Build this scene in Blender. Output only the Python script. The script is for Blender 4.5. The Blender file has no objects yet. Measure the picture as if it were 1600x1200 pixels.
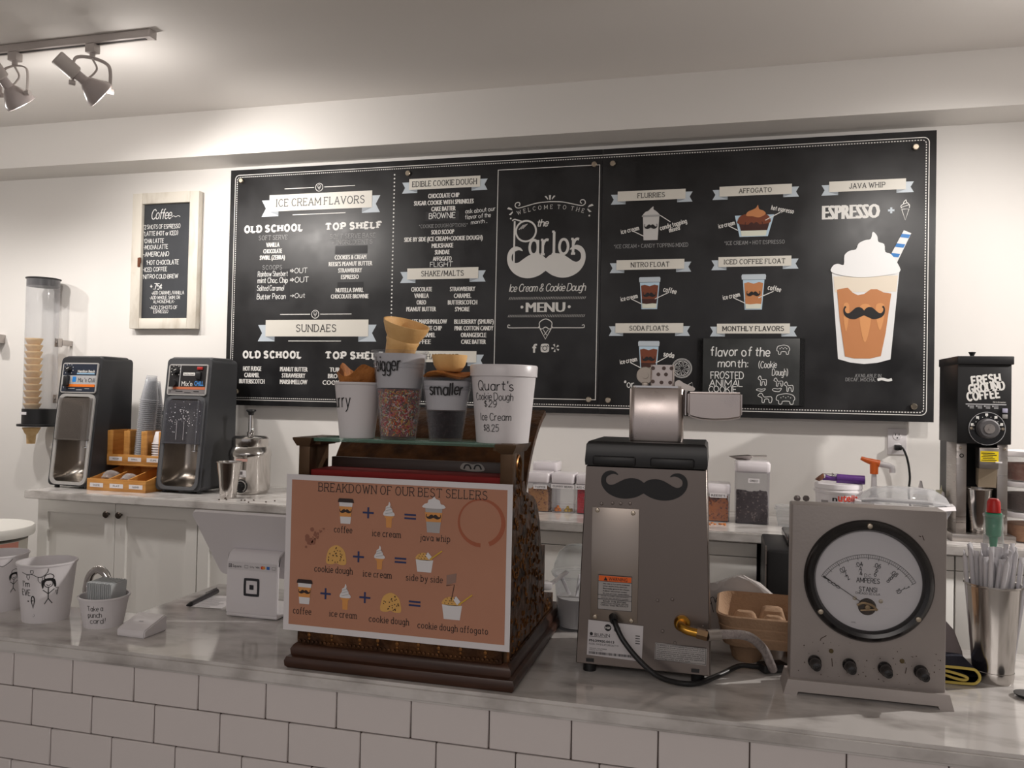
import bpy, bmesh, math, random
from mathutils import Vector, Matrix
SC = bpy.context.scene
COL = SC.collection
PI = math.pi
rnd = random.Random(7)

# ---------------------------------------------------------------- camera, world, lights, exposure
cam_d = bpy.data.cameras.new('camera'); cam = bpy.data.objects.new('camera', cam_d); COL.objects.link(cam)
cam_d.sensor_width = 36.0; cam_d.lens = 28.125; cam_d.clip_start = 0.02
_r = Vector((0.969, 0.2469, 0.0206)); _u = Vector((-0.0153, -0.0233, 0.9996)); _w = Vector((-0.2474, 0.9687, 0.0185))
_m = Matrix((_r, _u, -_w)).transposed().to_4x4(); _m.translation = (0.4832, -3.6803, 1.4005)
cam.matrix_world = _m
SC.camera = cam
SC.view_settings.view_transform = 'Standard'; SC.view_settings.look = 'None'
SC.view_settings.exposure = 0.42; SC.view_settings.gamma = 1.0; SC.view_settings.use_curve_mapping = False

def lin(c):
    out = []
    for v in c[:3]:
        v /= 255.0
        out.append(v / 12.92 if v <= 0.04045 else ((v + 0.055) / 1.055) ** 2.4)
    return (out[0], out[1], out[2], 1.0)

world = bpy.data.worlds.new('world'); SC.world = world; world.use_nodes = True
world.node_tree.nodes['Background'].inputs[0].default_value = lin((224, 219, 220))
world.node_tree.nodes['Background'].inputs[1].default_value = 0.42

def lamp(name, kind, loc, energy, col=(255, 226, 196), target=None, size=None, spot=None, blend=0.8, sy=None):
    d = bpy.data.lights.new(name, kind); d.energy = energy; d.color = lin(col)[:3]
    if kind == 'SPOT':
        d.spot_size = math.radians(spot); d.spot_blend = blend; d.shadow_soft_size = size or 0.04
    if kind == 'AREA':
        d.size = size
        if sy: d.shape = 'RECTANGLE'; d.size_y = sy
    if kind == 'POINT': d.shadow_soft_size = size or 0.05
    o = bpy.data.objects.new(name, d); COL.objects.link(o); o.location = loc
    if target is not None:
        o.rotation_euler = (Vector(target) - Vector(loc)).to_track_quat('-Z', 'Y').to_euler()
    return o

# unseen area light added as fill on the customers' side, and the wall-washing track spots
lamp('room_fill_light', 'AREA', (0.2, -6.2, 2.72), 46, (255, 247, 242), (0.2, -6.2, 0), 2.6, sy=1.6)
RAILY = -1.03
SPOTS = [(-3.75, (-3.45, -0.2, 0.6), 27), (-2.95, (-2.8, -0.3, 0.7), 25), (-2.33, (-2.03, 0, 1.5), 22), (-1.95, (-1.35, 0, 1.85), 26),
         (1.55, (1.32, -0.1, 1.4), 20), (2.2, (1.75, -0.2, 0.9), 13), (3.3, (1.2, -1.8, 0.9), 190)]
for i, (x, tg, e) in enumerate(SPOTS):
    dirv = (Vector(tg) - Vector((x, RAILY, 2.6))).normalized()
    lamp('track_lamp', 'SPOT', Vector((x, RAILY, 2.6)) + dirv * 0.075, e, (255, 249, 243), tg, 0.035, 125, 0.85)
    lamp('track_bulb_spill', 'POINT', Vector((x, RAILY, 2.6)) + dirv * 0.085, min(e, 34) * 0.085, (255, 249, 243), size=0.03)

# ---------------------------------------------------------------- materials
MATS = {}
def mat(name, rgb, rough=0.5, metal=0.0, spec=0.5, bump=0.0, bscale=60.0, mix=None, mscale=6.0, coat=0.0, stretch=None, mdetail=4.0, ramp=(0.35, 0.7), rmix=None):
    """one principled material; mix = second colour blended in by noise; bump = noise bump; rmix = roughness range by noise"""
    if name in MATS: return MATS[name]
    m = bpy.data.materials.new(name); m.use_nodes = True
    nt = m.node_tree; p = nt.nodes['Principled BSDF']
    p.inputs['Base Color'].default_value = lin(rgb); p.inputs['Roughness'].default_value = rough
    p.inputs['Metallic'].default_value = metal; p.inputs['Specular IOR Level'].default_value = spec
    if coat: p.inputs['Coat Weight'].default_value = coat; p.inputs['Coat Roughness'].default_value = 0.08
    def noise(sc, det):
        tc = nt.nodes.new('ShaderNodeTexCoord'); mp = nt.nodes.new('ShaderNodeMapping')
        if stretch: mp.inputs['Scale'].default_value = stretch
        n = nt.nodes.new('ShaderNodeTexNoise'); n.inputs['Scale'].default_value = sc; n.inputs['Detail'].default_value = det
        nt.links.new(tc.outputs['Object'], mp.inputs[0]); nt.links.new(mp.outputs[0], n.inputs['Vector'])
        return n
    if mix:
        n = noise(mscale, mdetail); r = nt.nodes.new('ShaderNodeValToRGB')
        r.color_ramp.elements[0].position = ramp[0]; r.color_ramp.elements[1].position = ramp[1]
        r.color_ramp.elements[0].color = lin(rgb); r.color_ramp.elements[1].color = lin(mix)
        nt.links.new(n.outputs['Fac'], r.inputs[0]); nt.links.new(r.outputs[0], p.inputs['Base Color'])
    if rmix:
        n = noise(mscale, mdetail); r = nt.nodes.new('ShaderNodeMapRange')
        r.inputs['From Min'].default_value = 0.3; r.inputs['From Max'].default_value = 0.7
        r.inputs['To Min'].default_value = rmix[0]; r.inputs['To Max'].default_value = rmix[1]
        nt.links.new(n.outputs['Fac'], r.inputs['Value']); nt.links.new(r.outputs[0], p.inputs['Roughness'])
    if bump:
        n = noise(bscale, 5); b = nt.nodes.new('ShaderNodeBump'); b.inputs['Strength'].default_value = bump; b.inputs['Distance'].default_value = 0.01
        nt.links.new(n.outputs['Fac'], b.inputs['Height']); nt.links.new(b.outputs[0], p.inputs['Normal'])
    MATS[name] = m; return m

def clear(name, rgb=(235, 238, 240), tint=0.12, rough=0.05, edge=0.75):
    """thin clear plastic or glass: see-through, a little body colour, glossy and denser towards its edges"""
    if name in MATS: return MATS[name]
    m = bpy.data.materials.new(name); m.use_nodes = True
    nt = m.node_tree; nt.nodes.clear(); N = nt.nodes.new; L = nt.links.new
    out = N('ShaderNodeOutputMaterial'); tr = N('ShaderNodeBsdfTransparent'); tr.inputs[0].default_value = lin((246, 247, 248))
    df = N('ShaderNodeBsdfPrincipled'); df.inputs['Base Color'].default_value = lin(rgb); df.inputs['Roughness'].default_value = rough
    df.inputs['Specular IOR Level'].default_value = 0.8
    lw = N('ShaderNodeLayerWeight'); lw.inputs[0].default_value = 0.25
    mr = N('ShaderNodeMapRange'); mr.inputs['To Min'].default_value = tint; mr.inputs['To Max'].default_value = edge
    mx = N('ShaderNodeMixShader')
    L(lw.outputs['Facing'], mr.inputs['Value']); L(mr.outputs[0], mx.inputs[0]); L(tr.outputs[0], mx.inputs[1]); L(df.outputs[0], mx.inputs[2]); L(mx.outputs[0], out.inputs[0])
    MATS[name] = m; return m

# ---------------------------------------------------------------- mesh builder
def cat(P, n=5, closed=False):
    """Catmull-Rom through points of any dimension"""
    k = len(P); out = []
    if k < 3 and not closed: return [tuple(p) for p in P]
    segs = k if closed else k - 1
    for i in range(segs):
        if closed: p0, p1, p2, p3 = P[(i - 1) % k], P[i], P[(i + 1) % k], P[(i + 2) % k]
        else:
            p1, p2 = P[i], P[i + 1]
            p0 = P[i - 1] if i else [2 * a - b for a, b in zip(p1, p2)]
            p3 = P[i + 2] if i + 2 < k else [2 * b - a for a, b in zip(p1, p2)]
        for j in range(n):
            t = j / n
            out.append(tuple(0.5 * (2 * b + (c - a) * t + (2 * a - 5 * b + 4 * c - d) * t * t + (-a + 3 * b - 3 * c + d) * t ** 3) for a, b, c, d in zip(p0, p1, p2, p3)))
    if not closed: out.append(tuple(P[-1]))
    return out

class MB:
    def __init__(s): s.bm = bmesh.new(); s.mi = 0
    def _fin(s, faces, smooth=False):
        for f in faces:
            f.material_index = s.mi; f.smooth = smooth
    def slot(s, i): s.mi = i; return s
    def face(s, pts, smooth=False):
        f = s.bm.faces.new([s.bm.verts.new(Vector(p)) for p in pts]); s._fin([f], smooth); return s
    def box(s, c, d, bev=0.0, rz=0.0, seg=2, M=None, taper=None):
        r = bmesh.ops.create_cube(s.bm, size=1.0); vs = r['verts']
        for v in vs:
            t = 1.0
            if taper and v.co.z > 0: v.co.x *= taper[0]; v.co.y *= taper[1]
            v.co = Vector((v.co.x * d[0], v.co.y * d[1], v.co.z * d[2]))
        es = list({e for v in vs for e in v.link_edges}); fs = list({f for v in vs for f in v.link_faces})
        if bev:
            b = bmesh.ops.bevel(s.bm, geom=es, offset=bev, segments=seg, affect='EDGES', profile=0.5)
            fs = [f for f in b['faces']] + [f for f in fs if f.is_valid]
            vs = list({v for f in fs if f.is_valid for v in f.verts})
        X = Matrix.Translation(Vector(c)) @ Matrix.Rotation(rz, 4, 'Z') @ (M or Matrix())
        for v in vs: v.co = X @ v.co
        s._fin({f for f in fs if f.is_valid}, bool(bev)); return s
    def lathe(s, prof, c=(0, 0, 0), seg=32, M=None, smooth=True, sx=1.0, sy=1.0, cap=True):
        X = Matrix.Translation(Vector(c)) @ (M or Matrix()); rings = []; fs = []
        for r, z in prof:
            if r < 1e-6: rings.append([s.bm.verts.new(X @ Vector((0, 0, z)))])
            else: rings.append([s.bm.verts.new(X @ Vector((sx * r * math.cos(2 * PI * i / seg), sy * r * math.sin(2 * PI * i / seg), z))) for i in range(seg)])
        for a, b in zip(rings, rings[1:]):
            for i in range(seg):
                j = (i + 1) % seg
                if len(a) == 1 and len(b) == 1: continue
                if len(a) == 1: q = [a[0], b[j], b[i]]
                elif len(b) == 1: q = [a[i], a[j], b[0]]
                else: q = [a[i], a[j], b[j], b[i]]
                fs.append(s.bm.faces.new(q))
        s._fin(fs, smooth); return s
    def cyl(s, c, r, h, seg=24, M=None, r2=None, smooth=True):
        r2 = r if r2 is None else r2
        return s.lathe([(0, 0), (r, 0), (r2, h), (0, h)], c, seg, M, smooth)
    def rod(s, a, b, r, seg=12, r2=None):
        a, b = Vector(a), Vector(b)
        return s.cyl(a, r, (b - a).length, seg, (b - a).to_track_quat('Z', 'Y').to_matrix().to_4x4(), r2)
    def tube(s, pts, r, seg=10, n=5, closed=False, smooth_path=True, flat=1.0):
        P = [Vector(p) for p in (cat([tuple(p) for p in pts], n, closed) if smooth_path else pts)]
        k = len(P); rings = []; fs = []; up = None
        for i, p in enumerate(P):
            t = (P[(i + 1) % k] - P[i - 1]) if (closed or 0 < i < k - 1) else (P[1] - P[0] if i == 0 else P[-1] - P[-2])
            t.normalize()
            if up is None: up = Vector((0, 0, 1)) if abs(t.z) < 0.9 else Vector((1, 0, 0))
            u = (up - t * up.dot(t)).normalized(); w = t.cross(u); up = u
            rr = r(i / (k - 1)) if callable(r) else r
            rings.append([s.bm.verts.new(p + (u * math.cos(2 * PI * j / seg) * flat + w * math.sin(2 * PI * j / seg)) * rr) for j in range(seg)])
        pr = list(zip(rings, rings[1:])) + ([(rings[-1], rings[0])] if closed else [])
        for a, b in pr:
            for i in range(seg): fs.append(s.bm.faces.new([a[i], a[(i + 1) % seg], b[(i + 1) % seg], b[i]]))
        s._fin(fs, True)
        if not closed:
            s._fin([s.bm.faces.new(rings[0][::-1]), s.bm.faces.new(rings[-1])])
        return s
    def prism(s, poly, f0, f1, smooth=False, tri=True):
        """poly of (u, v); f0, f1 map (u, v) to the two end faces"""
        a = [s.bm.verts.new(Vector(f0(*p))) for p in poly]; b = [s.bm.verts.new(Vector(f1(*p))) for p in poly]; n = len(poly)
        side = [s.bm.faces.new([a[i], a[(i + 1) % n], b[(i + 1) % n], b[i]]) for i in range(n)]
        caps = [s.bm.faces.new(a[::-1]), s.bm.faces.new(b)]
        for f in side + caps: f.normal_update()
        s._fin(side, smooth); s._fin(caps)
        if tri: r = bmesh.ops.triangulate(s.bm, faces=caps); s._fin(r['faces'])
        return s
    def loft(s, rings, cap=(True, True), smooth=True):
        R = [[s.bm.verts.new(Vector(p)) for p in r] for r in rings]; n = len(R[0]); fs = []
        for a, b in zip(R, R[1:]):
            for i in range(n): fs.append(s.bm.faces.new([a[i], a[(i + 1) % n], b[(i + 1) % n], b[i]]))
        s._fin(fs, smooth)
        cs = []
        if cap[0]: cs.append(s.bm.faces.new(R[0][::-1]))
        if cap[1]: cs.append(s.bm.faces.new(R[-1]))
        s._fin(cs); return s
    def poly(s, pts, mp):
        f = s.bm.faces.new([s.bm.verts.new(Vector(mp(*p))) for p in pts]); s._fin([f]); f.normal_update()
        r = bmesh.ops.triangulate(s.bm, faces=[f]); s._fin(r['faces']); return s
    def build(s, name, mats, parent=None, world=False, loc=None, sharp=38):
        me = bpy.data.meshes.new(name)
        if world and parent is not None:
            s.bm.transform(WM[parent.name].inverted())
        s.bm.to_mesh(me); s.bm.free()
        for m in (mats if isinstance(mats, (list, tuple)) else [mats]): me.materials.append(m)
        me.set_sharp_from_angle(angle=math.radians(sharp))
        o = bpy.data.objects.new(name, me); COL.objects.link(o)
        if parent is not None:
            o.parent = parent; WM[o.name] = WM[parent.name].copy()
        else: WM[o.name] = Matrix()
        if loc is not None: o.location = loc; WM[o.name] = Matrix.Translation(Vector(loc))
        return o
WM = {}
def tag(o, label, cat_, group=None):
    o['label'] = label; o['category'] = cat_
    if group: o['group'] = group
    return o
def thing(name, label, cat_, loc=(0, 0, 0), rz=0.0, group=None, rot=None):
    o = bpy.data.objects.new(name, None); COL.objects.link(o); o.location = loc
    o.empty_display_size = 0.05
    o.rotation_euler = rot if rot else (0, 0, rz)
    WM[o.name] = Matrix.Translation(Vector(loc)) @ o.rotation_euler.to_matrix().to_4x4()
    return tag(o, label, cat_, group)
def struct(o): o['kind'] = 'structure'; return o
def kids(o): return [c for c in bpy.data.objects if c.parent == o]
def dup(root, loc, rz=None, label=None, group=None, rot=None):
    def cp(o, par):
        c = o.copy(); COL.objects.link(c)
        if par is not None: c.parent = par
        for k in kids(o): cp(k, c)
        return c
    ch = kids(root); r = root.copy(); COL.objects.link(r); r.location = loc
    if rz is not None: r.rotation_euler = (0, 0, rz)
    if rot is not None: r.rotation_euler = rot
    for k in ch: cp(k, r)
    if label: r['label'] = label
    if group: r['group'] = group
    WM[r.name] = Matrix.Translation(Vector(loc)) @ r.rotation_euler.to_matrix().to_4x4()
    return r

# ---------------------------------------------------------------- lettering: single-line glyphs drawn as ribbons
GL = {}
def _gl(txt):
    for ln in txt.strip().split('\n'):
        ch, w, st = ln.strip().split('|', 2)
        S = []
        for q in st.split(';'):
            q = q.strip()
            if not q: continue
            md = q[0] if q[0] in '~@' else '-'
            S.append((md, [tuple(float(v) for v in p.split(',')) for p in q.lstrip('~@').split()]))
        GL[ch] = (float(w), S)
_gl('''
A|7|0,0 3.5,10 7,0;1.2,3.4 5.8,3.4
B|6|0,0 0,10;~0,10 3.5,10 5.2,8.8 5.2,6.6 3.5,5.4 0,5.4;~0,5.4 4,5.4 6,4 6,1.6 4,0 0,0
C|6.6|~6.6,8.2 5.2,9.7 3.4,10 1.3,8.6 .1,5 1.3,1.4 3.4,0 5.2,.3 6.6,1.8
D|7|0,0 0,10;~0,10 3,10 5.8,8.6 7,5 5.8,1.4 3,0 0,0
E|5.5|0,10 0,0;0,10 5.5,10;0,0 5.5,0;0,5.2 4.4,5.2
F|5.5|0,10 0,0;0,10 5.5,10;0,5.2 4.4,5.2
G|6.8|~6.6,8.2 5.2,9.7 3.4,10 1.3,8.6 .1,5 1.3,1.4 3.4,0 5.4,.4 6.7,1.6;6.7,1.4 6.7,4.6;6.7,4.6 4.4,4.6
H|7|0,0 0,10;7,0 7,10;0,5.2 7,5.2
I|.6|.3,0 .3,10
J|4.5|4.5,10 4.5,2.6;~4.5,2.8 4,.8 2.4,0 .8,.6 0,2.2
K|6.5|0,0 0,10;6.2,10 0,4;2.4,6.3 6.5,0
L|5|0,10 0,0;0,0 5,0
M|8.5|0,0 0,10 4.25,2.5 8.5,10 8.5,0
N|7|0,0 0,10 7,0 7,10
O|7.6|@3.8,10 1.3,8.8 0,5 1.3,1.2 3.8,0 6.3,1.2 7.6,5 6.3,8.8
P|6|0,0 0,10;~0,10 3.6,10 5.8,9 5.8,5.8 3.6,4.7 0,4.7
Q|7.6|@3.8,10 1.3,8.8 0,5 1.3,1.2 3.8,0 6.3,1.2 7.6,5 6.3,8.8;4.6,2.6 7.6,-.6
R|6.3|0,0 0,10;~0,10 3.6,10 5.8,9 5.8,6 3.6,4.9 0,4.9;3,4.9 6.3,0
S|6|~5.6,8.4 4.4,9.7 2.9,10 1,9.3 .3,7.6 1.2,6 4.6,4.6 5.9,2.6 5,.7 3,0 1.2,.4 .1,1.9
T|7|0,10 7,10;3.5,10 3.5,0
U|7|0,10 0,3;~0,3.2 .9,.9 3.5,0 6.1,.9 7,3.2;7,3 7,10
V|7|0,10 3.5,0 7,10
W|10|0,10 2.6,0 5,8.5 7.4,0 10,10
X|7|0,0 7,10;0,10 7,0
Y|7|0,10 3.5,5 7,10;3.5,5 3.5,0
Z|6.5|.2,10 6.3,10 0,0 6.5,0
a|5|@2.6,6.5 .8,5.7 0,3.2 .8,.8 2.6,0 4.4,.9 5,3.2 4.4,5.6;5,6.5 5,0
b|5.2|0,10 0,0;@2.6,6.5 .8,5.7 0,3.2 .8,.8 2.6,0 4.4,.9 5.2,3.2 4.4,5.6
c|4.8|~4.8,5.3 3.8,6.3 2.6,6.5 .8,5.6 0,3.2 .8,.8 2.6,0 3.8,.2 4.9,1.3
d|5|@2.6,6.5 .8,5.7 0,3.2 .8,.8 2.6,0 4.4,.9 5,3.2 4.4,5.6;5,10 5,0
e|4.9|~.2,3.3 2.6,3.3 4.9,3.4 4.5,5.6 2.6,6.5 .7,5.5 0,3.2 .8,.8 2.7,0 4.8,1.2
f|3.4|~3.8,9.5 2.8,10 1.8,9 1.5,6.8;1.5,7 1.5,0;0,6.3 3.4,6.3
g|5|@2.6,6.5 .8,5.7 0,3.2 .8,.8 2.6,0 4.4,.9 5,3.2 4.4,5.6;~5,6.5 5,0 4.6,-2.3 2.6,-3 .6,-2.2
h|4.8|0,10 0,0;~0,4.2 1,6 2.6,6.5 4.4,5.8 4.8,4;4.8,4.2 4.8,0
i|.6|.3,6.5 .3,0;.3,8.6 .3,9.4
j|2|2,6.5 2,-1;~2,-.9 1.6,-2.6 0,-3;2,8.6 2,9.4
k|4.8|0,10 0,0;4.5,6.5 0,2.6;1.7,4 4.8,0
l|.6|.3,10 .3,0
m|8|0,6.5 0,0;~0,4.4 .9,6.1 2.2,6.5 3.6,5.8 4,4;4,4.2 4,0;~4,4.4 4.9,6.1 6.2,6.5 7.6,5.8 8,4;8,4.2 8,0
n|4.8|0,6.5 0,0;~0,4.2 1,6 2.6,6.5 4.4,5.8 4.8,4;4.8,4.2 4.8,0
o|5.2|@2.6,6.5 .8,5.7 0,3.2 .8,.8 2.6,0 4.4,.9 5.2,3.2 4.4,5.6
p|5.2|0,6.5 0,-3;@2.6,6.5 .8,5.7 0,3.2 .8,.8 2.6,0 4.4,.9 5.2,3.2 4.4,5.6
q|5|@2.6,6.5 .8,5.7 0,3.2 .8,.8 2.6,0 4.4,.9 5,3.2 4.4,5.6;5,6.5 5,-3
r|3.4|0,6.5 0,0;~0,4 1,5.8 2.2,6.5 3.4,6.3
s|4.3|~4.2,5.6 2.4,6.5 .6,5.6 .8,4 3.6,2.8 4.4,1.4 3,.1 1.2,.1 0,1.1
t|3.6|1.6,9 1.6,1.6;~1.6,1.9 2,.4 3.6,.3;0,6.3 3.6,6.3
u|4.8|0,6.5 0,2.4;~0,2.6 .7,.5 2.4,0 4,.7 4.8,2.4;4.8,6.5 4.8,0
v|4.8|0,6.5 2.4,0 4.8,6.5
w|7|0,6.5 1.8,0 3.5,5.6 5.2,0 7,6.5
x|4.8|0,0 4.8,6.5;0,6.5 4.8,0
y|4.8|0,6.5 2.5,.2;4.8,6.5 2.2,-1.6 .4,-3
z|4.4|0,6.5 4.2,6.5 0,0 4.4,0
0|5.6|@2.8,10 .8,8.6 0,5 .8,1.4 2.8,0 4.8,1.4 5.6,5 4.8,8.6
1|2.4|0,8 2,10 2,0
2|5.2|~.2,7.6 1,9.5 2.8,10 4.8,9 4.8,6.8 3,4 0,0;0,0 5.4,0
3|5|~.4,8.6 2.4,10 4.6,9 4.4,6.4 2.2,5.4;~2.2,5.4 4.8,4.6 5,1.6 2.6,0 .2,1.2
4|5.4|4,0 4,10 0,3 5.4,3
5|5|4.6,10 .8,10 .4,5.6;~.4,5.6 2.6,6.4 4.8,5 4.8,1.6 2.6,0 .2,1
6|5|~4.4,9.4 2.6,9.6 .7,7 .1,3.4 1,.7 2.7,0 4.6,1 5,3.2 4,5.3 2.4,5.7 .6,4.2
7|5|0,10 5,10 1.8,0
8|5|@2.5,10 .6,9 .6,6.6 2.5,5.4 4.4,6.6 4.4,9;@2.5,5.4 .2,4 .2,1.2 2.5,0 4.8,1.2 4.8,4
9|5|~.6,.6 2.4,.4 4.3,3 4.9,6.6 4,9.3 2.3,10 .4,9 0,6.8 1,4.7 2.6,4.3 4.4,5.8
.|.6|.1,0 .5,.6
,|.8|.6,.8 0,-1.4
'|.6|.3,10 .3,7.6
"|1.8|.3,10 .3,7.6;1.5,10 1.5,7.6
*|3|1.5,9.8 1.5,6.4;.1,9 2.9,7.2;.1,7.2 2.9,9
+|5|2.5,7.4 2.5,2.4;0,4.9 5,4.9
-|3.4|0,4.4 3.4,4.4
=|5|0,6.4 5,6.4;0,3.4 5,3.4
(|2.2|~2.2,11 .6,8.4 0,5 .6,1.6 2.2,-1
)|2.2|~0,11 1.6,8.4 2.2,5 1.6,1.6 0,-1
!|.6|.3,10 .3,3;.3,.6 .3,0
:|.6|.3,6 .3,5.2;.3,1.4 .3,.6
/|4.4|0,-.6 4.4,10.6
&|6.6|~6.6,0 4,3.2 1.6,6.6 1.6,9 3,10 4.4,9 4.2,7 1.2,4.6 .2,2.4 1.2,.4 3.2,0 5.2,1.4 6.2,4
$|5|~4.6,8 2.6,8.9 .5,7.8 .8,5.8 4.2,4.2 4.8,2.2 2.6,1 .2,2;2.5,10 2.5,-.2
c/|0|
>|7|0,6 5,6;0,3.6 5,3.6;4,8 7,4.8 4,1.6
<|7|0,4.8 6.6,4.8;4.6,7.4 7,4.8 4.6,2.2
@|2.4|.2,.6 2,.6
#|4.2|~.2,2.6 1,.6 2.4,.2 3.6,.8 4.2,2.6;.9,5.4 .9,4.6;3,5.4 3,4.6
%|4.8|~4.6,6 2.6,6.8 .4,5.6 .2,3 2.4,1.4 4.6,2.4;2.6,8.4 2.2,-.4
''')

_lift = [0]
def ribbon(mb, pts, w, mp, closed=False):
    """flat ink stroke; strokes that cross are laid one over the other, a few hundredths of a millimetre apart"""
    n = len(pts); L, R = [], []
    if n < 2: return
    u_, v_ = pts[n // 2]; o_ = Vector(mp(u_, v_)); nn = (Vector(mp(u_ + 1e-4, v_)) - o_).cross(Vector(mp(u_, v_ + 1e-4)) - o_).normalized()
    _lift[0] = (_lift[0] + 1) % 8; dn = nn * (_lift[0] * 0.00005)
    for i in range(n):
        a = pts[i - 1] if (i or closed) else pts[0]; b = pts[(i + 1) % n] if (i < n - 1 or closed) else pts[-1]
        dx, dy = b[0] - a[0], b[1] - a[1]; l = math.hypot(dx, dy) or 1e-9
        nx, ny = -dy / l * w / 2, dx / l * w / 2
        L.append((pts[i][0] + nx, pts[i][1] + ny)); R.append((pts[i][0] - nx, pts[i][1] - ny))
    VL = [mb.bm.verts.new(Vector(mp(*p)) + dn) for p in L]; VR = [mb.bm.verts.new(Vector(mp(*p)) + dn) for p in R]
    fs = []
    for i in range(n if closed else n - 1):
        j = (i + 1) % n
        fs.append(mb.bm.faces.new([VL[i], VR[i], VR[j], VL[j]]))
    mb._fin(fs)

def seg_line(mb, a, b, w, mp, ext=0.0):
    dx, dy = b[0] - a[0], b[1] - a[1]; l = math.hypot(dx, dy) or 1e-9; ux, uy = dx / l, dy / l
    n = max(1, int(l / 0.02)) if l > 0.03 else 1
    a = (a[0] - ux * ext, a[1] - uy * ext); b = (b[0] + ux * ext, b[1] + uy * ext)
    ribbon(mb, [(a[0] + (b[0] - a[0]) * i / n, a[1] + (b[1] - a[1]) * i / n) for i in range(n + 1)], w, mp)

def text_w(t, gap):
    x = 0
    for ch in t: x += (3.2 if ch == ' ' else GL[ch][0] + gap)
    return x - gap

def write(mb, t, cx, cy, w, h, mp, style='thin', wt=None, rot=0.0):
    """text centred on (cx, cy) in (u, v); w = width or None; h = cap height"""
    wt = wt or {'thin': 0.9, 'slab': 0.95, 'hand': 1.0, 'fat': 3.3, 'script': 1.05, 'bold': 2.1, 'inline': 2.8}[style]
    gap = {'thin': 2.0, 'slab': 3.0, 'hand': 2.0, 'fat': 4.6, 'script': 1.1, 'bold': 2.9, 'inline': 3.8}[style]
    W = text_w(t, gap); k = h / 10.0; kx = (w / (W + wt)) if w else k; sl = 0.25 if style == 'script' else 0.0
    cr, sr = math.cos(rot), math.sin(rot)
    x0 = 0.0; rr = random.Random(len(t) * 31 + ord(t[0]))
    for ch in t:
        if ch == ' ': x0 += 3.2; continue
        gw, S = GL[ch]
        jx, jy, js = (rr.uniform(-.25, .25), rr.uniform(-.5, .5), rr.uniform(-.06, .1)) if style == 'hand' else (0, 0, 0)
        def q(x, y):
            x, y = (x + y * (sl + js) + jx + x0 - W / 2) * kx, (y - 5 + jy) * k
            return (cx + x * cr - y * sr, cy + x * sr + y * cr)
        wd = wt * min(k, kx * 1.3)
        for md, P in S:
            if md == '-':
                P2 = [q(*p) for p in P]
                for i in range(len(P) - 1):
                    seg_line(mb, P2[i], P2[i + 1], wd, mp, wd * (0.42 if len(P) > 2 else (0.0 if style in ('fat', 'slab') else 0.2)))
                if style in ('slab', 'fat', 'inline') and ch not in '+*-/=':
                    sw = 1.25 if style != 'fat' else 2.5; sh = wt * (0.85 if style == 'slab' else 0.55)
                    if style == 'inline': continue
                    for e, o in ((P[0], P[1]), (P[-1], P[-2])):
                        if abs(e[1] - o[1]) >= abs(e[0] - o[0]) * 0.8 and abs(e[1] - o[1]) > 3 and (e[1] in (0, 10) or (e[1] == 6.5 and ch in 'imnpru') or e[1] == -3):
                            yy = e[1] + (sh / 2 if e[1] < 3 else -sh / 2) * (1 if style == 'fat' else 0)
                            lw, rw = (sw, sw) if not (e[1] in (6.5,) or (ch in 'bdhkl' and e[1] == 10)) else (sw, 0.2)
                            seg_line(mb, q(e[0] - lw, yy), q(e[0] + rw, yy), sh * k, mp)
                        elif abs(e[0] - o[0]) > abs(e[1] - o[1]) and ch in 'EFLTZ' and e[0] != 0 or (ch == 'T' and e[1] == 10 and o[1] == 10):
                            if e[1] in (0, 10):
                                dd = -1.7 if e[1] == 10 else 1.7
                                seg_line(mb, q(e[0], e[1]), q(e[0], e[1] + dd), wd * 0.8, mp)
            else:
                ribbon(mb, cat([q(*p) for p in P], 4, md == '@'), wd, mp, md == '@')
        x0 += gw + gap

_BF = {}
def bold_text(mb, t, cx, cy, w, h, mp, off=0.03, rot=0.0, fat=0.0):
    if fat:
        for k in (-1, 0, 1): bold_text(mb, t, cx + k * fat, cy, w - 2 * fat, h, lifted(mp, cx, cy), off, rot)
        return
    _bold_text(mb, t, cx, cy, w, h, mp, off, rot)
def _bold_text(mb, t, cx, cy, w, h, mp, off, rot):
    """condensed block capitals from the built-in face, fitted to a w x h box"""
    if 'M' in t or 'W' in t: off = 0.0      # these letters fold over themselves when thickened
    key = (t, off)
    if key not in _BF:
        cu = bpy.data.curves.new('t', 'FONT'); cu.body = t; cu.size = 1.0; cu.offset = off; cu.resolution_u = 2
        o = bpy.data.objects.new('t', cu); COL.objects.link(o)
        me = o.to_mesh()
        V = [(v.co.x, v.co.y) for v in me.vertices]; F = [tuple(p.vertices) for p in me.polygons]
        o.to_mesh_clear(); bpy.data.objects.remove(o); bpy.data.curves.remove(cu); _BF[key] = (V, F)
    V, F = _BF[key]
    xs = [v[0] for v in V]; x0, x1 = min(xs), max(xs)
    kx = w / (x1 - x0) if w else h / 0.73; ky = h / (0.729 + 2 * off); cr, sr = math.cos(rot), math.sin(rot)
    vs = []
    for x, y in V:
        X, Y = (x - (x0 + x1) / 2) * kx, (y - 0.3645) * ky
        vs.append(mb.bm.verts.new(Vector(mp(cx + X * cr - Y * sr, cy + X * sr + Y * cr))))
    fs = []
    for f in F:
        try: fs.append(mb.bm.faces.new([vs[i] for i in f]))
        except ValueError: pass
    mb._fin(fs)

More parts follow.
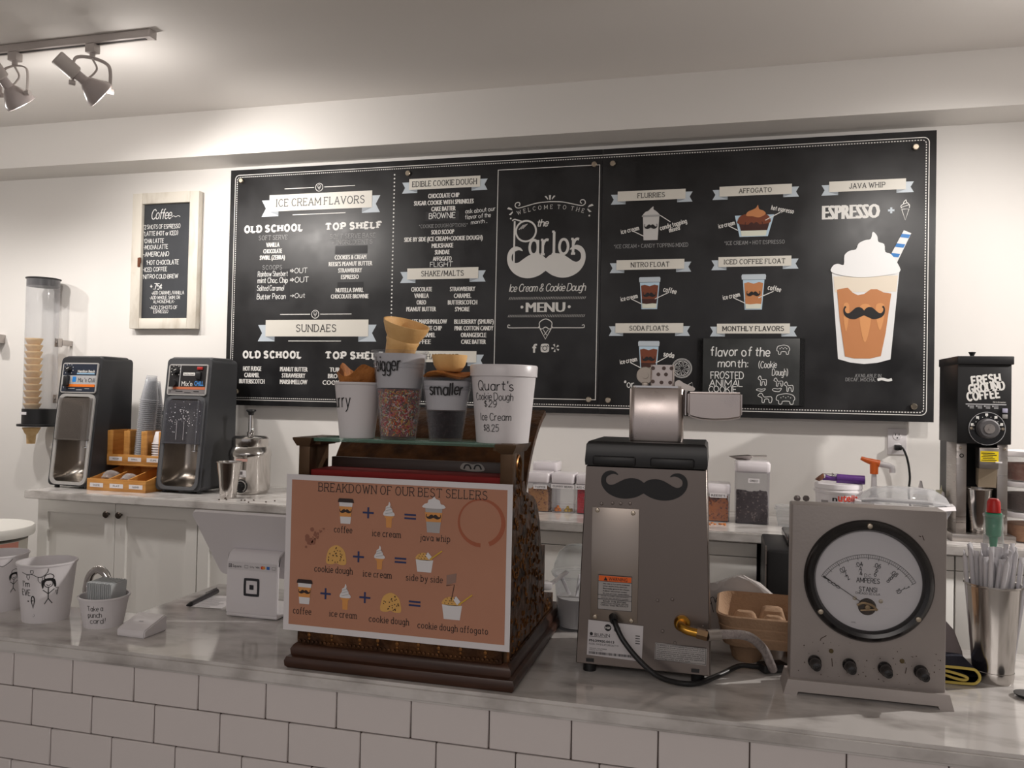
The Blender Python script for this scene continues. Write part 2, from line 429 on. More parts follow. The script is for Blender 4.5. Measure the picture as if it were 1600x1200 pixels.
def lifted(mp, u, v):
    o = Vector(mp(u, v)); nn = (Vector(mp(u + 1e-4, v)) - o).cross(Vector(mp(u, v + 1e-4)) - o).normalized()
    _lift[0] = (_lift[0] + 1) % 8; dn = nn * (_lift[0] * 0.00005)
    return lambda a, b: Vector(mp(a, b)) + dn
def disc(mb, cx, cy, r, mp, n=20, r2=None):
    if r2 is None: mp = lifted(mp, cx, cy)
    if r2 is None: mb.poly([(cx + r * math.cos(2 * PI * i / n), cy + r * math.sin(2 * PI * i / n)) for i in range(n)], mp)
    else: ribbon(mb, [(cx + (r + r2) / 2 * math.cos(2 * PI * i / n), cy + (r + r2) / 2 * math.sin(2 * PI * i / n)) for i in range(n)], abs(r - r2), mp, True)
def rect(mb, x0, y0, x1, y1, mp): mb.poly([(x0, y0), (x1, y0), (x1, y1), (x0, y1)], mp)

MOUST = [(0, .26), (.1, .40), (.26, .47), (.42, .42), (.56, .28), (.70, .12), (.80, .10), (.875, .22), (.875, .44), (.80, .58), (.70, .64), (.60, .60),
         (.66, .74), (.78, .80), (.90, .72), (.98, .52), (1.0, .24), (.95, -.06), (.82, -.34), (.62, -.52), (.40, -.56), (.18, -.46), (0, -.26)]
def mustache(mb, cx, cy, w, h, mp, rot=0.0, thin=False):
    P = MOUST
    if thin:
        P = [(0, .22), (.1, .42), (.24, .52), (.40, .46), (.56, .22), (.70, .02), (.82, 0), (.90, .14), (.92, .36), (.86, .52), (.92, .62), (.98, .46), (1.0, .2), (.96, -.12), (.84, -.36), (.64, -.50), (.42, -.52), (.2, -.36), (0, -.2)]
    Rr = cat(P, 4); Lf = [(-x, y) for x, y in Rr][::-1]
    pts = Rr + Lf[1:-1]
    cr, sr = math.cos(rot), math.sin(rot)
    mb.poly([(cx + x * w / 2 * cr - y * h / 1.36 * sr, cy + x * w / 2 * sr + y * h / 1.36 * cr) for x, y in pts][::-1], mp)
# ---------------------------------------------------------------- shared materials
WALLP = mat('wall_paint', (236, 233, 229), 0.55, spec=0.3, bump=0.02, bscale=25)
CEILP = mat('ceiling_paint', (236, 232, 228), 0.8, spec=0.2)
CABP = mat('cabinet_paint', (238, 236, 232), 0.4, spec=0.4)
MARBLE = mat('marble', (214, 210, 207), 0.11, spec=0.55, mix=(158, 152, 148), mscale=9.0, mdetail=11.0, ramp=(0.46, 0.74), stretch=(1.0, 1.9, 1.6))
BLACK = mat('black_plastic', (24, 24, 26), 0.42)
BLACKG = mat('black_gloss', (16, 16, 18), 0.18)
STEEL = mat('polished_steel', (196, 192, 188), 0.16, 1.0)
BRUSH = mat('brushed_steel', (178, 172, 168), 0.34, 1.0, rmix=(0.26, 0.42), mscale=14, stretch=(1, 1, 14))
CHROME = mat('chrome', (215, 213, 212), 0.08, 1.0)
WHITEP = mat('white_plastic', (226, 222, 224), 0.32)
PAPER = mat('white_paper', (226, 222, 224), 0.6, spec=0.25)
INK = mat('black_ink', (18, 17, 20), 0.5)
WOODB = mat('bamboo', (206, 150, 80), 0.42, mix=(182, 124, 60), mscale=7, stretch=(1, 1, 9))
CLEAR = clear('clear_plastic', tint=0.14)
GLASS = clear('clear_glass', (200, 226, 216), 0.10, 0.02, 0.8)

# ---------------------------------------------------------------- the room
ZC, ZS, YS = 2.8115, 2.584, -0.2076
m = MB(); m.box((-0.5, 0.06, 1.45), (9.6, 0.12, 2.9)); struct(m.build('wall_back', WALLP))
m = MB(); m.box((-5.25, -4.4, 1.45), (0.1, 9.0, 2.9)); struct(m.build('wall_left', WALLP))
m = MB(); m.box((4.25, -4.4, 1.45), (0.1, 9.0, 2.9)); struct(m.build('wall_right', WALLP))
m = MB(); m.box((-0.5, -4.4, ZC + 0.05), (9.6, 9.1, 0.1)); struct(m.build('ceiling', CEILP))
m = MB(); m.box((-0.5, -4.4, -0.05), (9.6, 9.1, 0.1)); struct(m.build('floor', mat('floor_tile', (150, 145, 140), 0.4, mix=(128, 123, 118), mscale=3)))
m = MB(); m.box((-0.5, YS / 2, (ZC + ZS) / 2), (9.4, -YS, ZC - ZS)); struct(m.build('trim_1', WALLP))      # the dropped soffit along the wall

# ---------------------------------------------------------------- back counter
def slab(name, poly, z0, z1, parent, bev=0.004):
    m = MB(); m.prism(poly, lambda x, y: (x, y, z0), lambda x, y: (x, y, z1), tri=False)
    bmesh.ops.bevel(m.bm, geom=m.bm.edges[:], offset=bev, segments=2, affect='EDGES')
    return m.build(name, MARBLE, parent)
wt = slab('worktop', [(-2.655, -0.6), (2.6, -0.6), (2.6, -0.002), (-2.655, -0.002)], 0.888, 0.925, None)
tag(wt, 'long grey marble worktop running along the back wall on white cabinets', 'worktop')

KNOB = mat('dark_bronze', (62, 54, 48), 0.35, 0.8)
def knob(parent, x, y, z):
    m = MB(); m.lathe([(0.005, 0), (0.005, 0.012), (0.013, 0.016), (0.016, 0.022), (0.012, 0.028), (0, 0.03)], (x, y, z), 16, Matrix.Rotation(PI / 2, 4, 'X'))
    m.build('knob', KNOB, parent)
def shaker(parent, x0, x1, z0, z1, y=-0.572, fr=0.055):
    m = MB(); cx, cz = (x0 + x1) / 2, (z0 + z1) / 2; t = 0.02
    m.box((x0 + fr / 2, y, cz), (fr, t, z1 - z0)); m.box((x1 - fr / 2, y, cz), (fr, t, z1 - z0))
    m.box((cx, y, z1 - fr / 2), (x1 - x0 - 2 * fr, t, fr)); m.box((cx, y, z0 + fr / 2), (x1 - x0 - 2 * fr, t, fr))
    m.box((cx, y + 0.007, cz), (x1 - x0 - 2 * fr, 0.006, z1 - z0 - 2 * fr))
    return m.build('door', CABP, parent)
def cabinet(x0, x1, label, kind):
    t = thing('base_cabinet', label, 'cabinet', ((x0 + x1) / 2, -0.3, 0)); w = (x1 - x0) / 2
    m = MB(); m.box((0, 0.02, 0.492), (2 * w - 0.002, 0.55, 0.785)); m.box((0, 0.05, 0.05), (2 * w - 0.004, 0.49, 0.1)); m.build('body', CABP, t)
    if kind == 'doors':
        for a, b, k in ((-w + 0.002, -0.0015, -0.035), (0.0015, w - 0.002, 0.035)):
            d = shaker(t, a, b, 0.105, 0.884, -0.265); knob(d, (-0.034 if k < 0 else 0.034), -0.275, 0.836)
    else:
        m = MB(); m.box((0, -0.265, 0.858), (2 * w - 0.004, 0.02, 0.05), 0.001); d = m.build('drawer', CABP, t)
        for a, b in ((-w + 0.002, -0.0015), (0.0015, w - 0.002)):
            m = MB(); m.box(((a + b) / 2, -0.265, 0.466), (b - a, 0.02, 0.728), 0.001); d = m.build('door', CABP, t); knob(d, a + 0.03 if a >= 0 else b - 0.03, -0.275, 0.72)
    return t
cabinet(-2.597, -1.735, 'white shaker two-door base cabinet at the left end of the worktop, under the bamboo organizer', 'doors')
cabinet(-1.733, -0.85, 'white shaker base cabinet seen behind the white tablet stand', 'doors')
cabinet(-0.848, 0.05, 'white base cabinet hidden mostly behind the bronze register', 'flat')
cabinet(0.052, 0.64, 'white base cabinet under the dark cookie crumb tub', 'flat')
cabinet(0.66, 1.30, 'white base cabinet behind the grey ammeter', 'flat')
cabinet(1.302, 2.1, 'white base cabinet under the black coffee grinder', 'flat')

# ---------------------------------------------------------------- front counter, faced with white subway tile
fc = thing('front_counter', 'long marble-topped serving counter faced with white subway tiles', 'counter', (0, -2.2, 0))
def slab_l(): return slab('countertop', [(-2.6, -0.168), (2.6, -0.168), (2.6, 0.38), (-0.778, 0.38), (-0.778, 0.075), (-2.6, 0.075)], 0.871, 0.90, fc, 0.006)
slab_l()
m = MB(); m.prism([(-2.55, -0.15), (2.55, -0.15), (2.55, 0.34), (-0.74, 0.34), (-0.74, 0.06), (-2.55, 0.06)], lambda x, y: (x, y, 0.001), lambda x, y: (x, y, 0.8705)); m.build('half_wall', mat('grout', (92, 76, 68), 0.8), fc)
m = MB(); TW, TH = 0.142, 0.0732
for r in range(11):
    zt = 0.8755 - r * TH; off = (-0.877 - 0.0475 * (-r)) % TW
    for k in range(-18, 19):
        x0 = off + k * TW + 0.001; x1 = x0 + TW - 0.002
        x0, x1 = max(x0, -2.55), min(x1, 2.55)
        zt2, zb = min(zt, 0.8705), zt - TH + 0.002
        if x1 - x0 > 0.01 and zb > 0.03: m.box(((x0 + x1) / 2, -0.1535, (zt2 + zb) / 2), (x1 - x0, 0.007, zt2 - zb))
bmesh.ops.bevel(m.bm, geom=m.bm.edges[:], offset=0.0016, segments=1, affect='EDGES')
m.build('tile_facing', mat('white_tile', (222, 215, 213), 0.16, spec=0.5), fc)

# ---------------------------------------------------------------- ceiling track and its spotlight heads
TRK = mat('track_white', (206, 198, 194), 0.4)
tr = thing('track_rail', 'white lighting track screwed to the ceiling above the counters', 'track rail', (-3.05, RAILY, ZC))
m = MB(); m.box((0, 0, -0.016), (2.74, 0.036, 0.03), 0.002); m.build('channel', TRK, tr)
m = MB(); m.box((0.0, -0.0, -0.0315), (2.70, 0.012, 0.002)); m.build('slot', mat('slot_dark', (40, 34, 32), 0.6), tr)
m = MB(); m.box((1.376, 0, -0.016), (0.012, 0.039, 0.033), 0.002); m.build('end_cap', TRK, tr)
tr2 = dup(tr, (2.55, RAILY, ZC), label='white lighting track on the ceiling at the far end of the menu boards')
def spot_head(x, aim, yaw, label):
    """clip on the rail, yoke hanging down, swivelling bulb holder; aim = direction the lamp looks"""
    t = thing('track_spotlight', label, 'spotlight', (x, RAILY, ZC - 0.032), 0, 'spotlights on the ceiling track')
    m = MB(); m.box((0, 0, -0.017), (0.045, 0.034, 0.034), 0.003); m.cyl((0, 0, -0.052), 0.011, 0.02, 12); m.build('clip', TRK, t)
    R = Matrix.Rotation(yaw, 4, 'Z'); P = lambda a, b, c: R @ Vector((a, b, c))
    hw, zp = 0.066, -0.17
    m = MB(); pts = [P(-hw, 0, zp), P(-hw, 0, -0.09), P(-hw * 0.75, 0, -0.062), P(0, 0, -0.053), P(hw * 0.75, 0, -0.062), P(hw, 0, -0.09), P(hw, 0, zp)]
    m.tube(pts, 0.007, 8, 4, flat=0.45); m.build('yoke', TRK, t)
    for s in (-1, 1):
        m = MB(); m.rod(P(s * (hw - 0.008), 0, zp), P(s * (hw + 0.014), 0, zp), 0.010, 12); m.build('pivot_knob', TRK, t)
    d = Vector(aim).normalized(); M = Matrix.Translation((0, 0, zp)) @ d.to_track_quat('Z', 'Y').to_matrix().to_4x4()
    m = MB(); m.lathe([(0.030, -0.02), (0.059, 0.024), (0.060, 0.044), (0.055, 0.046), (0.05, 0.036), (0.026, -0.016), (0.0, -0.018)], (0, 0, 0), 28, M)
    m.lathe([(0.0, -0.071), (0.019, -0.07), (0.021, -0.03), (0.032, -0.018)], (0, 0, 0), 20, M); m.build('bulb', mat('bulb_glass', (196, 186, 184), 0.25), t)
    m = MB(); m.lathe([(0, -0.152), (0.026, -0.152), (0.030, -0.148), (0.030, -0.072), (0.024, -0.066), (0, -0.066)], (0, 0, 0), 24, M); m.build('socket', TRK, t)
    m = MB(); e = M @ Vector((0.03, 0, -0.14)); m.tube([(0, 0, -0.055), (0.012, 0.01, -0.1), ((e.x) * 0.4, e.y * 0.4 + 0.01, -0.15), (e.x, e.y, e.z)], 0.004, 8); m.build('cord', TRK, t)
    return t
for i, (x, tg, e) in enumerate(SPOTS):
    a = Vector(tg) - Vector((x, RAILY, 2.6))
    lab = ['white track spotlight beyond the left edge of the picture', 'white track spotlight outside the picture, above the cone dispenser', 'white track spotlight above the cone dispenser, first of the two in view, seen end-on',
           'white track spotlight nearest the end of the rail, swivelled sideways towards the menu board', 'white track spotlight above the striped straw picture', 'white track spotlight above the coffee grinder', 'white track spotlight at the far end of the second rail'][i]
    spot_head(x, a, {2: 0.0, 3: 0.9}.get(i, 0.0), lab)
# measured layout of the printed boards and of the poster, in metres on their own planes: (text, x, z, width, cap height, ...)
COND_L = [('VANILLA', -1.7128, 2.1601, 0.0765, 0.0235), ('CHOCOLATE', -1.7126, 2.1275, 0.107, 0.0235), ('SWIRL (ZEBRA)', -1.7134, 2.0948, 0.1442, 0.0235), ('COOKIES & CREAM', -1.2811, 2.0864, 0.1712, 0.0229), ("REESE'S PEANUT BUTTER", -1.2802, 2.054, 0.236, 0.0229), ('STRAWBERRY', -1.281, 2.0209, 0.129, 0.0229), ('ESPRESSO', -1.2812, 1.9885, 0.0966, 0.0229), ('NUTELLA SWIRL', -1.2812, 1.9231, 0.151, 0.0229), ('CHOCOLATE BROWNIE', -1.2804, 1.892, 0.2034, 0.0229), ('HOT FUDGE', -1.8118, 1.5284, 0.1051, 0.0242), ('CARAMEL', -1.8127, 1.4957, 0.0867, 0.0242), ('BUTTERSCOTCH', -1.8117, 1.4637, 0.1455, 0.0242), ('PEANUT BUTTER', -1.5763, 1.5276, 0.155, 0.0238), ('STRAWBERRY', -1.5765, 1.4961, 0.1314, 0.0238), ('MARSHMELLOW', -1.5759, 1.4639, 0.1535, 0.0238), ('TURTLE', -1.3277, 1.5278, 0.1039, 0.0235), ('BROWNIE', -1.3268, 1.4961, 0.1211, 0.0235), ('COOKIE', -1.3572, 1.4639, 0.1181, 0.0235), ("S'MORE", -1.1699, 1.5264, 0.0849, 0.0232), ('ROCKEY', -1.1657, 1.4963, 0.095, 0.0232), ('CHOCOLATE CHIP', -0.8005, 2.3726, 0.1593, 0.0229), ('SUGAR COOKIE WITH SPRINKLES', -0.8004, 2.3398, 0.3036, 0.0229), ('CAKE BATTER', -0.8004, 2.3089, 0.1242, 0.0229), ('SOLO SCOOP', -0.8013, 2.1965, 0.117, 0.0229), ('SIDE BY SIDE (ICE CREAM+COOKIE DOUGH)', -0.7996, 2.1643, 0.3982, 0.0229), ('MILKSHAKE', -0.8014, 2.1311, 0.1098, 0.0228), ('SUNDAE', -0.8016, 2.099, 0.0753, 0.0228), ('AFFOGATO', -0.8009, 2.0675, 0.0961, 0.0228), ('CHOCOLATE', -0.9025, 1.9216, 0.1078, 0.0229), ('VANILLA', -0.9024, 1.8906, 0.0749, 0.0229), ('OREO', -0.9023, 1.8584, 0.0499, 0.0229), ('PEANUT BUTTER', -0.9025, 1.8256, 0.1531, 0.0229), ('STRAWBERRY', -0.695, 1.9205, 0.128, 0.0226), ('CARAMEL', -0.6946, 1.8881, 0.0877, 0.0226), ('BUTTERSCOTCH', -0.6939, 1.8563, 0.1478, 0.0226), ("S'MORE", -0.6944, 1.8239, 0.0736, 0.0226), ('CHOCOLATE MARSHMALLOW', -0.9011, 1.7655, 0.2647, 0.0229), ('MINT CHOCOLATE CHIP', -0.9029, 1.7333, 0.2168, 0.0229), ('SALTED CARAMEL', -0.9038, 1.7005, 0.1544, 0.0229), ('COFFEE', -0.903, 1.6678, 0.1083, 0.0229), ('BLUEBERRY (SMURF)', -0.6354, 1.7644, 0.1967, 0.0225), ('PINK COTTON CANDY', -0.6347, 1.7328, 0.1935, 0.0225), ('ORANGESICLE', -0.6359, 1.7006, 0.1269, 0.0225), ('CAKE BATTER', -0.6351, 1.6684, 0.1237, 0.0225)]
FAT_L = [('OLD SCHOOL', -1.7126, 2.2425, 0.3337, 0.0308), ('TOP SHELF', -1.2693, 2.2413, 0.3069, 0.0299), ('OLD SCHOOL', -1.7019, 1.5997, 0.3337, 0.0312), ('TOP SHELF', -1.2485, 1.5984, 0.3155, 0.0303)]
THIN_L = [('SOFT SERVE', -1.712, 2.1961, 0.1631, 0.0216), ('SOFT SERVE BASE', -1.2728, 2.1911, 0.2442, 0.0216), ('+ INGREDIENTS', -1.2741, 2.1606, 0.2173, 0.021), ('SCOOPS', -1.7123, 2.0439, 0.1114, 0.0209), ('*COOKIE DOUGH OPTIONS*', -0.8, 2.2261, 0.2469, 0.0161)]
HAND_L = [('Rainbow Sherbert', -1.7084, 2.0112, 0.1709, 0.0261), ('mint Choc. Chip', -1.7075, 1.9779, 0.1709, 0.0261), ('Salted Caramel', -1.7198, 1.9383, 0.1544, 0.0261), ('Butter Pecan', -1.7141, 1.8958, 0.1637, 0.0261), ('>OUT', -1.5629, 2.0253, 0.1, 0.0243), ('>OUT', -1.5581, 1.9793, 0.1071, 0.0259), ('<Out', -1.5665, 1.8986, 0.0857, 0.0226), ('BROWNIE', -0.8061, 2.2751, 0.1366, 0.026), ('FLIGHT', -0.8051, 2.0398, 0.115, 0.0228), ('ask about our', -0.6158, 2.2944, 0.1491, 0.0196), ('flavor of the', -0.6263, 2.266, 0.1271, 0.0196), ('month @', -0.6194, 2.2395, 0.0825, 0.0183)]
BAN_L = [('ICE CREAM FLAVORS', -1.4551, 2.3709, 0.5652, 0.0839, 0.4875, 0.0361), ('SUNDAES', -1.4583, 1.7338, 0.5651, 0.0833, 0.2212, 0.034), ('EDIBLE COOKIE DOUGH', -0.7987, 2.4325, 0.361, 0.0533, 0.3272, 0.0251), ('SHAKE/MALTS', -0.7982, 1.9959, 0.3602, 0.0536, 0.2155, 0.0244), ('SHAVED ICE', -0.7985, 1.5961, 0.3595, 0.054, 0.1814, 0.0238)]
BAN_R = [('FLURRIES', 0.1867, 2.3305, 0.3022, 0.0452, 0.1217, 0.0204), ('AFFOGATO', 0.6352, 2.3325, 0.3025, 0.0438, 0.1365, 0.0191), ('NITRO FLOAT', 0.1866, 2.0174, 0.3017, 0.0445, 0.1708, 0.0203), ('ICED COFFEE FLOAT', 0.6362, 2.0211, 0.3047, 0.0437, 0.2558, 0.0191), ('SODA FLOATS', 0.1868, 1.7309, 0.3012, 0.0437, 0.1733, 0.0203), ('MONTHLY FLAVORS', 0.6343, 1.7281, 0.3043, 0.043, 0.2563, 0.0196), ('JAVA WHIP', 1.0876, 2.3331, 0.301, 0.0451, 0.1417, 0.0203)]
NOTE_R = [('*ICE CREAM + CANDY TOPPING MIXED', 0.1877, 2.1026, 0.3302, 0.0162), ('*ICE CREAM + HOT ESPRESSO', 0.6342, 2.1043, 0.2514, 0.0151), ('AVAILABLE IN', 1.1008, 1.5288, 0.1022, 0.0129), ('DECAF, MOCHA,', 1.0716, 1.5119, 0.1176, 0.0129)]
CALL_R = [('ice cream', 0.0934, 2.1767, 0.0822, 0.0175, 0.2), ('candy topping', 0.2857, 2.1946, 0.1208, 0.0172, 0.25), ('mixed', 0.2908, 2.1746, 0.0477, 0.0172, 0.25), ('ice cream', 0.516, 2.187, 0.0707, 0.017, 0.2), ('hot espresso', 0.7497, 2.2444, 0.0948, 0.0167, -0.22), ('coffee', 0.2771, 1.8996, 0.059, 0.0186, -0.22), ('ice cream', 0.0951, 1.8699, 0.0777, 0.0174, 0.2), ('coffee', 0.7212, 1.9022, 0.0554, 0.0181, -0.22), ('ice cream', 0.5408, 1.8716, 0.0731, 0.0169, 0.2), ('soda', 0.2768, 1.6127, 0.0477, 0.0186, -0.18), ('ice cream', 0.0973, 1.585, 0.0776, 0.0173, 0.2)]
CHALK_R = [('*or', 0.1021, 1.4781, 0.0488, 0.0318)]
FLAV = [('flavor of the', 0.5817, 1.6264, 0.2489, 0.0378), ('month:', 0.5514, 1.5763, 0.1295, 0.0336), ('(Cookie', 0.6965, 1.5712, 0.0753, 0.0277), ('Dough)', 0.747, 1.5389, 0.0656, 0.0276), ('FROSTED', 0.5287, 1.5228, 0.1407, 0.0294), ('ANIMAL', 0.5244, 1.4888, 0.1421, 0.0266), ('COOKIE', 0.5099, 1.4614, 0.1221, 0.0252)]
BP = {'TL': (-1.966, 2.5544), 'TR': (1.3505, 2.5459), 'BL': (-1.9537, 1.3427), 'BR': (1.3556, 1.3392), 'seamT': (-0.0365, 2.5486), 'seamB': (-0.0345, 1.3391), 'sc1': (-1.9005, 2.4944), 'sc2': (-0.9857, 2.4871), 'sc3': (-0.0736, 2.4828), 'sc4': (0.0107, 2.4824), 'sc5': (1.2732, 2.4841), 'sc6': (-1.8958, 1.4099), 'sc7': (-0.0797, 1.4052), 'sc8': (0.0089, 1.4041), 'sc9': (1.2778, 1.4034), 'fTL': (-0.53, 2.4795), 'fTR': (-0.047, 2.482), 'fBR': (-0.0512, 1.4011), 'fBL': (-0.5318, 1.4081), 'dotT': (-1.0565, 2.4843), 'dotB': (-1.0567, 1.6225), 'ic1': (-1.4609, 2.4418), 'l1a': (-1.6539, 2.4434), 'l1b': (-1.2656, 2.4392), 'l1c': (-1.6053, 2.3079), 'l1d': (-1.3138, 2.3022), 'ic2': (-1.4652, 1.8037), 'l2a': (-1.6607, 1.8043), 'l2b': (-1.268, 1.8018), 'l2c': (-1.6115, 1.6694), 'l2d': (-1.3211, 1.6694), 'st1a': (-1.3651, 2.1428), 'st1b': (-1.1903, 2.1026), 'tpa': (-1.8097, 2.0347), 'tpb': (-1.6137, 1.872), 'st2a': (-1.3477, 1.9617), 'st2b': (-1.2077, 1.9341), 'bra': (-0.8918, 2.2957), 'brb': (-0.7218, 2.2493), 'fla': (-0.8567, 2.0589), 'flb': (-0.7102, 2.0249), 'wel': (-0.2788, 2.2634), 'curlL': (-0.43, 2.3174), 'curlR': (-0.1326, 2.3112), 'the': (-0.3129, 2.2228), 'Pc': (-0.3902, 2.1864), 'Pr': (-0.3457, 2.185), 'stT': (-0.4456, 2.2334), 'stB': (-0.4413, 2.0343), 'arl': (-0.2546, 2.1136), 'mo': (-0.2922, 2.0251), 'script': (-0.2855, 1.9207), 'h1': (-0.2845, 1.8713), 'menu': (-0.29, 1.8303), 'h2': (-0.2874, 1.7886), 'cone': (-0.2873, 1.7274), 'lineL': (-0.4703, 1.7367), 'lineR': (-0.1037, 1.7344), 'f': (-0.3372, 1.6392), 'ig': (-0.2886, 1.6394), 'ye': (-0.2391, 1.6397), 'flu': (0.1869, 2.1824), 'aff': (0.6232, 2.182), 'nit': (0.1865, 1.8764), 'ice': (0.6341, 1.8878), 'sod': (0.1874, 1.58), 'lem': (0.334, 1.5522), 'jav': (1.0841, 1.7711), 'wh': (1.1116, 2.1356), 'esp': (1.0247, 2.2256), 'plus': (1.1826, 2.2236), 'cic': (1.2368, 2.2228), 'scr': (1.1653, 1.5119), 'strT': (1.2361, 2.1209), 'strB': (1.1685, 1.9991), 'jm': (1.0813, 1.7927), 'fb0': (0.4245, 1.6826), 'fb1': (0.8268, 1.6843), 'fb2': (0.829, 1.3997), 'fb3': (0.4271, 1.3943)}
LINES_R = [(0.107, 2.1705, 0.1562, 2.1457), (0.228, 2.2375, 0.2734, 2.2065), (0.5261, 2.1796, 0.5644, 2.1586), (0.7407, 2.2322, 0.679, 2.1996), (0.2719, 1.8903, 0.2109, 1.8617), (0.1059, 1.8628, 0.1515, 1.8398), (0.7169, 1.8892, 0.6545, 1.8616), (0.5493, 1.8636, 0.5995, 1.839), (0.2722, 1.6044, 0.2192, 1.5748), (0.1061, 1.5758, 0.1523, 1.5523)]
SZ = {'flu': (0.0769, 0.1128), 'mo': (0.3705, 0.1372), 'menu': (0.1881, 0.0476), 'jm': (0.1614, 0.0622), 'jav': (0.2652, 0.3782), 'aff': (0.1661, 0.1123), 'nit': (0.0967, 0.1442), 'arl': (0.2418, 0.0774), 'esp': (0.2302, 0.0614)}
ANIM = [(0.7593, 1.6359, 0.0524, 0.0387), (0.6755, 1.5017, 0.0345, 0.0388), (0.7413, 1.4963, 0.0368, 0.0331), (0.7837, 1.4776, 0.0365, 0.0385), (0.6697, 1.4619, 0.0371, 0.0139), (0.7355, 1.463, 0.0368, 0.0193), (0.6872, 1.4276, 0.0582, 0.0388), (0.7714, 1.4251, 0.0758, 0.044)]
POST = [('BREAKDOWN OF OUR BEST SELLERS', -0.0545, 1.2335, 0.3193, 0.0146), ('coffee', -0.1635, 1.1603, 0.0355, 0.0087), ('ice cream', -0.0796, 1.1579, 0.0542, 0.0086), ('java whip', 0.0115, 1.1561, 0.0561, 0.0084), ('cookie dough', -0.1807, 1.0871, 0.0752, 0.0087), ('ice cream', -0.0953, 1.0852, 0.0544, 0.0086), ('side by side', -0.0067, 1.0844, 0.0684, 0.0085), ('coffee', -0.2409, 1.0081, 0.0364, 0.0088), ('ice cream', -0.1595, 1.0087, 0.0531, 0.0087), ('cookie dough', -0.0712, 1.006, 0.076, 0.0085), ('cookie dough affogato', 0.0471, 1.0029, 0.1282, 0.0084)]
POSTI = [('cup', -0.1593, 1.1926, 0.0317, 0.0453), ('+', -0.1154, 1.192, 0.0212, 0.0196), ('cone', -0.0755, 1.1907, 0.0203, 0.0458), ('=', -0.0354, 1.1895, 0.0218, 0.0114), ('whip', 0.0082, 1.1954, 0.0383, 0.0631), ('dough', -0.1757, 1.113, 0.0382, 0.0348), ('+', -0.1322, 1.1125, 0.0213, 0.0196), ('cone', -0.0915, 1.1141, 0.0192, 0.0423), ('=', -0.0518, 1.1116, 0.0219, 0.0114), ('tub', -0.007, 1.1134, 0.0324, 0.0383), ('cup', -0.237, 1.042, 0.0324, 0.0445), ('+', -0.1949, 1.0418, 0.0205, 0.0198), ('cone', -0.1561, 1.0394, 0.0202, 0.0462), ('+', -0.118, 1.041, 0.0212, 0.0195), ('dough', -0.0683, 1.0364, 0.038, 0.0341), ('=', -0.0233, 1.0381, 0.0217, 0.0113), ('tub2', 0.0455, 1.0385, 0.0365, 0.0446)]
PP = {'TL': (-0.2781, 1.2545), 'TR': (0.1512, 1.2539), 'BR': (0.1456, 0.9675), 'BL': (-0.276, 0.9728), 'iTL': (-0.2673, 1.2453), 'iTR': (0.1427, 1.2453), 'iBR': (0.1387, 0.9793), 'iBL': (-0.2665, 0.9849), 'ring': (0.0945, 1.1868), 'spl': (-0.2285, 1.1423)}
# ---------------------------------------------------------------- the printed menu boards
BOARD = mat('board_black', (27, 27, 29), 0.42, spec=0.5, rmix=(0.33, 0.52), mscale=5, mix=(46, 46, 48), ramp=(0.4, 0.75))
CREAM = mat('print_cream', (226, 222, 212), 0.45); TAIL = mat('print_pale_blue', (196, 206, 214), 0.45); FOLD = mat('print_grey', (150, 158, 166), 0.45)
PRW = mat('print_white', (232, 230, 226), 0.45); PRG = mat('print_soft_grey', (168, 168, 168), 0.5); PRD = mat('print_dark', (28, 26, 28), 0.45); CHALK = mat('chalk_white', (228, 228, 226), 0.6)
PBR = mat('print_brown', (122, 62, 36), 0.45); PDK = mat('print_espresso', (66, 32, 24), 0.45); PTAN = mat('print_caramel', (198, 132, 84), 0.45); PLT = mat('print_latte', (214, 172, 124), 0.45)
PBL = mat('print_blue', (44, 126, 200), 0.45); PGL = mat('print_glass', (190, 214, 230), 0.45); PMINT = mat('print_milk', (226, 228, 212), 0.45); TAPE = mat('tape_patch', (62, 62, 64), 0.22)
YF = -0.055
def at(d): return lambda u, v: (u, YF - d, v)
L1, L2, L3, L4, L5 = at(0.0006), at(0.0011), at(0.0016), at(0.0021), at(0.0026)

def board(name, label, x0, x1, z0, z1):
    t = thing(name, label, 'menu board', ((x0 + x1) / 2, -0.049, z0))
    m = MB(); m.box(((x0 + x1) / 2, YF + 0.006, (z0 + z1) / 2), (x1 - x0, 0.012, z1 - z0), 0.001); m.build('panel', BOARD, t, True)
    return t
bl = board('menu_board', 'long black menu board listing ice cream flavors and the parlor logo', -1.966, -0.0362, 1.34, 2.552)
br = board('menu_board', 'black menu board with cup pictures, floats and the striped straw drink', -0.0350, 1.3535, 1.34, 2.552)
SCREW = mat('screw_steel', (190, 178, 160), 0.28, 1.0)
def standoff(p, t):
    m = MB(); m.lathe([(0, -0.012), (0.010, -0.012), (0.0125, -0.009), (0.0125, 0)], (p[0], YF, p[1]), 20, Matrix.Rotation(-PI / 2, 4, 'X') @ Matrix.Rotation(PI, 4, 'X') @ Matrix.Rotation(PI, 4, 'X'))
    m.rod((p[0], YF, p[1]), (p[0], -0.001, p[1]), 0.007, 10)
    m.build('standoff_screw', SCREW, t, True)
for k in ('sc1', 'sc2', 'sc3', 'sc6', 'sc7'): standoff(BP[k], bl)
standoff((-0.985, 1.405), bl)
for k in ('sc4', 'sc5', 'sc8', 'sc9'): standoff(BP[k], br)

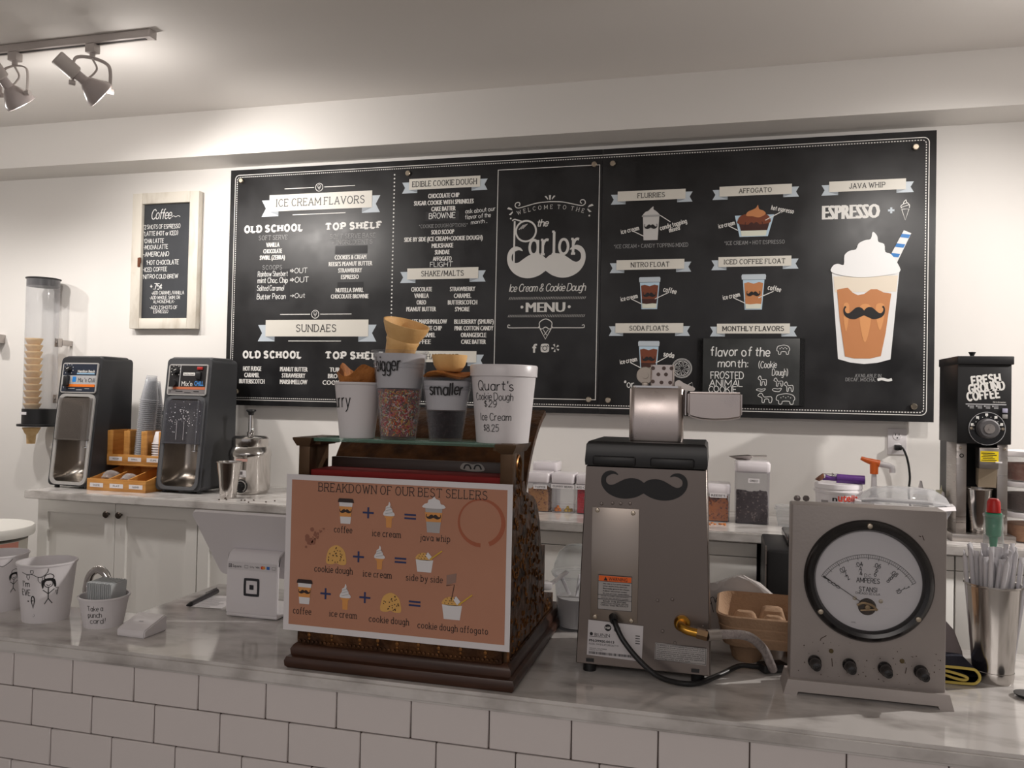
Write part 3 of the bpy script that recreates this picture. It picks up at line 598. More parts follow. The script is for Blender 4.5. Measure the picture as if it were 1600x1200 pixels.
def border(t, left):
    m = MB(); X0, X1, Z0, Z1 = -1.966, 1.3535, 1.34, 2.552
    def path(ins, rad):
        a, b, c, d = X0 + ins, X1 - ins, Z0 + ins, Z1 - ins; P = []
        arc = lambda cx, cz, s: [(cx + rad * math.cos(s + PI / 2 * i / 6), cz + rad * math.sin(s + PI / 2 * i / 6)) for i in range(7)]
        if left: return [(-0.0365, d)] + arc(a + rad, d - rad, PI / 2) + arc(a + rad, c + rad, PI) + [(-0.0365, c)]
        return [(-0.0348, c)] + arc(b - rad, c + rad, -PI / 2) + arc(b - rad, d - rad, 0) + [(-0.0348, d)]
    ribbon(m, path(0.028, 0.022), 0.0035, L1)
    P = path(0.039, 0.016); D = 0.0; step = 0.0112; on = 0.0066; pos = 0.0
    for a, b in zip(P, P[1:]):
        l = math.hypot(b[0] - a[0], b[1] - a[1]); s = 0.0
        while True:
            k = math.floor((pos + s) / step); st = k * step - pos; en = st + on
            s0, s1 = max(st, 0), min(en, l)
            if s1 > s0:
                f = lambda q: (a[0] + (b[0] - a[0]) * q / l, a[1] + (b[1] - a[1]) * q / l)
                ribbon(m, [f(s0), f(s1)], 0.0042, L1)
            s = st + step + 1e-6
            if s >= l: break
        pos += l
    m.build('border_line', PRW, t, True)
border(bl, True); border(br, False)

def banner(row, t, wt=1.2):
    tx, x, z, w, h, tw, th = row
    k = h / 0.0892 if w > 0.45 else h / 0.0535
    ext, inn, dn = 0.40 * h * (1 if w > 0.45 else 1.3), 0.70 * h * (0.9 if w > 0.45 else 1.15), 0.30 * h
    m = MB()
    m.slot(1)
    for s in (-1, 1):
        xo, xi = s * (w / 2 + ext * 1.3), s * (w / 2 - inn); zt, zb = h / 2 - dn, -h / 2 - dn
        m.poly([(x + xi, z + zt), (x + xo, z + zt), (x + xo - s * 0.28 * h, z + (zt + zb) / 2), (x + xo, z + zb), (x + xi, z + zb)][::s], L1)
    m.slot(2)
    for s in (-1, 1): m.poly([(x + s * (w / 2 - inn), z - h / 2 - dn * .9), (x + s * w / 2, z - h / 2), (x + s * (w / 2 - inn), z - h / 2)][::-s], L2)
    m.slot(0); rect(m, x - w / 2, z - h / 2, x + w / 2, z + h / 2, L3)
    b = m.build('ribbon_banner', [CREAM, TAIL, FOLD], t, True)
    m = MB(); write(m, tx, x, z, tw, th, L4, 'slab', wt); m.build('lettering', PRD, b) if False else m.build('lettering', PRD, t, True)
for r in BAN_L: banner(r, bl)
for r in BAN_R: banner(r, br, 1.5 if r[0][0] == 'M' else 1.2)

blk = []
for r in COND_L:
    if blk and abs(blk[-1][-1][1] - r[1]) < 0.03 and 0 < blk[-1][-1][2] - r[2] < 0.06: blk[-1].append(r)
    else: blk.append([r])
for b_ in blk:
    m = MB()
    for r in b_: bold_text(m, r[0], r[1], r[2], r[3], r[4], L1, 0.0, fat=0.0012)
    m.build('list_lettering', PRW, bl, True)
for r in FAT_L:
    m = MB(); write(m, r[0], r[1], r[2], r[3], r[4], L1, 'fat'); m.build('heading_lettering', PRW, bl, True)
for r in THIN_L:
    m = MB(); write(m, r[0], r[1], r[2], r[3], r[4], L1, 'slab', 0.85); m.build('caption_lettering', PRG, bl, True)
for a, b in (('tpa', 'tpb'), ('bra', 'brb'), ('fla', 'flb'), ('st1a', 'st1b'), ('st2a', 'st2b')):
    m = MB(); rect(m, BP[a][0], BP[b][1], BP[b][0], BP[a][1], L1); m.build('tape_patch', TAPE, bl, True)
for r in HAND_L:
    m = MB(); write(m, r[0], r[1], r[2], r[3], r[4], L2, 'hand', 1.25, 0.06 if r[0][:3] in ('ask', 'fla', 'mon') else 0.0); m.build('handwriting', CHALK, bl, True)

# rules, small round icons, the dotted column line and the logo
def icone(m, cx, cz, s, mp, w):
    ribbon(m, cat([(cx - s * .30, cz + s * .1), (cx - s * .3, cz + s * .34), (cx, cz + s * .5), (cx + s * .3, cz + s * .34), (cx + s * .3, cz + s * .1)], 4), w, mp)
    ribbon(m, cat([(cx - s * .36, cz + s * .12), (cx - s * .2, cz + s * .0), (cx, cz + s * .1), (cx + s * .2, cz + s * .0), (cx + s * .36, cz + s * .12)], 3), w, mp)
    ribbon(m, [(cx - s * .28, cz + s * .02), (cx, cz - s * .5), (cx + s * .28, cz + s * .02)], w, mp)
    ribbon(m, [(cx - s * .12, cz - s * .02), (cx + s * .06, cz - s * .3)], w * .7, mp); ribbon(m, [(cx + s * .14, cz - s * .02), (cx - s * .06, cz - s * .3)], w * .7, mp)
for ic, a, b, c, d in (('ic1', 'l1a', 'l1b', 'l1c', 'l1d'), ('ic2', 'l2a', 'l2b', 'l2c', 'l2d')):
    m = MB(); x, z = BP[ic]; disc(m, x, z, 0.0215, L1, 24, 0.0185); icone(m, x, z, 0.026, L1, 0.0018)
    seg_line(m, (BP[a][0], z), (x - 0.028, z), 0.0035, L1); seg_line(m, (x + 0.028, z), (BP[b][0], z), 0.0035, L1); seg_line(m, BP[c], (BP[d][0], BP[c][1]), 0.0035, L1)
    m.build('rule_ornament', PRW, bl, True)
m = MB()
for i in range(51): disc(m, -1.0566, 2.4843 - i * 0.0188, 0.0042, L1, 10)
m.build('dotted_line', PRW, bl, True)
m = MB(); fr = [BP['fTL'], BP['fTR'], BP['fBR'], BP['fBL']]; fx0, fx1, fz0, fz1 = -0.531, -0.049, 1.4045, 2.4805
for a, b in (((fx0, fz1), (fx1, fz1)), ((fx1, fz1), (fx1, fz0)), ((fx1, fz0), (fx0, fz0)), ((fx0, fz0), (fx0, fz1))): seg_line(m, a, b, 0.0034, L1, 0.0017)
m.build('frame_line', PRW, bl, True)
LOGO = mat('print_logo', (214, 212, 208), 0.45)
m = MB(); cx = BP['wel'][0]; cz = BP['wel'][1] + 0.021
R0 = 0.52; tw = text_w('WELCOME TO THE', 4.2); x0 = 0
for ch in 'WELCOME TO THE':
    if ch == ' ': x0 += 4.2; continue
    a = ((x0 + GL[ch][0] / 2) / tw - 0.5) * 0.315 / R0 * 1.02
    write(m, ch, cx + R0 * math.sin(a), cz - R0 + R0 * math.cos(a) + 0.012, None, 0.0175, L1, 'slab', 1.1, -a); x0 += GL[ch][0] + 4.2
for s in (-1, 1):
    q = lambda x, z: (cx + s * x, cz + z)
    ribbon(m, cat([q(0.0, .036), q(.06, .032), q(.12, .018), q(.152, .012), q(.166, .022), q(.162, .036), q(.148, .038), q(.143, .028), q(.15, .022)], 5), 0.0042, L1)
    for a, dx in ((1.15, .010), (0.75, .020)) if s > 0 else ((1.15, .010), (0.75, .020)):
        pass
    m.poly([q(.010, .045), q(.026, .062), q(.018, .064), q(.008, .05)][::s], L1)
    m.poly([q(.178, .002), q(.205, .010), q(.198, .018), q(.184, .012)][::s], L1); m.poly([q(.178, -.002), q(.196, -.018), q(.186, -.02), q(.176, -.008)][::s], L1)
    disc(m, cx + s * .186, cz - .036, 0.0042, L1, 12)
m.poly([(cx - .003, cz + .045), (cx + .003, cz + .045), (cx + .005, cz + .066), (cx - .005, cz + .066)], L1)
write(m, 'the', BP['the'][0], BP['the'][1], 0.056, 0.032, L1, 'script', 1.5)
px_, pz_ = BP['Pc']; disc(m, px_, pz_, 0.0525, L1, 40, 0.0440)
for k in range(3): seg_line(m, (px_ - .034 + k * .009, pz_ + .008 + k * .002), (px_ - .012 + k * .009, pz_ + .030 + k * .002), 0.003, L1)
sx = BP['stT'][0]; seg_line(m, (sx, BP['stT'][1] + .002), (sx, BP['stB'][1]), 0.0085, L1); ribbon(m, cat([(sx - .012, BP['stT'][1] + .004), (sx, BP['stT'][1] + .010), (sx + .02, BP['stT'][1] + .004), (px_ - .02, pz_ + .046)], 4), 0.006, L1)
ax = BP['arl'][0]; write(m, 'arlor', ax, 2.0755 + 0.052, 0.2418, 0.104, L1, 'slab', 1.2)
mx_, mz_ = BP['mo'][0], BP['mo'][1]; mustache(m, mx_, mz_ + 0.002, 0.372, 0.150, L2)
write(m, 'Ice Cream & Cookie Dough', BP['script'][0], BP['script'][1], 0.362, 0.034, L1, 'script', 1.15)
for hk in ('h1', 'h2'):
    for i in range(46):
        x = BP[hk][0] - 0.181 + i * 0.00795; seg_line(m, (x, BP[hk][1] - .006), (x + .006, BP[hk][1] + .006), 0.0017, L1)
for s in (-1, 1): disc(m, BP['menu'][0] + s * 0.112, BP['menu'][1], 0.007, L1, 14)
x, z = BP['cone']; icone(m, x, z, 0.094, L1, 0.0042)
for s in (-1, 1): ribbon(m, cat([(x + s * .028, z + .006), (x + s * .1, z + .006), (x + s * .172, z + .006), (x + s * .181, z + .012), (x + s * .178, z + .02), (x + s * .17, z + .017)], 4), 0.0036, L1)
bold_text(m, 'MENU', BP['menu'][0], BP['menu'][1], 0.188, 0.0476, L1, 0.0, fat=0.0032)
x, z = BP['f']; bold_text(m, 'f', x, z, 0.022, 0.044, L1, 0.03)
x, z = BP['ig']; S_ = 0.0195
m.poly(cat([(x - S_, z - S_ * .6), (x - S_, z + S_ * .6), (x - S_ * .6, z + S_), (x + S_ * .6, z + S_), (x + S_, z + S_ * .6), (x + S_, z - S_ * .6), (x + S_ * .6, z - S_), (x - S_ * .6, z - S_)], 3, True)[::-1], L1)
x, z = BP['ye']
for k in range(5):
    a = PI / 2 + .35 + k * 2 * PI / 5; ux, uz = math.cos(a), math.sin(a)
    m.poly([(x + ux * .004, z + uz * .004), (x + ux * .018 - uz * .006, z + uz * .018 + ux * .006), (x + ux * .019 + uz * .004, z + uz * .019 - ux * .004)][::-1], L1)
m.build('logo_print', LOGO, bl, True)
m = MB(); x, z = BP['ig']; disc(m, x, z - .001, 0.0115, L2, 20, 0.0085); disc(m, x + .012, z + .012, 0.0028, L2, 10); seg_line(m, (x - .019, z + .006), (x - .011, z + .006), .002, L2); seg_line(m, (x + .011, z + .006), (x + .019, z + .006), .002, L2)
m.build('logo_detail', PRD, bl, True)

# ---- right board: captions, callouts and the drink pictures
for r in NOTE_R:
    m = MB(); write(m, r[0], r[1], r[2], r[3], r[4], L1, 'slab', 1.0); m.build('caption_lettering', PRG, br, True)
for r in CALL_R:
    m = MB(); write(m, r[0], r[1], r[2], r[3], r[4] * 1.15, L4, 'bold', 1.9, r[5]); m.build('callout_lettering', PRW, br, True)
for l in LINES_R:
    m = MB(); seg_line(m, l[:2], l[2:], 0.0036, L5); m.build('callout_line', PRW, br, True)
m = MB(); r = CHALK_R[0]; write(m, r[0], r[1], r[2], r[3], r[4], L1, 'hand', 1.2)
x, z = BP['lem']
for rr_ in (0.044, 0.040, 0.034): disc(m, x, z, rr_, L1, 36, rr_ - 0.0016)
for k in range(8):
    a = k * PI / 4 + .2; q = lambda r_, d: (x + r_ * math.cos(a + d), z + r_ * math.sin(a + d))
    T_ = [q(.008, 0), q(.029, -.28), q(.031, 0), q(.029, .28)]; ribbon(m, T_, 0.002, L1, True)
ribbon(m, [(x + .01, z - .085), (x + .045, z - .062), (x + .05, z - .08), (x + .012, z - .088)], 0.002, L1, True)
x, z = BP['scr']; ribbon(m, cat([(x - .028, z), (x - .01, z + .004), (x + .012, z - .001), (x + .028, z + .003)], 4), 0.011, L1)
m.build('chalk_drawing', CHALK, br, True)
x, z = BP['esp']; m = MB(); bold_text(m, 'ESPRESSO', x, z, 0.230, 0.0625, L1, 0.0, fat=0.0042)
m.build('heading_lettering', PRW, br, True)
m = MB(); x, z = BP['plus']; seg_line(m, (x - .0125, z), (x + .0125, z), .0085, L1); seg_line(m, (x, z - .0125), (x, z + .0125), .0085, L1); m.build('plus_sign', TAIL, br, True)
m = MB(); x, z = BP['cic']
ribbon(m, [(x - .014, z + .004), (x + .014, z + .004), (x, z - .042), (x - .014, z + .004)], .003, L1, False)
ribbon(m, cat([(x - .015, z + .008), (x - .017, z + .018), (x - .008, z + .026), (x - .006, z + .034), (x + .002, z + .043), (x + .004, z + .034), (x + .01, z + .028), (x + .016, z + .02), (x + .015, z + .008)], 4), .003, L1)
ribbon(m, [(x - .015, z + .012), (x + .014, z + .022)], .0025, L1); ribbon(m, [(x - .009, z + .025), (x + .009, z + .031)], .0025, L1)
m.build('cone_icon', PRW, br, True)

def local(name, px, py, kx, kz):
    x, z = BP[name]; return lambda u, v: (x + (u - px) * kx, z - (v - py) * kz)
def blob(m, q, pts, mp, n=4): m.poly([q(*p) for p in cat(pts, n, True)], mp)
def pic(m, q, pts, mp): m.poly([q(*p) for p in pts], mp)
# flurry cup
q = local('flu', 1017, 356, 0.00285, 0.00289)
m = MB(); pic(m, q, [(1004.5, 338), (1030, 338), (1028, 375), (1006, 375)], L1); blob(m, q, [(1004, 336), (1008, 331), (1013, 329), (1016, 326), (1020.5, 322.5), (1021, 327), (1025, 330), (1030, 335), (1030, 338), (1004.5, 338)], L2)
m.slot(1); pic(m, q, [(1003.3, 335.6), (1031, 335.6), (1030.6, 338.6), (1003.8, 338.6)], L3); m.slot(2); x, z = q(1017, 354); mustache(m, x, z, 0.058, 0.027, L3, 0, True)
m.build('drink_picture', [mat('print_offwhite', (206, 204, 202), 0.45), PRG, PRD], br, True)
# affogato glass
q = local('aff', 1175, 351, 0.00268, 0.00281)
m = MB(); pic(m, q, [(1148, 336), (1209.5, 336), (1200, 369.5), (1156, 369.5)], L1)
m.slot(1); pic(m, q, [(1157.5, 359), (1198.5, 359), (1197, 368.5), (1159, 368.5)], L2); m.slot(2); pic(m, q, [(1154, 346), (1203, 346), (1199, 360), (1158, 360)], L3)
m.slot(3); blob(m, q, [(1154, 349), (1153, 343), (1157, 337), (1166, 334), (1180, 333), (1196, 335), (1203, 341), (1202, 349), (1178, 351)], L4)
m.slot(4); blob(m, q, [(1166, 337), (1168, 331), (1175, 328), (1181, 325), (1184, 320.5), (1186, 327), (1193, 330), (1196, 335), (1186, 340), (1176, 338)], L5)
m.slot(5); x, z = q(1178, 352); mustache(m, x, z, 0.075, 0.035, L5, 0, True)
m.build('drink_picture', [PGL, PMINT, PDK, PBR, PTAN, PDK], br, True)
def float_cup(name, px, py, top, mid, low, wx, yt, yb, lidw, moust=True):
    q = local(name, px, py, 0.00281, 0.00286); m = MB(); c = px
    pic(m, q, [(c - wx, yt), (c + wx, yt), (c + wx * .80, yb), (c - wx * .80, yb)], L1)
    m.slot(1); pic(m, q, [(c - wx * .88, yt + 5), (c - wx * .5, yt + 3.5), (c, yt + 6), (c + wx * .5, yt + 3.5), (c + wx * .88, yt + 5), (c + wx * .72, yb - 9), (c - wx * .72, yb - 9)], L2)
    m.slot(2); pic(m, q, [(c - wx * .78, yb - 16), (c + wx * .78, yb - 16), (c + wx * .72, yb - 8), (c - wx * .72, yb - 8)], L3)
    m.slot(3); pic(m, q, [(c - wx * .74, yb - 9), (c - wx * .3, yb - 8), (c + wx * .3, yb - 9), (c + wx * .73, yb - 8.5), (c + wx * .70, yb - 1.5), (c - wx * .70, yb - 1.5)], L4)
    m.slot(4); pic(m, q, [(c - lidw, yt - 6), (c - lidw * .94, yt - 8.5), (c + lidw * .94, yt - 8.5), (c + lidw, yt - 6), (c + lidw * .97, yt - .5), (c - lidw * .97, yt - .5)], L3)
    if moust: m.slot(5); x, z = q(c, (yt + yb) / 2 - 1.5); mustache(m, x, z, 0.058, 0.026, L5, 0, True)
    m.build('drink_picture', [PGL, top, mid, PMINT, TAIL, PRD], br, True)
float_cup('nit', 1015, 462, PBR, PDK, PMINT, 15.5, 441, 483, 17)
float_cup('ice', 1177.5, 456, PTAN, PTAN, PMINT, 16, 437.5, 483, 18.3)
float_cup('sod', 1013.5, 565, PBR, PDK, PMINT, 15.5, 541, 583, 17)
# the tall java drink
q = local('jav', 1351, 497, 0.00250, 0.00270)
m = MB(); pic(m, q, [(1298.5, 425), (1404, 425), (1392, 561), (1372, 566.5), (1351, 568.5), (1330, 566.5), (1310, 561)], L1)
m.slot(1); pic(m, q, [(1301, 431), (1402, 431), (1399.5, 456), (1303.5, 456)], L2)
m.slot(2); pic(m, q, [(1307, 452), (1316, 450), (1324, 449), (1332, 457), (1340, 461), (1350, 459), (1360, 452), (1370, 452), (1380, 457), (1392, 459), (1384, 520), (1377, 556), (1360, 560), (1336, 560), (1321, 557), (1312, 500)], L3)
m.slot(3)
for c, a, b, w in ((1322, 475, 518, 4), (1352, 478, 535, 8), (1375, 476, 516, 6)): blob(m, q, [(c - w, a), (c + w, a), (c + w, (a + b) / 2), (c, b), (c - w, (a + b) / 2)], L4)
m.slot(4); x, z = q(1350, 489); mustache(m, x, z, 0.163, 0.066, L5, 0, True)
m.slot(0); pic(m, q, [(1410, 361), (1421.5, 366), (1394, 424), (1379, 420)], L4)
m.slot(5)
for k in range(4):
    a = k / 4 + .06; f = lambda t, e: (1410 - 31 * t + 11.5 * e, 361 + 59 * t + 5 * e)
    pic(m, q, [f(a + .03, 0), f(a - .02, 1), f(a + .07, 1), f(a + .12, 0)], L5)
m.slot(6); blob(m, q, [(1297.5, 424), (1300, 414), (1308, 411), (1317, 413), (1318, 398), (1326, 391), (1336, 389), (1340, 380), (1350, 375), (1359, 373), (1362, 362), (1369, 369), (1371, 378), (1380, 382), (1382, 394), (1391, 398), (1402, 414), (1404, 426), (1378, 431), (1350, 433), (1322, 431)], at(0.0031), 3)
m.build('drink_picture', [mat('print_pearl', (236, 236, 236), 0.45), mat('print_foam', (236, 224, 206), 0.45), PTAN, mat('print_amber', (222, 156, 100), 0.45), PRD, PBL, mat('print_whip', (246, 246, 246), 0.45)], br, True)

# ---------------------------------------------------------------- the small flavor-of-the-month chalkboard hung on the board
x0, x1, z0, z1 = BP['fb0'][0], BP['fb1'][0], (BP['fb2'][1] + BP['fb3'][1]) / 2, (BP['fb0'][1] + BP['fb1'][1]) / 2
fb = thing('chalkboard', 'small black flavor of the month chalkboard fixed onto the menu board', 'chalkboard', ((x0 + x1) / 2, YF, z0))
m = MB(); m.box(((x0 + x1) / 2, YF - 0.010, (z0 + z1) / 2), (x1 - x0, 0.014, z1 - z0), 0.002); m.build('slate', mat('slate', (40, 42, 42), 0.4, mix=(58, 60, 60), mscale=9), fb, True)
for s, xx in ((-1, x0 - 0.012), (1, x1 + 0.012)):
    m = MB(); m.box((xx, YF - 0.0025, (z0 + z1) / 2), (0.022, 0.004, z1 - z0 + 0.004)); m.build('hook_tape', mat('hook_tape', (20, 20, 22), 0.9, bump=0.8, bscale=400), fb, True)
LF = at(0.0176)
for r in FLAV:
    m = MB(); write(m, r[0], r[1], r[2], r[3], r[4], LF, 'hand', 1.25); m.build('chalk_lettering', CHALK, fb, True)
def critter(m, x, z, w, h, k):
    B = [[(-.5, -.1), (-.45, .3), (-.2, .45), (.1, .5), (.4, .35), (.5, 0), (.42, -.2), (.4, -.5), (.25, -.5), (.2, -.25), (-.15, -.25), (-.2, -.5), (-.36, -.5), (-.38, -.2)],
         [(-.5, .2), (-.35, .5), (-.2, .45), (-.05, .1), (.4, .15), (.5, -.1), (.45, -.5), (.3, -.5), (.25, -.15), (.0, -.15), (-.05, -.5), (-.2, -.5), (-.22, 0)],
         [(-.5, 0), (-.3, .3), (.1, .2), (.5, .4), (.4, -.1), (.2, -.4), (-.3, -.3)]][k]
    ribbon(m, cat([(x + p[0] * w, z + p[1] * h) for p in B], 3, True), 0.0026, LF, True)
for (x, z, w, h), k in zip(ANIM, (0, 1, 1, 1, 2, 2, 1, 0)):
    m = MB(); critter(m, x, z, w, h, k)
    if k == 0:
        for i in range(5): disc(m, x - w * .25 + i * w * .13, z + h * (.1 + .12 * (i % 2)), 0.0022, LF, 8)
    m.build('animal_drawing', CHALK, fb, True)
COFFEE = [("'2 SHOTS OF ESPRESSO", -2.405, 2.2828, 0.2267, 0.022), ("'LATTE (HOT or ICED)", -2.4106, 2.2469, 0.2109, 0.022), ("'CHAI LATTE", -2.4531, 2.207, 0.124, 0.022), ('-MOCHA LATTE', -2.44, 2.174, 0.1517, 0.0227), ('-AMERICANO', -2.4367, 2.1354, 0.1616, 0.0234), ("'HOT CHOCOLATE", -2.3947, 2.0906, 0.2005, 0.0233), ('-ICED COFFEE', -2.4411, 2.0539, 0.1516, 0.0213), ("'NITRO COLD BREW", -2.4068, 2.0155, 0.2205, 0.0212), ('+.75%', -2.4301, 1.9628, 0.0757, 0.0309), ('-ADD CARAMEL/VANILLA', -2.3584, 1.9276, 0.2015, 0.0171), ('-ADD WHOLE, SKIM, OR', -2.3753, 1.9022, 0.188, 0.0171), ('ALMONDMILK-', -2.3797, 1.8801, 0.1346, 0.0157), ('-ADD 2 SHOTS OF', -2.3815, 1.8494, 0.1722, 0.0171), ('ESPRESSO', -2.3978, 1.8273, 0.0912, 0.0164), ('Coffee', -2.4061, 2.3497, 0.1273, 0.0516)]
# ---------------------------------------------------------------- framed coffee chalkboard on the wall
OLDW = mat('worn_white_wood', (226, 220, 208), 0.6, mix=(186, 174, 156), mscale=16, ramp=(0.5, 0.9), stretch=(1, 1, 0.4), bump=0.08, bscale=70)
sg = thing('framed_chalkboard', 'tall chalkboard coffee list in a worn white wooden frame', 'chalkboard', (-2.367, -0.02, 1.735))
m = MB()
for c, d in (((-2.5415, -0.022, 2.098), (0.059, 0.036, 0.726)), ((-2.1905, -0.022, 2.0975), (0.055, 0.036, 0.726))): m.box(c, d, 0.002)
for c, d in (((-2.3655, -0.022, 2.4325), (0.293, 0.034, 0.058)), ((-2.3655, -0.022, 1.7625), (0.293, 0.034, 0.055))): m.box(c, d, 0.002)
m.build('frame', OLDW, sg, True)
m = MB(); m.box((-2.366, -0.017, 2.098), (0.30, 0.006, 0.63)); m.build('slate', mat('chalkboard_slate', (44, 47, 52), 0.55, mix=(56, 59, 64), mscale=5), sg, True)
m = MB(); LS = lambda u, v: (u, -0.0206, v)
for r in COFFEE[:-1]: write(m, r[0], r[1] + .006, r[2], r[3], r[4], LS, 'hand', 1.35)
r = COFFEE[-1]; write(m, r[0], r[1], r[2], r[3], r[4], LS, 'script', 1.0)
ribbon(m, cat([(r[1] + .065, r[2] - .018), (r[1] + .078, r[2] - .012), (r[1] + .09, r[2] - .018), (r[1] + .105, r[2] - .012), (r[1] + .118, r[2] - .018)], 4), 0.003, LS)
m.build('chalk_lettering', CHALK, sg, True)
m = MB(); m.box((-2.519, -0.042, 2.09), (0.016, 0.006, 0.05), 0.002); m.cyl((-2.513, -0.042, 2.085), 0.006, 0.03, 10); m.build('rusty_hinge', mat('rust', (110, 66, 44), 0.7, 0.4), sg, True)

# ---------------------------------------------------------------- cone dispenser on the wall and the cones in it
CLEART = clear('clear_tube', (206, 204, 208), 0.09, 0.03, 0.6)
CONE = mat('wafer', (246, 212, 158), 0.65, mix=(232, 188, 128), mscale=30, bump=0.1, bscale=180)
cx, cy = -3.072, -0.105
cd = thing('cone_dispenser', 'clear wall-mounted tube dispensing stacked cake cones beside the mixers', 'dispenser', (cx, cy, 1.2))
m = MB(); m.lathe([(0.081, 0.09), (0.081, 0.80)], seg=36); m.build('tube', CLEART, cd)
m = MB(); m.lathe([(0, 0.802), (0.086, 0.802), (0.086, 0.797), (0.0795, 0.795), (0.0795, 0.757), (0, 0.757)], seg=36); m.build('top_cap', BLACK, cd)
m = MB(); m.lathe([(0.05, 0.0), (0.105, 0.0), (0.107, 0.006), (0.105, 0.012), (0.084, 0.014), (0.084, 0.094), (0.05, 0.094), (0.05, 0.0)], seg=36); m.build('collar', BLACK, cd)
m = MB(); m.box((-0.02, -0.0855, 0.07), (0.04, 0.002, 0.014)); m.build('sticker', PAPER, cd)
for z in (0.455, 0.15):
    m = MB(); m.box((0.092, 0.02, z), (0.024, 0.03, 0.046), 0.002); m.box((0.096, 0.068, z), (0.02, 0.07, 0.03), 0.002); m.rod((0.092, -0.002, z), (0.092, 0.004, z), 0.006, 8); m.build('bracket', BRUSH, cd)
def cone_mb():
    m = MB(); m.lathe([(0.0, 0.002), (0.021, 0.0), (0.0235, 0.045), (0.025, 0.05), (0.031, 0.056), (0.041, 0.078), (0.0435, 0.082), (0.0435, 0.088), (0.040, 0.088), (0.030, 0.06), (0.022, 0.05), (0, 0.048)], seg=28)
    return m
co = cone_mb().build('cake_cone', CONE, None, loc=(cx - 0.03, cy - 0.02, 1.105))
tag(co, 'lowest cake cone poking out of the dispenser', 'ice cream cone', 'cake cones stacked in the dispenser')
for k in range(11):
    o = co.copy(); COL.objects.link(o); o.location = (cx - 0.03, cy - 0.02, 1.235 + k * 0.0352)
    o['label'] = 'cake cone in the stack inside the clear wall dispenser'
o['label'] = 'topmost cake cone in the stack inside the clear wall dispenser'
# end of a second wall dispenser just inside the picture
m = MB(); m.box((-3.45, -0.05, 1.68), (0.05, 0.1, 0.05), 0.004); tag(m.build('wall_bracket', BRUSH, None), 'small grey metal bracket on the wall at the very left edge', 'bracket')

# ---------------------------------------------------------------- drink mixers
DKG = mat('mixer_grey', (68, 69, 72), 0.42, spec=0.4); DKG2 = mat('mixer_black', (46, 47, 50), 0.42, spec=0.4)
SILV = mat('silver_trim', (206, 204, 202), 0.3, 0.5); NAVY = mat('panel_navy', (34, 42, 58), 0.4); PSIL = mat('panel_silver', (178, 178, 180), 0.4); ORNG = mat('panel_orange', (238, 122, 32), 0.45)
LINER = mat('liner_steel', (168, 160, 152), 0.26, 1.0)
def rrect(w, h, r, n=5, z=0.0):
    P = []
    for sx, sz, a0 in ((1, 1, 0), (-1, 1, PI / 2), (-1, -1, PI), (1, -1, 3 * PI / 2)):
        for i in range(n + 1):
            a = a0 + PI / 2 * i / n; P.append((sx * (w / 2 - r) + r * math.cos(a), z + sz * (h / 2 - r) + r * math.sin(a)))
    return P
def sheared(m, k=0.105, y0=-0.14, d=0.28):
    for v in m.bm.verts: v.co.y += k * max(v.co.z, 0) * max(0.0, min(1.0, (y0 + d - v.co.y) / d))
    return m
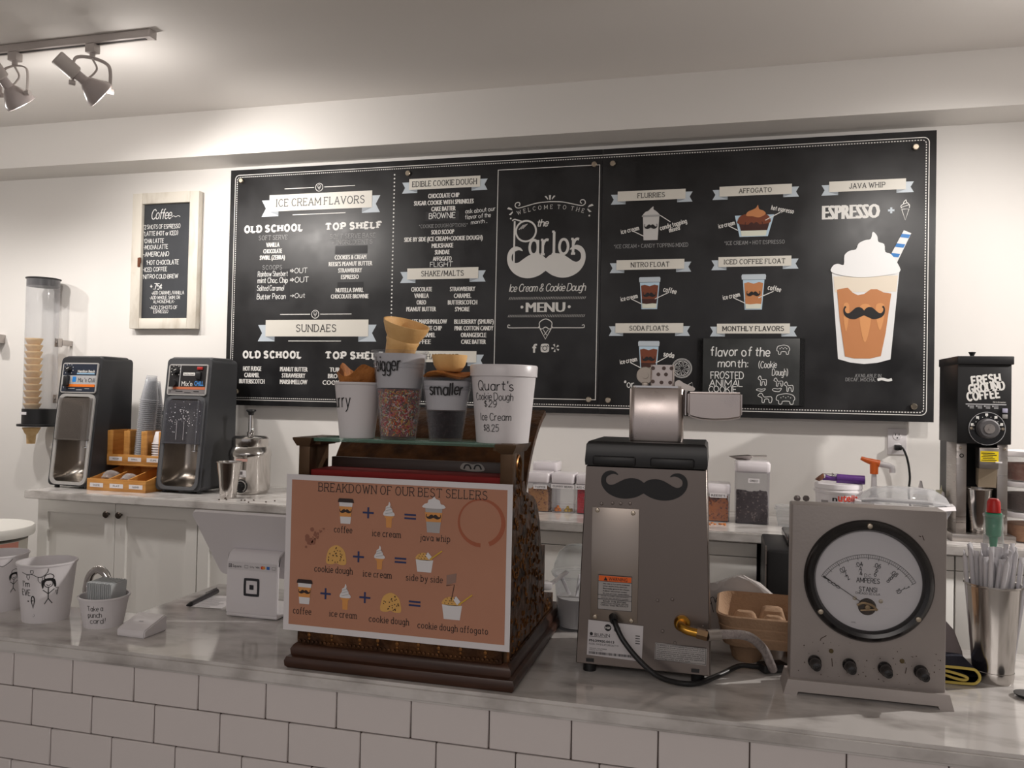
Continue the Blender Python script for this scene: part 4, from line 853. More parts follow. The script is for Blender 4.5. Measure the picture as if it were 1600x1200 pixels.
def mixer(loc, rz, label, kind):
    t = thing('drink_mixer', label, 'drink mixer', loc, rz, 'drink mixers on the back counter')
    W, H, D = 0.248, 0.625, 0.28; body = DKG2 if kind == 1 else DKG
    # housing: walls around an open front cavity
    m = MB(); ow, oz0, oz1, od = 0.194, 0.03, 0.445, 0.15
    out = rrect(W, H, 0.022, 5, 0.012 + H / 2); inn = rrect(ow, oz1 - oz0, 0.03, 5, (oz0 + oz1) / 2)
    F = lambda y: (lambda P: [(x, y, z) for x, z in P])
    y0, y1 = -D / 2, D / 2
    m.loft([F(y0 + od)(inn), F(y0)(inn), F(y0)(out), F(y1 - 0.02)(out), F(y1)(rrect(W - 0.03, H - 0.03, 0.022, 5, 0.012 + H / 2))], (False, True), False)
    m.box((0, -0.015, H + 0.004), (W - 0.01, D - 0.06, 0.03), 0.012)
    sheared(m).build('housing', body, t, sharp=30)
    m = MB(); m.loft([F(y0 - 0.001)(rrect(ow - 0.002, oz1 - oz0 - 0.002, 0.03, 5, (oz0 + oz1) / 2)), F(y0 + 0.05)(rrect(ow - 0.006, oz1 - oz0 - 0.01, 0.034, 5, (oz0 + oz1) / 2)), F(y0 + 0.12)(rrect(ow - 0.05, oz1 - oz0 - 0.05, 0.05, 5, (oz0 + oz1) / 2 + .01)), F(y0 + 0.135)(rrect(ow - 0.09, oz1 - oz0 - 0.10, 0.05, 5, (oz0 + oz1) / 2 + .01))], (False, True))
    sheared(m).build('steel_liner', LINER, t)
    m = MB(); o2, i2 = rrect(ow + 0.028, oz1 - oz0 + 0.024, 0.036, 5, (oz0 + oz1) / 2), rrect(ow - 0.004, oz1 - oz0 - 0.004, 0.03, 5, (oz0 + oz1) / 2)
    m.loft([F(y0 - 0.001)(i2), F(y0 - 0.008)(i2), F(y0 - 0.008)(o2), F(y0)(o2)], (False, False), False)
    sheared(m).build('cavity_rim', SILV if kind == 1 else mat('rim_grey', (92, 93, 96), 0.35), t)
    m = MB(); m.rod((0.035, y0 + 0.055, 0.20), (0.035, y0 + 0.055, 0.45), 0.007, 12); m.lathe([(0, 0.0), (0.017, 0.003), (0.017, 0.008), (0, 0.012)], (0.035, y0 + 0.055, 0.19), 16); sheared(m).build('spindle', CHROME, t)
    SH = clear('shield_%d' % kind, (120, 112, 106) if kind == 1 else (96, 96, 104), 0.26, 0.06, 0.6)
    m = MB(); m.box((0, y0 - 0.012, 0.335), (0.206, 0.003, 0.205), 0.001); m.box((0, y0 - 0.013, 0.235), (0.212, 0.006, 0.008), 0.002); sheared(m).build('splash_shield', SH, t)
    if kind == 2:
        m = MB(); r_ = random.Random(3)
        for i in range(90):
            u, v = r_.gauss(0.0, 0.05), 0.36 + r_.gauss(0, 0.035)
            if abs(u) < 0.098 and v < 0.44: disc(m, u, v, r_.uniform(0.0008, 0.0028), lambda a, b: (a, y0 - 0.0142, b), 7)
        for u in (-0.03, 0.01): seg_line(m, (u, 0.34), (u + 0.003, 0.25), 0.0016, lambda a, b: (a, y0 - 0.0142, b))
        sheared(m).build('milk_splatter', mat('milk', (210, 206, 210), 0.5), t)
    # control panel
    zc = 0.535; P_ = lambda d: (lambda u, v: (u, y0 - d, v + zc))
    m = MB(); m.loft([F(y0)(rrect(0.218, 0.148, 0.012, 3, zc)), F(y0 - 0.006)(rrect(0.218, 0.148, 0.012, 3, zc))], (True, True), False); pn = sheared(m).build('control_panel', SILV, t)
    def sub(name, f, mm):
        m = MB(); f(m); sheared(m).build(name, mm, pn)
    if kind == 1:
        sub('upper_field', lambda m: rect(m, -.102, .012, .102, .068, P_(.0066)), NAVY); sub('middle_field', lambda m: rect(m, -.102, -.034, .102, .012, P_(.0066)), PSIL)
        sub('lower_field', lambda m: rect(m, -.102, -.068, .102, -.034, P_(.0066)), NAVY); sub('orange_stripe', lambda m: rect(m, -.074, -.044, .100, -.031, P_(.0072)), ORNG)
        sub('blue_stripe', lambda m: rect(m, -.016, .018, .092, .024, P_(.0072)), mat('pale_blue', (150, 190, 220), 0.4))
        sub('brand_lettering', lambda m: bold_text(m, 'Hamilton Beach', .04, .033, .104, .014, P_(.0072), .02), PRW)
        sub('model_lettering', lambda m: bold_text(m, "Mix 'n Chill", .046, -.010, .102, .022, P_(.0072), .01), INK)
        sub('blue_badge', lambda m: rect(m, -.04, -.02, -.018, .006, P_(.0072)), mat('badge_blue', (40, 130, 210), 0.4))
        sub('lever', lambda m: m.box((-.068, y0 - .016, zc - .016), (.026, .022, .054), .006), BLACK)
        sub('side_icons', lambda m: [bold_text(m, 'T', -.09, -.046, .012, .012, P_(.0072), .02), [rect(m, -.06 + i * .05, -.054 - .006 * (i % 2), -.02 + i * .045, -.051 - .006 * (i % 2), P_(.0072)) for i in range(3)]], PSIL)
    else:
        sub('upper_field', lambda m: rect(m, -.102, -.034, .102, .068, P_(.0066)), PRD); sub('divider', lambda m: rect(m, -.044, -.034, -.040, .068, P_(.0072)), PSIL)
        sub('orange_stripe', lambda m: rect(m, -.076, -.046, .102, -.034, P_(.0072)), mat('panel_terracotta', (196, 112, 76), 0.45)); sub('lower_field', lambda m: rect(m, -.102, -.068, .102, -.046, P_(.0066)), mat('panel_mid_grey', (120, 116, 116), 0.45))
        sub('brand_plate', lambda m: rect(m, -.026, .020, .040, .034, P_(.0072)), PRW); sub('brand_lettering', lambda m: bold_text(m, 'Hamilton Beach', .007, .027, .058, .007, P_(.0076), .01), INK)
        sub('pilot_light', lambda m: m.box((.066, y0 - .008, zc + .055), (.03, .008, .014), .002), mat('red_lens', (170, 44, 40), 0.3)); sub('rocker_switch', lambda m: m.box((.062, y0 - .010, zc + .02), (.026, .012, .034), .003), BLACK)
        sub('model_lettering', lambda m: bold_text(m, "Mix'n", .0, -.018, .06, .024, P_(.0072), .02), PRW); sub('model_lettering', lambda m: bold_text(m, 'CHILL', .066, -.016, .05, .024, P_(.0072), .03), mat('letter_blue', (70, 140, 210), 0.4))
        sub('dial', lambda m: m.lathe([(0, .014), (.016, .014), (.018, 0)], (-.072, y0 - .006, zc - .018), 20, Matrix.Rotation(PI / 2, 4, 'X')), BLACK)
        sub('side_icons', lambda m: [bold_text(m, 'T', -.09, -.057, .012, .012, P_(.0072), .02), [rect(m, -.06 + i * .05, -.057 - .006 * (i % 2), -.02 + i * .045, -.054 - .006 * (i % 2), P_(.0072)) for i in range(3)]], INK)
    cx_, cz_ = (-.068, .042)
    sub('dial', lambda m: m.lathe([(0, .016), (.013, .016), (.017, 0)], (cx_, y0 - .006, zc + cz_), 20, Matrix.Rotation(PI / 2, 4, 'X')), BLACK)
    def ticks(m):
        for i in range(9):
            a = PI * 1.25 - i * PI * 1.5 / 8; disc(m, cx_ + .026 * math.cos(a), cz_ + .026 * math.sin(a), .0022, P_(.0074), 8)
        seg_line(m, (cx_ - .002, cz_ + .002), (cx_ + .012, cz_ + .008), .003, P_(.023))
    sub('dial_marks', ticks, PRW)
    for sx in (-1, 1):
        for sy in (-1, 1):
            m = MB(); m.cyl((sx * .095, sy * .11, 0), 0.012, 0.014, 12); m.build('foot', BLACK, t)
    return t
mixer((-2.537, -0.317, 0.925), -0.05, 'black drink mixer with a silver and navy panel and orange stripe, beside the cone dispenser', 1)
mixer((-1.958, -0.278, 0.925), -0.02, 'dark grey drink mixer with milk-spattered shield, beside the round steel warmer', 2)
m = MB(); m.tube([(-2.30, -0.16, 1.18), (-2.295, -0.14, 1.26), (-2.26, -0.12, 1.305), (-2.20, -0.1, 1.30), (-2.12, -0.08, 1.2), (-2.10, -0.06, 1.0), (-2.10, -0.1, 0.932)], 0.007, 8)
tag(m.build('power_cord', BLACK, None), 'black power cord looping out behind the left drink mixer', 'cord')

# ---------------------------------------------------------------- bamboo organizer with cups and lids
ORG_RZ = -0.02; ORG_LOC = Vector((-2.252, -0.355, 0.925)); ORM = Matrix.Translation(ORG_LOC) @ Matrix.Rotation(ORG_RZ, 4, 'Z')
og = thing('bamboo_organizer', 'bamboo cup and lid organizer standing between the two drink mixers', 'organizer', ORG_LOC, ORG_RZ)
W = 0.332
m = MB(); m.box((0, -0.0, 0.004), (W, 0.235, 0.008)); m.box((0, -0.114, 0.028), (W, 0.01, 0.056), 0.001); m.box((0, 0.112, 0.055), (W, 0.01, 0.11)); m.build('tray', WOODB, og)
for i in range(4):
    x = -W / 2 + 0.005 + i * (W - 0.01) / 3
    m = MB(); m.prism([(-0.109, 0.008), (0.107, 0.008), (0.107, 0.105), (-0.109, 0.054)], lambda y, z: (x - .004, y, z), lambda y, z: (x + .004, y, z)); m.build('tray_divider', WOODB, og)
m = MB(); m.box((0, 0.06, 0.117), (W, 0.12, 0.012), 0.001); m.box((0, 0.122, 0.20), (W, 0.008, 0.165), 0.001); m.box((0, 0.004, 0.1435), (W, 0.01, 0.042), 0.001); m.build('upper_rack', WOODB, og)
for i in range(4):
    x = -W / 2 + 0.016 + i * (W - 0.032) / 3
    m = MB(); m.prism([(0.0, 0.123), (0.119, 0.123), (0.119, 0.283), (0.008, 0.283), (0.0, 0.278)], lambda y, z: (x - .004, y, z), lambda y, z: (x + .004, y, z)); m.box((x, 0.0055, 0.222), (0.034, 0.010, 0.118), 0.002); m.build('rack_post', WOODB, og)
for x, z, y, t in ((-.11, .143, -0.0016, 'MEDIUM'), (0, .143, -0.0016, 'SMALL'), (.108, .143, -0.0016, 'CUPS'), (-.11, .026, -.1196, 'DOME'), (0.003, .026, -.1196, 'FLAT'), (.112, .026, -.1196, 'SLEEVES')):
    m = MB(); rect(m, x - .038, z - .010, x + .038, z + .010, lambda u, v: (u, y, v)); lb = m.build('label_strip', PAPER, og)
    m = MB(); bold_text(m, t, x, z, .036, .008, lambda u, v: (u, y - .0005, v), .0); m.build('lettering', INK, lb)
CUPM = clear('cup_plastic', (214, 214, 218), 0.13, 0.06, 0.9)
def nest(base, n, pitch, lean, r0, r1, h, material, name, label, top, group):
    m = MB(); m.lathe([(r0, 0), (r0 + .004, .0008), (r0 + .004, .004), (r0, .0055), (r1, h - .002), (r1 - .002, h), (0, h)], seg=24)
    o = m.build(name, material, None); tag(o, label, 'cup', group)
    ax = Vector((math.sin(lean[0]), math.sin(lean[1]), 1)).normalized(); q = ax.to_track_quat('Z', 'Y').to_euler()
    for k in range(n):
        c = o if k == 0 else o.copy()
        if k: COL.objects.link(c)
        c.location = Vector(base) + ax * pitch * k; c.rotation_euler = q
    c['label'] = top
nest(ORM @ Vector((0.0, 0.056, 0.124)), 33, 0.0096, (0.075, 0.02), 0.041, 0.0245, 0.125, CUPM, 'plastic_cup', 'clear plastic cup in the tall front nested stack in the bamboo organizer', 'topmost clear plastic cup of the tall front nested stack', 'clear cups in the front nested stack')
nest((-2.298, -0.165, 0.925), 43, 0.0096, (0.0, 0.0), 0.038, 0.0245, 0.125, CUPM, 'plastic_cup', 'clear plastic cup in the nested stack standing behind the bamboo organizer', 'topmost clear plastic cup of the stack behind the bamboo organizer', 'clear cups in the rear nested stack')
nest(ORM @ Vector((0.106, 0.055, 0.124)), 9, 0.012, (0, 0), 0.040, 0.028, 0.06, PAPER, 'paper_cup', 'white paper cup in the short stack in the right bay of the organizer', 'topmost white paper cup in the right bay of the bamboo organizer', 'white paper cups in the organizer')
nest((-2.256, -0.052, 0.925), 34, 0.0125, (0, 0), 0.043, 0.03, 0.15, PAPER, 'paper_cup', 'white paper cup in the tall stack behind the right drink mixer', 'topmost white paper cup of the stack behind the right drink mixer', 'white paper cups behind the right mixer')
LIDM = clear('lid_plastic', (226, 228, 230), 0.12, 0.05, 0.8)
def dome(loc, rot, label):
    m = MB(); m.lathe([(0.046, 0), (0.048, 0.004), (0.045, 0.008), (0.043, 0.022), (0.034, 0.038), (0.018, 0.046), (0.0, 0.048)], seg=28)
    o = m.build('cup_dome', LIDM, None, loc=loc); o.rotation_euler = rot; return tag(o, label, 'cup lid', 'dome lids in the organizer')
dome(ORM @ Vector((-.108, -0.03, 0.04)), (-0.35, 0.1, 0), 'clear domed lid in the left compartment of the bamboo tray')
dome(ORM @ Vector((0.008, -0.04, 0.03)), (-0.5, 0.3, 0.3), 'clear domed lid in the middle compartment of the bamboo tray')

# ---------------------------------------------------------------- round warmer with pump, and the steel cup before it
wm = thing('topping_warmer', 'round polished steel topping warmer with a black-knobbed pump', 'warmer', (-1.675, -0.27, 0.925))
m = MB(); m.lathe([(0, .0), (.085, .0), (.088, .012), (.094, .014), (.096, .02), (.096, .175), (.099, .18), (.097, .20), (.084, .222), (.0, .222)], seg=48); m.build('body', STEEL, wm)
m = MB(); m.lathe([(.0, .222), (.084, .222), (.086, .226), (.085, .262), (.074, .272), (.03, .276), (0, .276)], seg=48); m.build('lid', STEEL, wm)
m = MB(); m.cyl((0, 0, .27), .011, .105, 16); m.lathe([(.016, .268), (.018, .29), (.011, .295)], seg=16); m.build('pump_rod', CHROME, wm)
m = MB(); m.lathe([(0, .372), (.012, .372), (.014, .384), (.023, .392), (.022, .398), (0, .40)], seg=24); m.build('pump_knob', BLACK, wm)
m = MB(); m.tube([(.012, -.01, .278), (.02, -.02, .30), (.03, -.03, .305), (.03, -.035, .285)], .006, 8); m.build('spout', CHROME, wm)
def on_cyl(r, a0, z0, cx=0, cy=0): return lambda u, v: (cx + r * math.sin(a0 + u / r), cy - r * math.cos(a0 + u / r), z0 + v)
def strip(m, u0, v0, u1, v1, mp, n=6):
    for i in range(n):
        a, b = u0 + (u1 - u0) * i / n, u0 + (u1 - u0) * (i + 1) / n
        m.face([mp(a, v0), mp(b, v0), mp(b, v1), mp(a, v1)])
m = MB(); strip(m, -.028, -.006, .028, .006, on_cyl(.0975, .16, .163)); m.build('red_label', mat('label_pink', (206, 160, 150), 0.5), wm)
m = MB(); strip(m, -.024, -.016, .024, .016, on_cyl(.0975, .16, .10)); pl = m.build('maker_plate', PAPER, wm)
m = MB(); rect(m, -.008, -.004, .008, .011, on_cyl(.0981, .16, .10)); bold_text(m, 'SERVER', 0, -.011, .036, .005, on_cyl(.0981, .16, .10), 0); m.build('lettering', mat('plate_grey', (104, 100, 100), .5), pl)
a = .16; M = Matrix.Translation((.094 * math.sin(a), -.094 * math.cos(a), .042)) @ Matrix.Rotation(a, 4, 'Z') @ Matrix.Rotation(PI / 2, 4, 'X')
m = MB(); m.lathe([(0.0, .006), (.031, .005), (.032, 0)], seg=32, M=M); m.lathe([(0, .02), (.012, .02), (.016, .006)], seg=20, M=M); dl = m.build('dial', BLACK, wm)
m = MB(); mpd = lambda u, v: M @ Vector((u, v, .0062))
for i in range(22):
    g = PI * 1.3 - i * PI * 1.6 / 21; seg_line(m, (.023 * math.cos(g), .023 * math.sin(g)), (.028 * math.cos(g), .028 * math.sin(g)), .0026, mpd)
m.build('dial_marks', PRW, dl)
def steel_cup(loc, r0, r1, h, label, rz=0.0):
    t = thing('steel_cup', label, 'cup', loc, rz)
    m = MB(); m.lathe([(0, .003), (r0 - .003, .002), (r0 - .001, 0), (r0, .003), (r0 + .0012, h * .11), (r0 + .0006, h * .115), (r1, h - .004), (r1 + .0035, h - .002), (r1 + .0035, h + .001), (r1 - .001, h), (r0 - .0015, .006), (0, .006)], seg=48); m.build('wall', STEEL, t)
    return t
steel_cup((-1.655, -0.47, 0.925), .036, .054, .165, 'tall stainless mixing cup in front of the round steel warmer')
m = MB(); r_ = random.Random(11)
for i in range(9): m.lathe([(0, 0), (.004, .001), (.0035, .004), (0, .005)], (-1.62 + r_.uniform(-.05, .22), -.54 + r_.uniform(-.04, .05), .9252), 8)
o = m.build('chocolate_crumbs', mat('crumb_dark', (60, 40, 30), .8), None); tag(o, 'dark crumbs scattered on the worktop near the steel cup', 'crumbs'); o['kind'] = 'stuff'

# ---------------------------------------------------------------- white bin at the left end
bn = thing('ingredient_bin', 'round white lidded bin with pink tape, left of the cabinets', 'bin', (-2.628, -0.86, 0))
BINW = mat('bin_white', (222, 220, 214), 0.45)
m = MB(); m.lathe([(0, 0), (.165, 0), (.19, .74), (0, .745)], seg=56); m.build('tub', mat('bin_body', (186, 180, 170), 0.5), bn)
m = MB(); m.lathe([(.19, .755), (.213, .757), (.217, .765), (.217, .79), (.212, .798), (.06, .802), (0, .802)], seg=56); m.build('lid', BINW, bn)
m = MB(); n = 40
for i in range(n):
    a0, a1 = PI * 1.0 + PI * 1.05 * i / n, PI * 1.0 + PI * 1.05 * (i + 1) / n
    z0, z1 = .665 + .012 * math.sin(i * .8), .665 + .012 * math.sin((i + 1) * .8)
    R1 = lambda z: .165 + .025 * z / .74 + .0015
    m.face([(R1(z0) * math.cos(a0), R1(z0) * math.sin(a0), z0), (R1(z1) * math.cos(a1), R1(z1) * math.sin(a1), z1), (R1(.738) * math.cos(a1), R1(.738) * math.sin(a1), .738), (R1(.738) * math.cos(a0), R1(.738) * math.sin(a0), .738)], True)
m.build('tape_band', mat('tape_pink', (192, 128, 112), 0.5), bn)
# ---------------------------------------------------------------- topping tubs on the worktop
TUBM = clear('tub_plastic', (150, 142, 150), 0.16, 0.05, 0.7); LIDW = mat('lid_white', (226, 220, 224), 0.22)
def sqr(w, d, r, z): return [(x, y, z) for x, y in rrect(w, d, r, 4)]
def pop_tub(loc, w, d, h, label, text=None, lab=(0, 0), rz=0.0, tint=None):
    t = thing('topping_tub', label, 'food container', loc, rz)
    m = MB(); r = 0.014
    m.loft([sqr(w, d, r, h - .034), sqr(w * .97, d * .97, r, .001)], (False, True)); m.build('clear_body', tint or TUBM, t)
    m = MB(); m.loft([sqr(w * .95, d * .95, r, h - .045), sqr(w * 1.02, d * 1.02, r, h - .036), sqr(w * 1.03, d * 1.03, r, h - .008), sqr(w * .96, d * .96, r, h), sqr(w * .3, d * .3, r * .3, h + .001)], (True, True)); m.build('lid', LIDW, t)
    if text:
        lw = .0125 * len(text) * .62 + .012
        m = MB(); rect(m, lab[0] - lw / 2, lab[1] - .009, lab[0] + lw / 2, lab[1] + .009, lambda u, v: (u, -d / 2 * .99 - .0015, v)); lb = m.build('label_strip', PAPER, t)
        m = MB(); bold_text(m, text, lab[0], lab[1], lw - .012, .0095, lambda u, v: (u, -d / 2 * .99 - .002, v), .0); m.build('lettering', INK, lb)
    return t
def lumps(name, loc, w, d, h, material, label, cat_, rz=0, seed=1, amp=.012, n=260, s0=.005, s1=.011):
    """a heap nobody could count: one lumpy object, category set, kind stuff"""
    r_ = random.Random(seed); m = MB()
    NX, NY = 10, 8; top = {}
    for i in range(NX + 1):
        for j in range(NY + 1): top[i, j] = Vector((-w / 2 + w * i / NX, -d / 2 + d * j / NY, h + r_.uniform(-amp, amp)))
    T = {k: m.bm.verts.new(v) for k, v in top.items()}; fs = []
    for i in range(NX):
        for j in range(NY): fs.append(m.bm.faces.new([T[i, j], T[i + 1, j], T[i + 1, j + 1], T[i, j + 1]]))
    ring = [(i, 0) for i in range(NX)] + [(NX, j) for j in range(NY)] + [(i, NY) for i in range(NX, 0, -1)] + [(0, j) for j in range(NY, 0, -1)]
    B = [m.bm.verts.new((top[k].x, top[k].y, 0.0)) for k in ring]; k_ = len(ring)
    for i in range(k_): fs.append(m.bm.faces.new([T[ring[i]], T[ring[(i + 1) % k_]], B[(i + 1) % k_], B[i]][::-1]))
    fs.append(m.bm.faces.new(B)); m._fin(fs)
    for i in range(n):
        f = r_.random(); x, y, z = r_.uniform(-w / 2, w / 2), -d / 2, r_.uniform(.005, h)
        if f < .25: x, y = w / 2, r_.uniform(-d / 2, d / 2)
        elif f < .5: y, z = r_.uniform(-d / 2, d / 2), h
        s = r_.uniform(s0, s1); q = Matrix.Rotation(r_.uniform(0, 3), 4, (r_.random(), r_.random(), 1)); m.slot(r_.randrange(len(material)))
        m.box((max(-w / 2 + s * .4, min(w / 2 - s * .4, x)), max(-d / 2 + s * .4, min(d / 2 - s * .4, y)), max(s * .6, z)), (s, s * .8, s * .6), 0, 0, M=q)
    o = m.build(name, material, None, loc=loc); o.rotation_euler = (0, 0, rz); o['kind'] = 'stuff'; return tag(o, label, cat_)
OR1, OR2, OR3 = mat('crumb_black', (44, 36, 36), .8), mat('crumb_brown', (62, 50, 48), .8), mat('crumb_cream', (130, 118, 112), .8)
pop_tub((0.628, -0.31, 0.925), .132, .13, .247, 'tallest clear topping tub, half full of dark cookie crumbs, with a scoop on its lid', 'OREO', (.005, .172))
lumps('cookie_crumbs', (0.628, -0.31, 0.929), .117, .115, .112, [OR1, OR1, OR2, OR1, OR3], 'dark crushed cookie crumbs inside the tallest clear tub', 'crumbs', seed=4, n=420)
RE1, RE2, RE3 = mat('candy_orange', (196, 118, 58), .6), mat('candy_tan', (176, 104, 62), .6), mat('candy_brown', (100, 58, 36), .6)
pop_tub((0.478, -0.30, 0.925), .132, .12, .152, 'low clear topping tub of orange candy pieces, left of the tall cookie crumb tub', "REESE'S", (.02, .106))
lumps('candy_pieces', (0.478, -0.30, 0.929), .117, .106, .080, [RE1, RE1, RE2, RE3], "orange-brown candy pieces filling the tub left of the tall crumb tub", 'candy', seed=5, n=380)
o = None
sc = thing('metal_scoop', 'small steel scoop lying on the lid of the tall cookie crumb tub', 'scoop', (0.60, -0.31, 1.1735), 0.15)
m = MB(); m.loft([[(-.062, y, .012 + abs(y) * .05) for y in (-.006, 0, .006)] + [(-.062, y, .014 + abs(y) * .05) for y in (.006, 0, -.006)], [(-.03, y, abs(y) * .55) for y in (-.026, 0, .026)] + [(-.03, y, .002 + abs(y) * .55) for y in (.026, 0, -.026)], [(.018, y, abs(y) * .7) for y in (-.026, 0, .026)] + [(.018, y, .002 + abs(y) * .7) for y in (.026, 0, -.026)], [(.03, y, .014) for y in (-.01, 0, .01)] + [(.03, y, .018) for y in (.01, 0, -.01)]]); m.build('bowl', BRUSH, sc)
m = MB(); m.tube([(.026, 0, .016), (.05, 0, .017), (.085, 0, .018)], .0035, 8); m.build('handle', BRUSH, sc)
# left group, seen between the register and the brewer
GR1, GR2 = mat('granola_tan', (196, 140, 80), .7), mat('granola_brown', (128, 80, 46), .7)
pop_tub((-0.242, -0.30, 0.925), .096, .12, .165, 'clear topping tub of caramel-brown crunch just right of the bronze register', 'TOFFEE', (.01, .106))
lumps('toffee_crunch', (-0.242, -0.30, 0.929), .084, .106, .085, [GR1, GR1, GR2], 'caramel-brown crunch pieces inside the tub beside the register', 'candy', seed=6, n=330)
pop_tub((-0.136, -0.30, 0.925), .098, .12, .165, 'nearly empty clear topping tub with a few gummy candies at the bottom', 'GUMMY BEARS', (.0, .112))
GUM = [mat('gummy_orange', (232, 132, 34), .3), mat('gummy_yellow', (216, 180, 70), .3)]
for k, (dx, dy, dz, c) in enumerate([(-.028, -.042, 0, 0), (-.014, -.04, 0, 0), (-.022, -.04, .011, 0), (.012, -.042, 0, 1), (.027, -.04, 0, 1), (.02, -.04, .011, 1), (.034, -.03, .0, 1), (-.034, -.026, 0, 0)]):
    m = MB(); m.lathe([(0, 0), (.007, .001), (.0075, .006), (.005, .009), (.0055, .013), (0, .016)], seg=10)
    o = m.build('gummy_candy', GUM[c], None, loc=(-0.136 + dx, -0.30 + dy, 0.929 + dz)); tag(o, 'small %s gummy candy at the bottom of the nearly empty tub' % ('orange' if c == 0 else 'yellow'), 'candy', 'orange gummies' if c == 0 else 'yellow gummies')
pop_tub((-0.03, -0.30, 0.925), .098, .12, .165, 'clear topping tub of red candies half hidden by the steel brewer', 'RED CANDY', (-.01, .112))
lumps('red_candies', (-0.03, -0.30, 0.929), .086, .106, .10, [mat('candy_red', (204, 36, 48), .35), mat('candy_red_dark', (160, 22, 34), .35)], 'red candies filling the tub half hidden by the steel brewer', 'candy', seed=8, n=260, s0=.007, s1=.011)
pop_tub((-0.245, -0.16, 0.925), .11, .12, .20, 'taller clear tub standing behind the toffee crunch tub, only its white lid showing')
m = MB(); r_ = random.Random(2)
for i in range(11): m.box((0.47 + r_.uniform(-.05, .06), -0.44 + r_.uniform(-.05, .03), .9278), (r_.uniform(.005, .011), .007, .005), .001, r_.random() * 3)
o = m.build('candy_crumbs', RE1, None); o['kind'] = 'stuff'; tag(o, 'orange candy crumbs spilled on the worktop before the low tub', 'crumbs')

# ---------------------------------------------------------------- clear cups, white hazelnut tub, purple scoop, pump
dc = thing('deli_cup', 'small clear plastic cup beside the tall cookie crumb tub', 'cup', (0.760, -0.36, 0.925))
m = MB(); m.lathe([(.0, .001), (.034, 0), (.043, .062), (.047, .064), (.047, .070), (.044, .072), (.046, .080), (.0, .081)], seg=32); m.build('cup_wall', LIDM, dc)
for k, (dx, dy) in enumerate([(0, 0), (.034, .01)]):
    s = thing('scoop_handle', ['left', 'right'][k] + ' of two grey spoon handles poking up behind the ammeter', 'spoon', (0.795 + dx, -0.36 + dy, 0.925))
    m = MB(); m.tube([(0, 0, .0), (0, 0, .06), (.002, 0, .10)], .0045, 8); m.lathe([(.0, .0), (.011, .004), (.013, .014), (.008, .022), (0, .024)], (0.002, 0, .098), 14); m.build('handle', mat('spoon_grey', (108, 100, 98), .4, .3), s)
nt = thing('hazelnut_tub', 'white round tub with a red and black brand name', 'tub', (0.945, -0.37, 0.925))
m = MB(); m.lathe([(0, .0), (.076, .0), (.083, .145), (.083, .146), (0, .146)], seg=48); m.build('tub_wall', WHITEP, nt)
m = MB(); m.lathe([(.084, .140), (.089, .147), (.089, .151), (.0855, .153), (.0855, .158), (.088, .161), (.086, .176), (.074, .178), (.072, .172), (0, .172)], seg=48); m.build('lid', WHITEP, nt)
mpn = on_cyl(.0832, .13, .129)
m = MB(); bold_text(m, 'n', -.0335, -.004, .0175, .020, lambda u, v: mpn(u, v), .02); m.build('black_letter', INK, nt)
m = MB(); bold_text(m, 'utella', .0185, .0015, .082, .031, lambda u, v: mpn(u, v), .02); m.build('red_lettering', mat('brand_red', (214, 62, 40), .45), nt)
m = MB(); strip(m, -.015, -.022, .015, .006, on_cyl(.0831, -.75, .11)); m.build('data_label', mat('label_grey', (150, 146, 146), .5), nt)
ps = thing('ice_cream_scoop', 'purple-handled ice cream scoop lying on the white tub lid', 'scoop', (0.945, -0.395, 1.103), -0.06)
PUR = mat('purple', (84, 40, 118), .35)
m = MB(); m.rod((-.01, 0, .019), (.085, 0, .017), .017, 20); m.lathe([(.017, 0), (.017, .004), (0, .005)], (.085, 0, .017), 20, Matrix.Rotation(PI / 2, 4, 'Y')); m.build('handle', PUR, ps)
m = MB(); m.lathe([(0, 0), (.016, 0), (.016, .002), (0, .002)], (.0885, 0, .017), 20, Matrix.Rotation(PI / 2, 4, 'Y')); m.build('grey_end', mat('end_grey', (180, 178, 180), .4), ps)
m = MB(); m.tube([(-.005, 0, .018), (-.03, 0, .018), (-.05, 0, .022)], .009, 10); m.box((-.04, 0, .014), (.04, .014, .008), .002); m.build('trigger', PUR, ps)
m = MB(); m.rod((-.055, 0, .033), (.005, 0, .033), .0028, 8); m.rod((-.025, -.006, .026), (-.025, -.006, .04), .002, 8); m.box((-.012, 0, .033), (.02, .012, .008), .002); m.build('spring_rod', CHROME, ps)
m = MB(); m.lathe([(0, -.018), (.013, -.014), (.02, 0), (.017, 0), (.011, -.012), (0, -.015)], (-.072, 0, .024), 20, Matrix.Rotation(-.7, 4, 'Y')); m.build('bowl', mat('scoop_brown', (110, 70, 50), .4, .3), ps)
pb = thing('syrup_bottle', 'white syrup bottle with an orange and white pump head', 'bottle', (1.085, -0.30, 0.925))
m = MB(); m.lathe([(0, 0), (.036, 0), (.038, .006), (.038, .09), (.018, .115), (.016, .13), (0, .131)], seg=28); m.build('bottle_body', WHITEP, pb)
m = MB(); m.cyl((0, 0, .13), .0125, .095, 16, r2=.009); m.build('pump_stem', WHITEP, pb)
m = MB(); m.cyl((0, 0, .212), .015, .045, 20, r2=.016); m.tube([(-.048, 0, .272), (-.02, 0, .262), (.018, 0, .252)], lambda t: .007 + .008 * t, 10); m.build('orange_head', mat('pump_orange', (232, 108, 36), .4), pb)
m = MB(); m.tube([(.012, 0, .253), (.05, 0, .246), (.064, 0, .238), (.066, 0, .22)], .0115, 12); m.build('white_spout', WHITEP, pb)

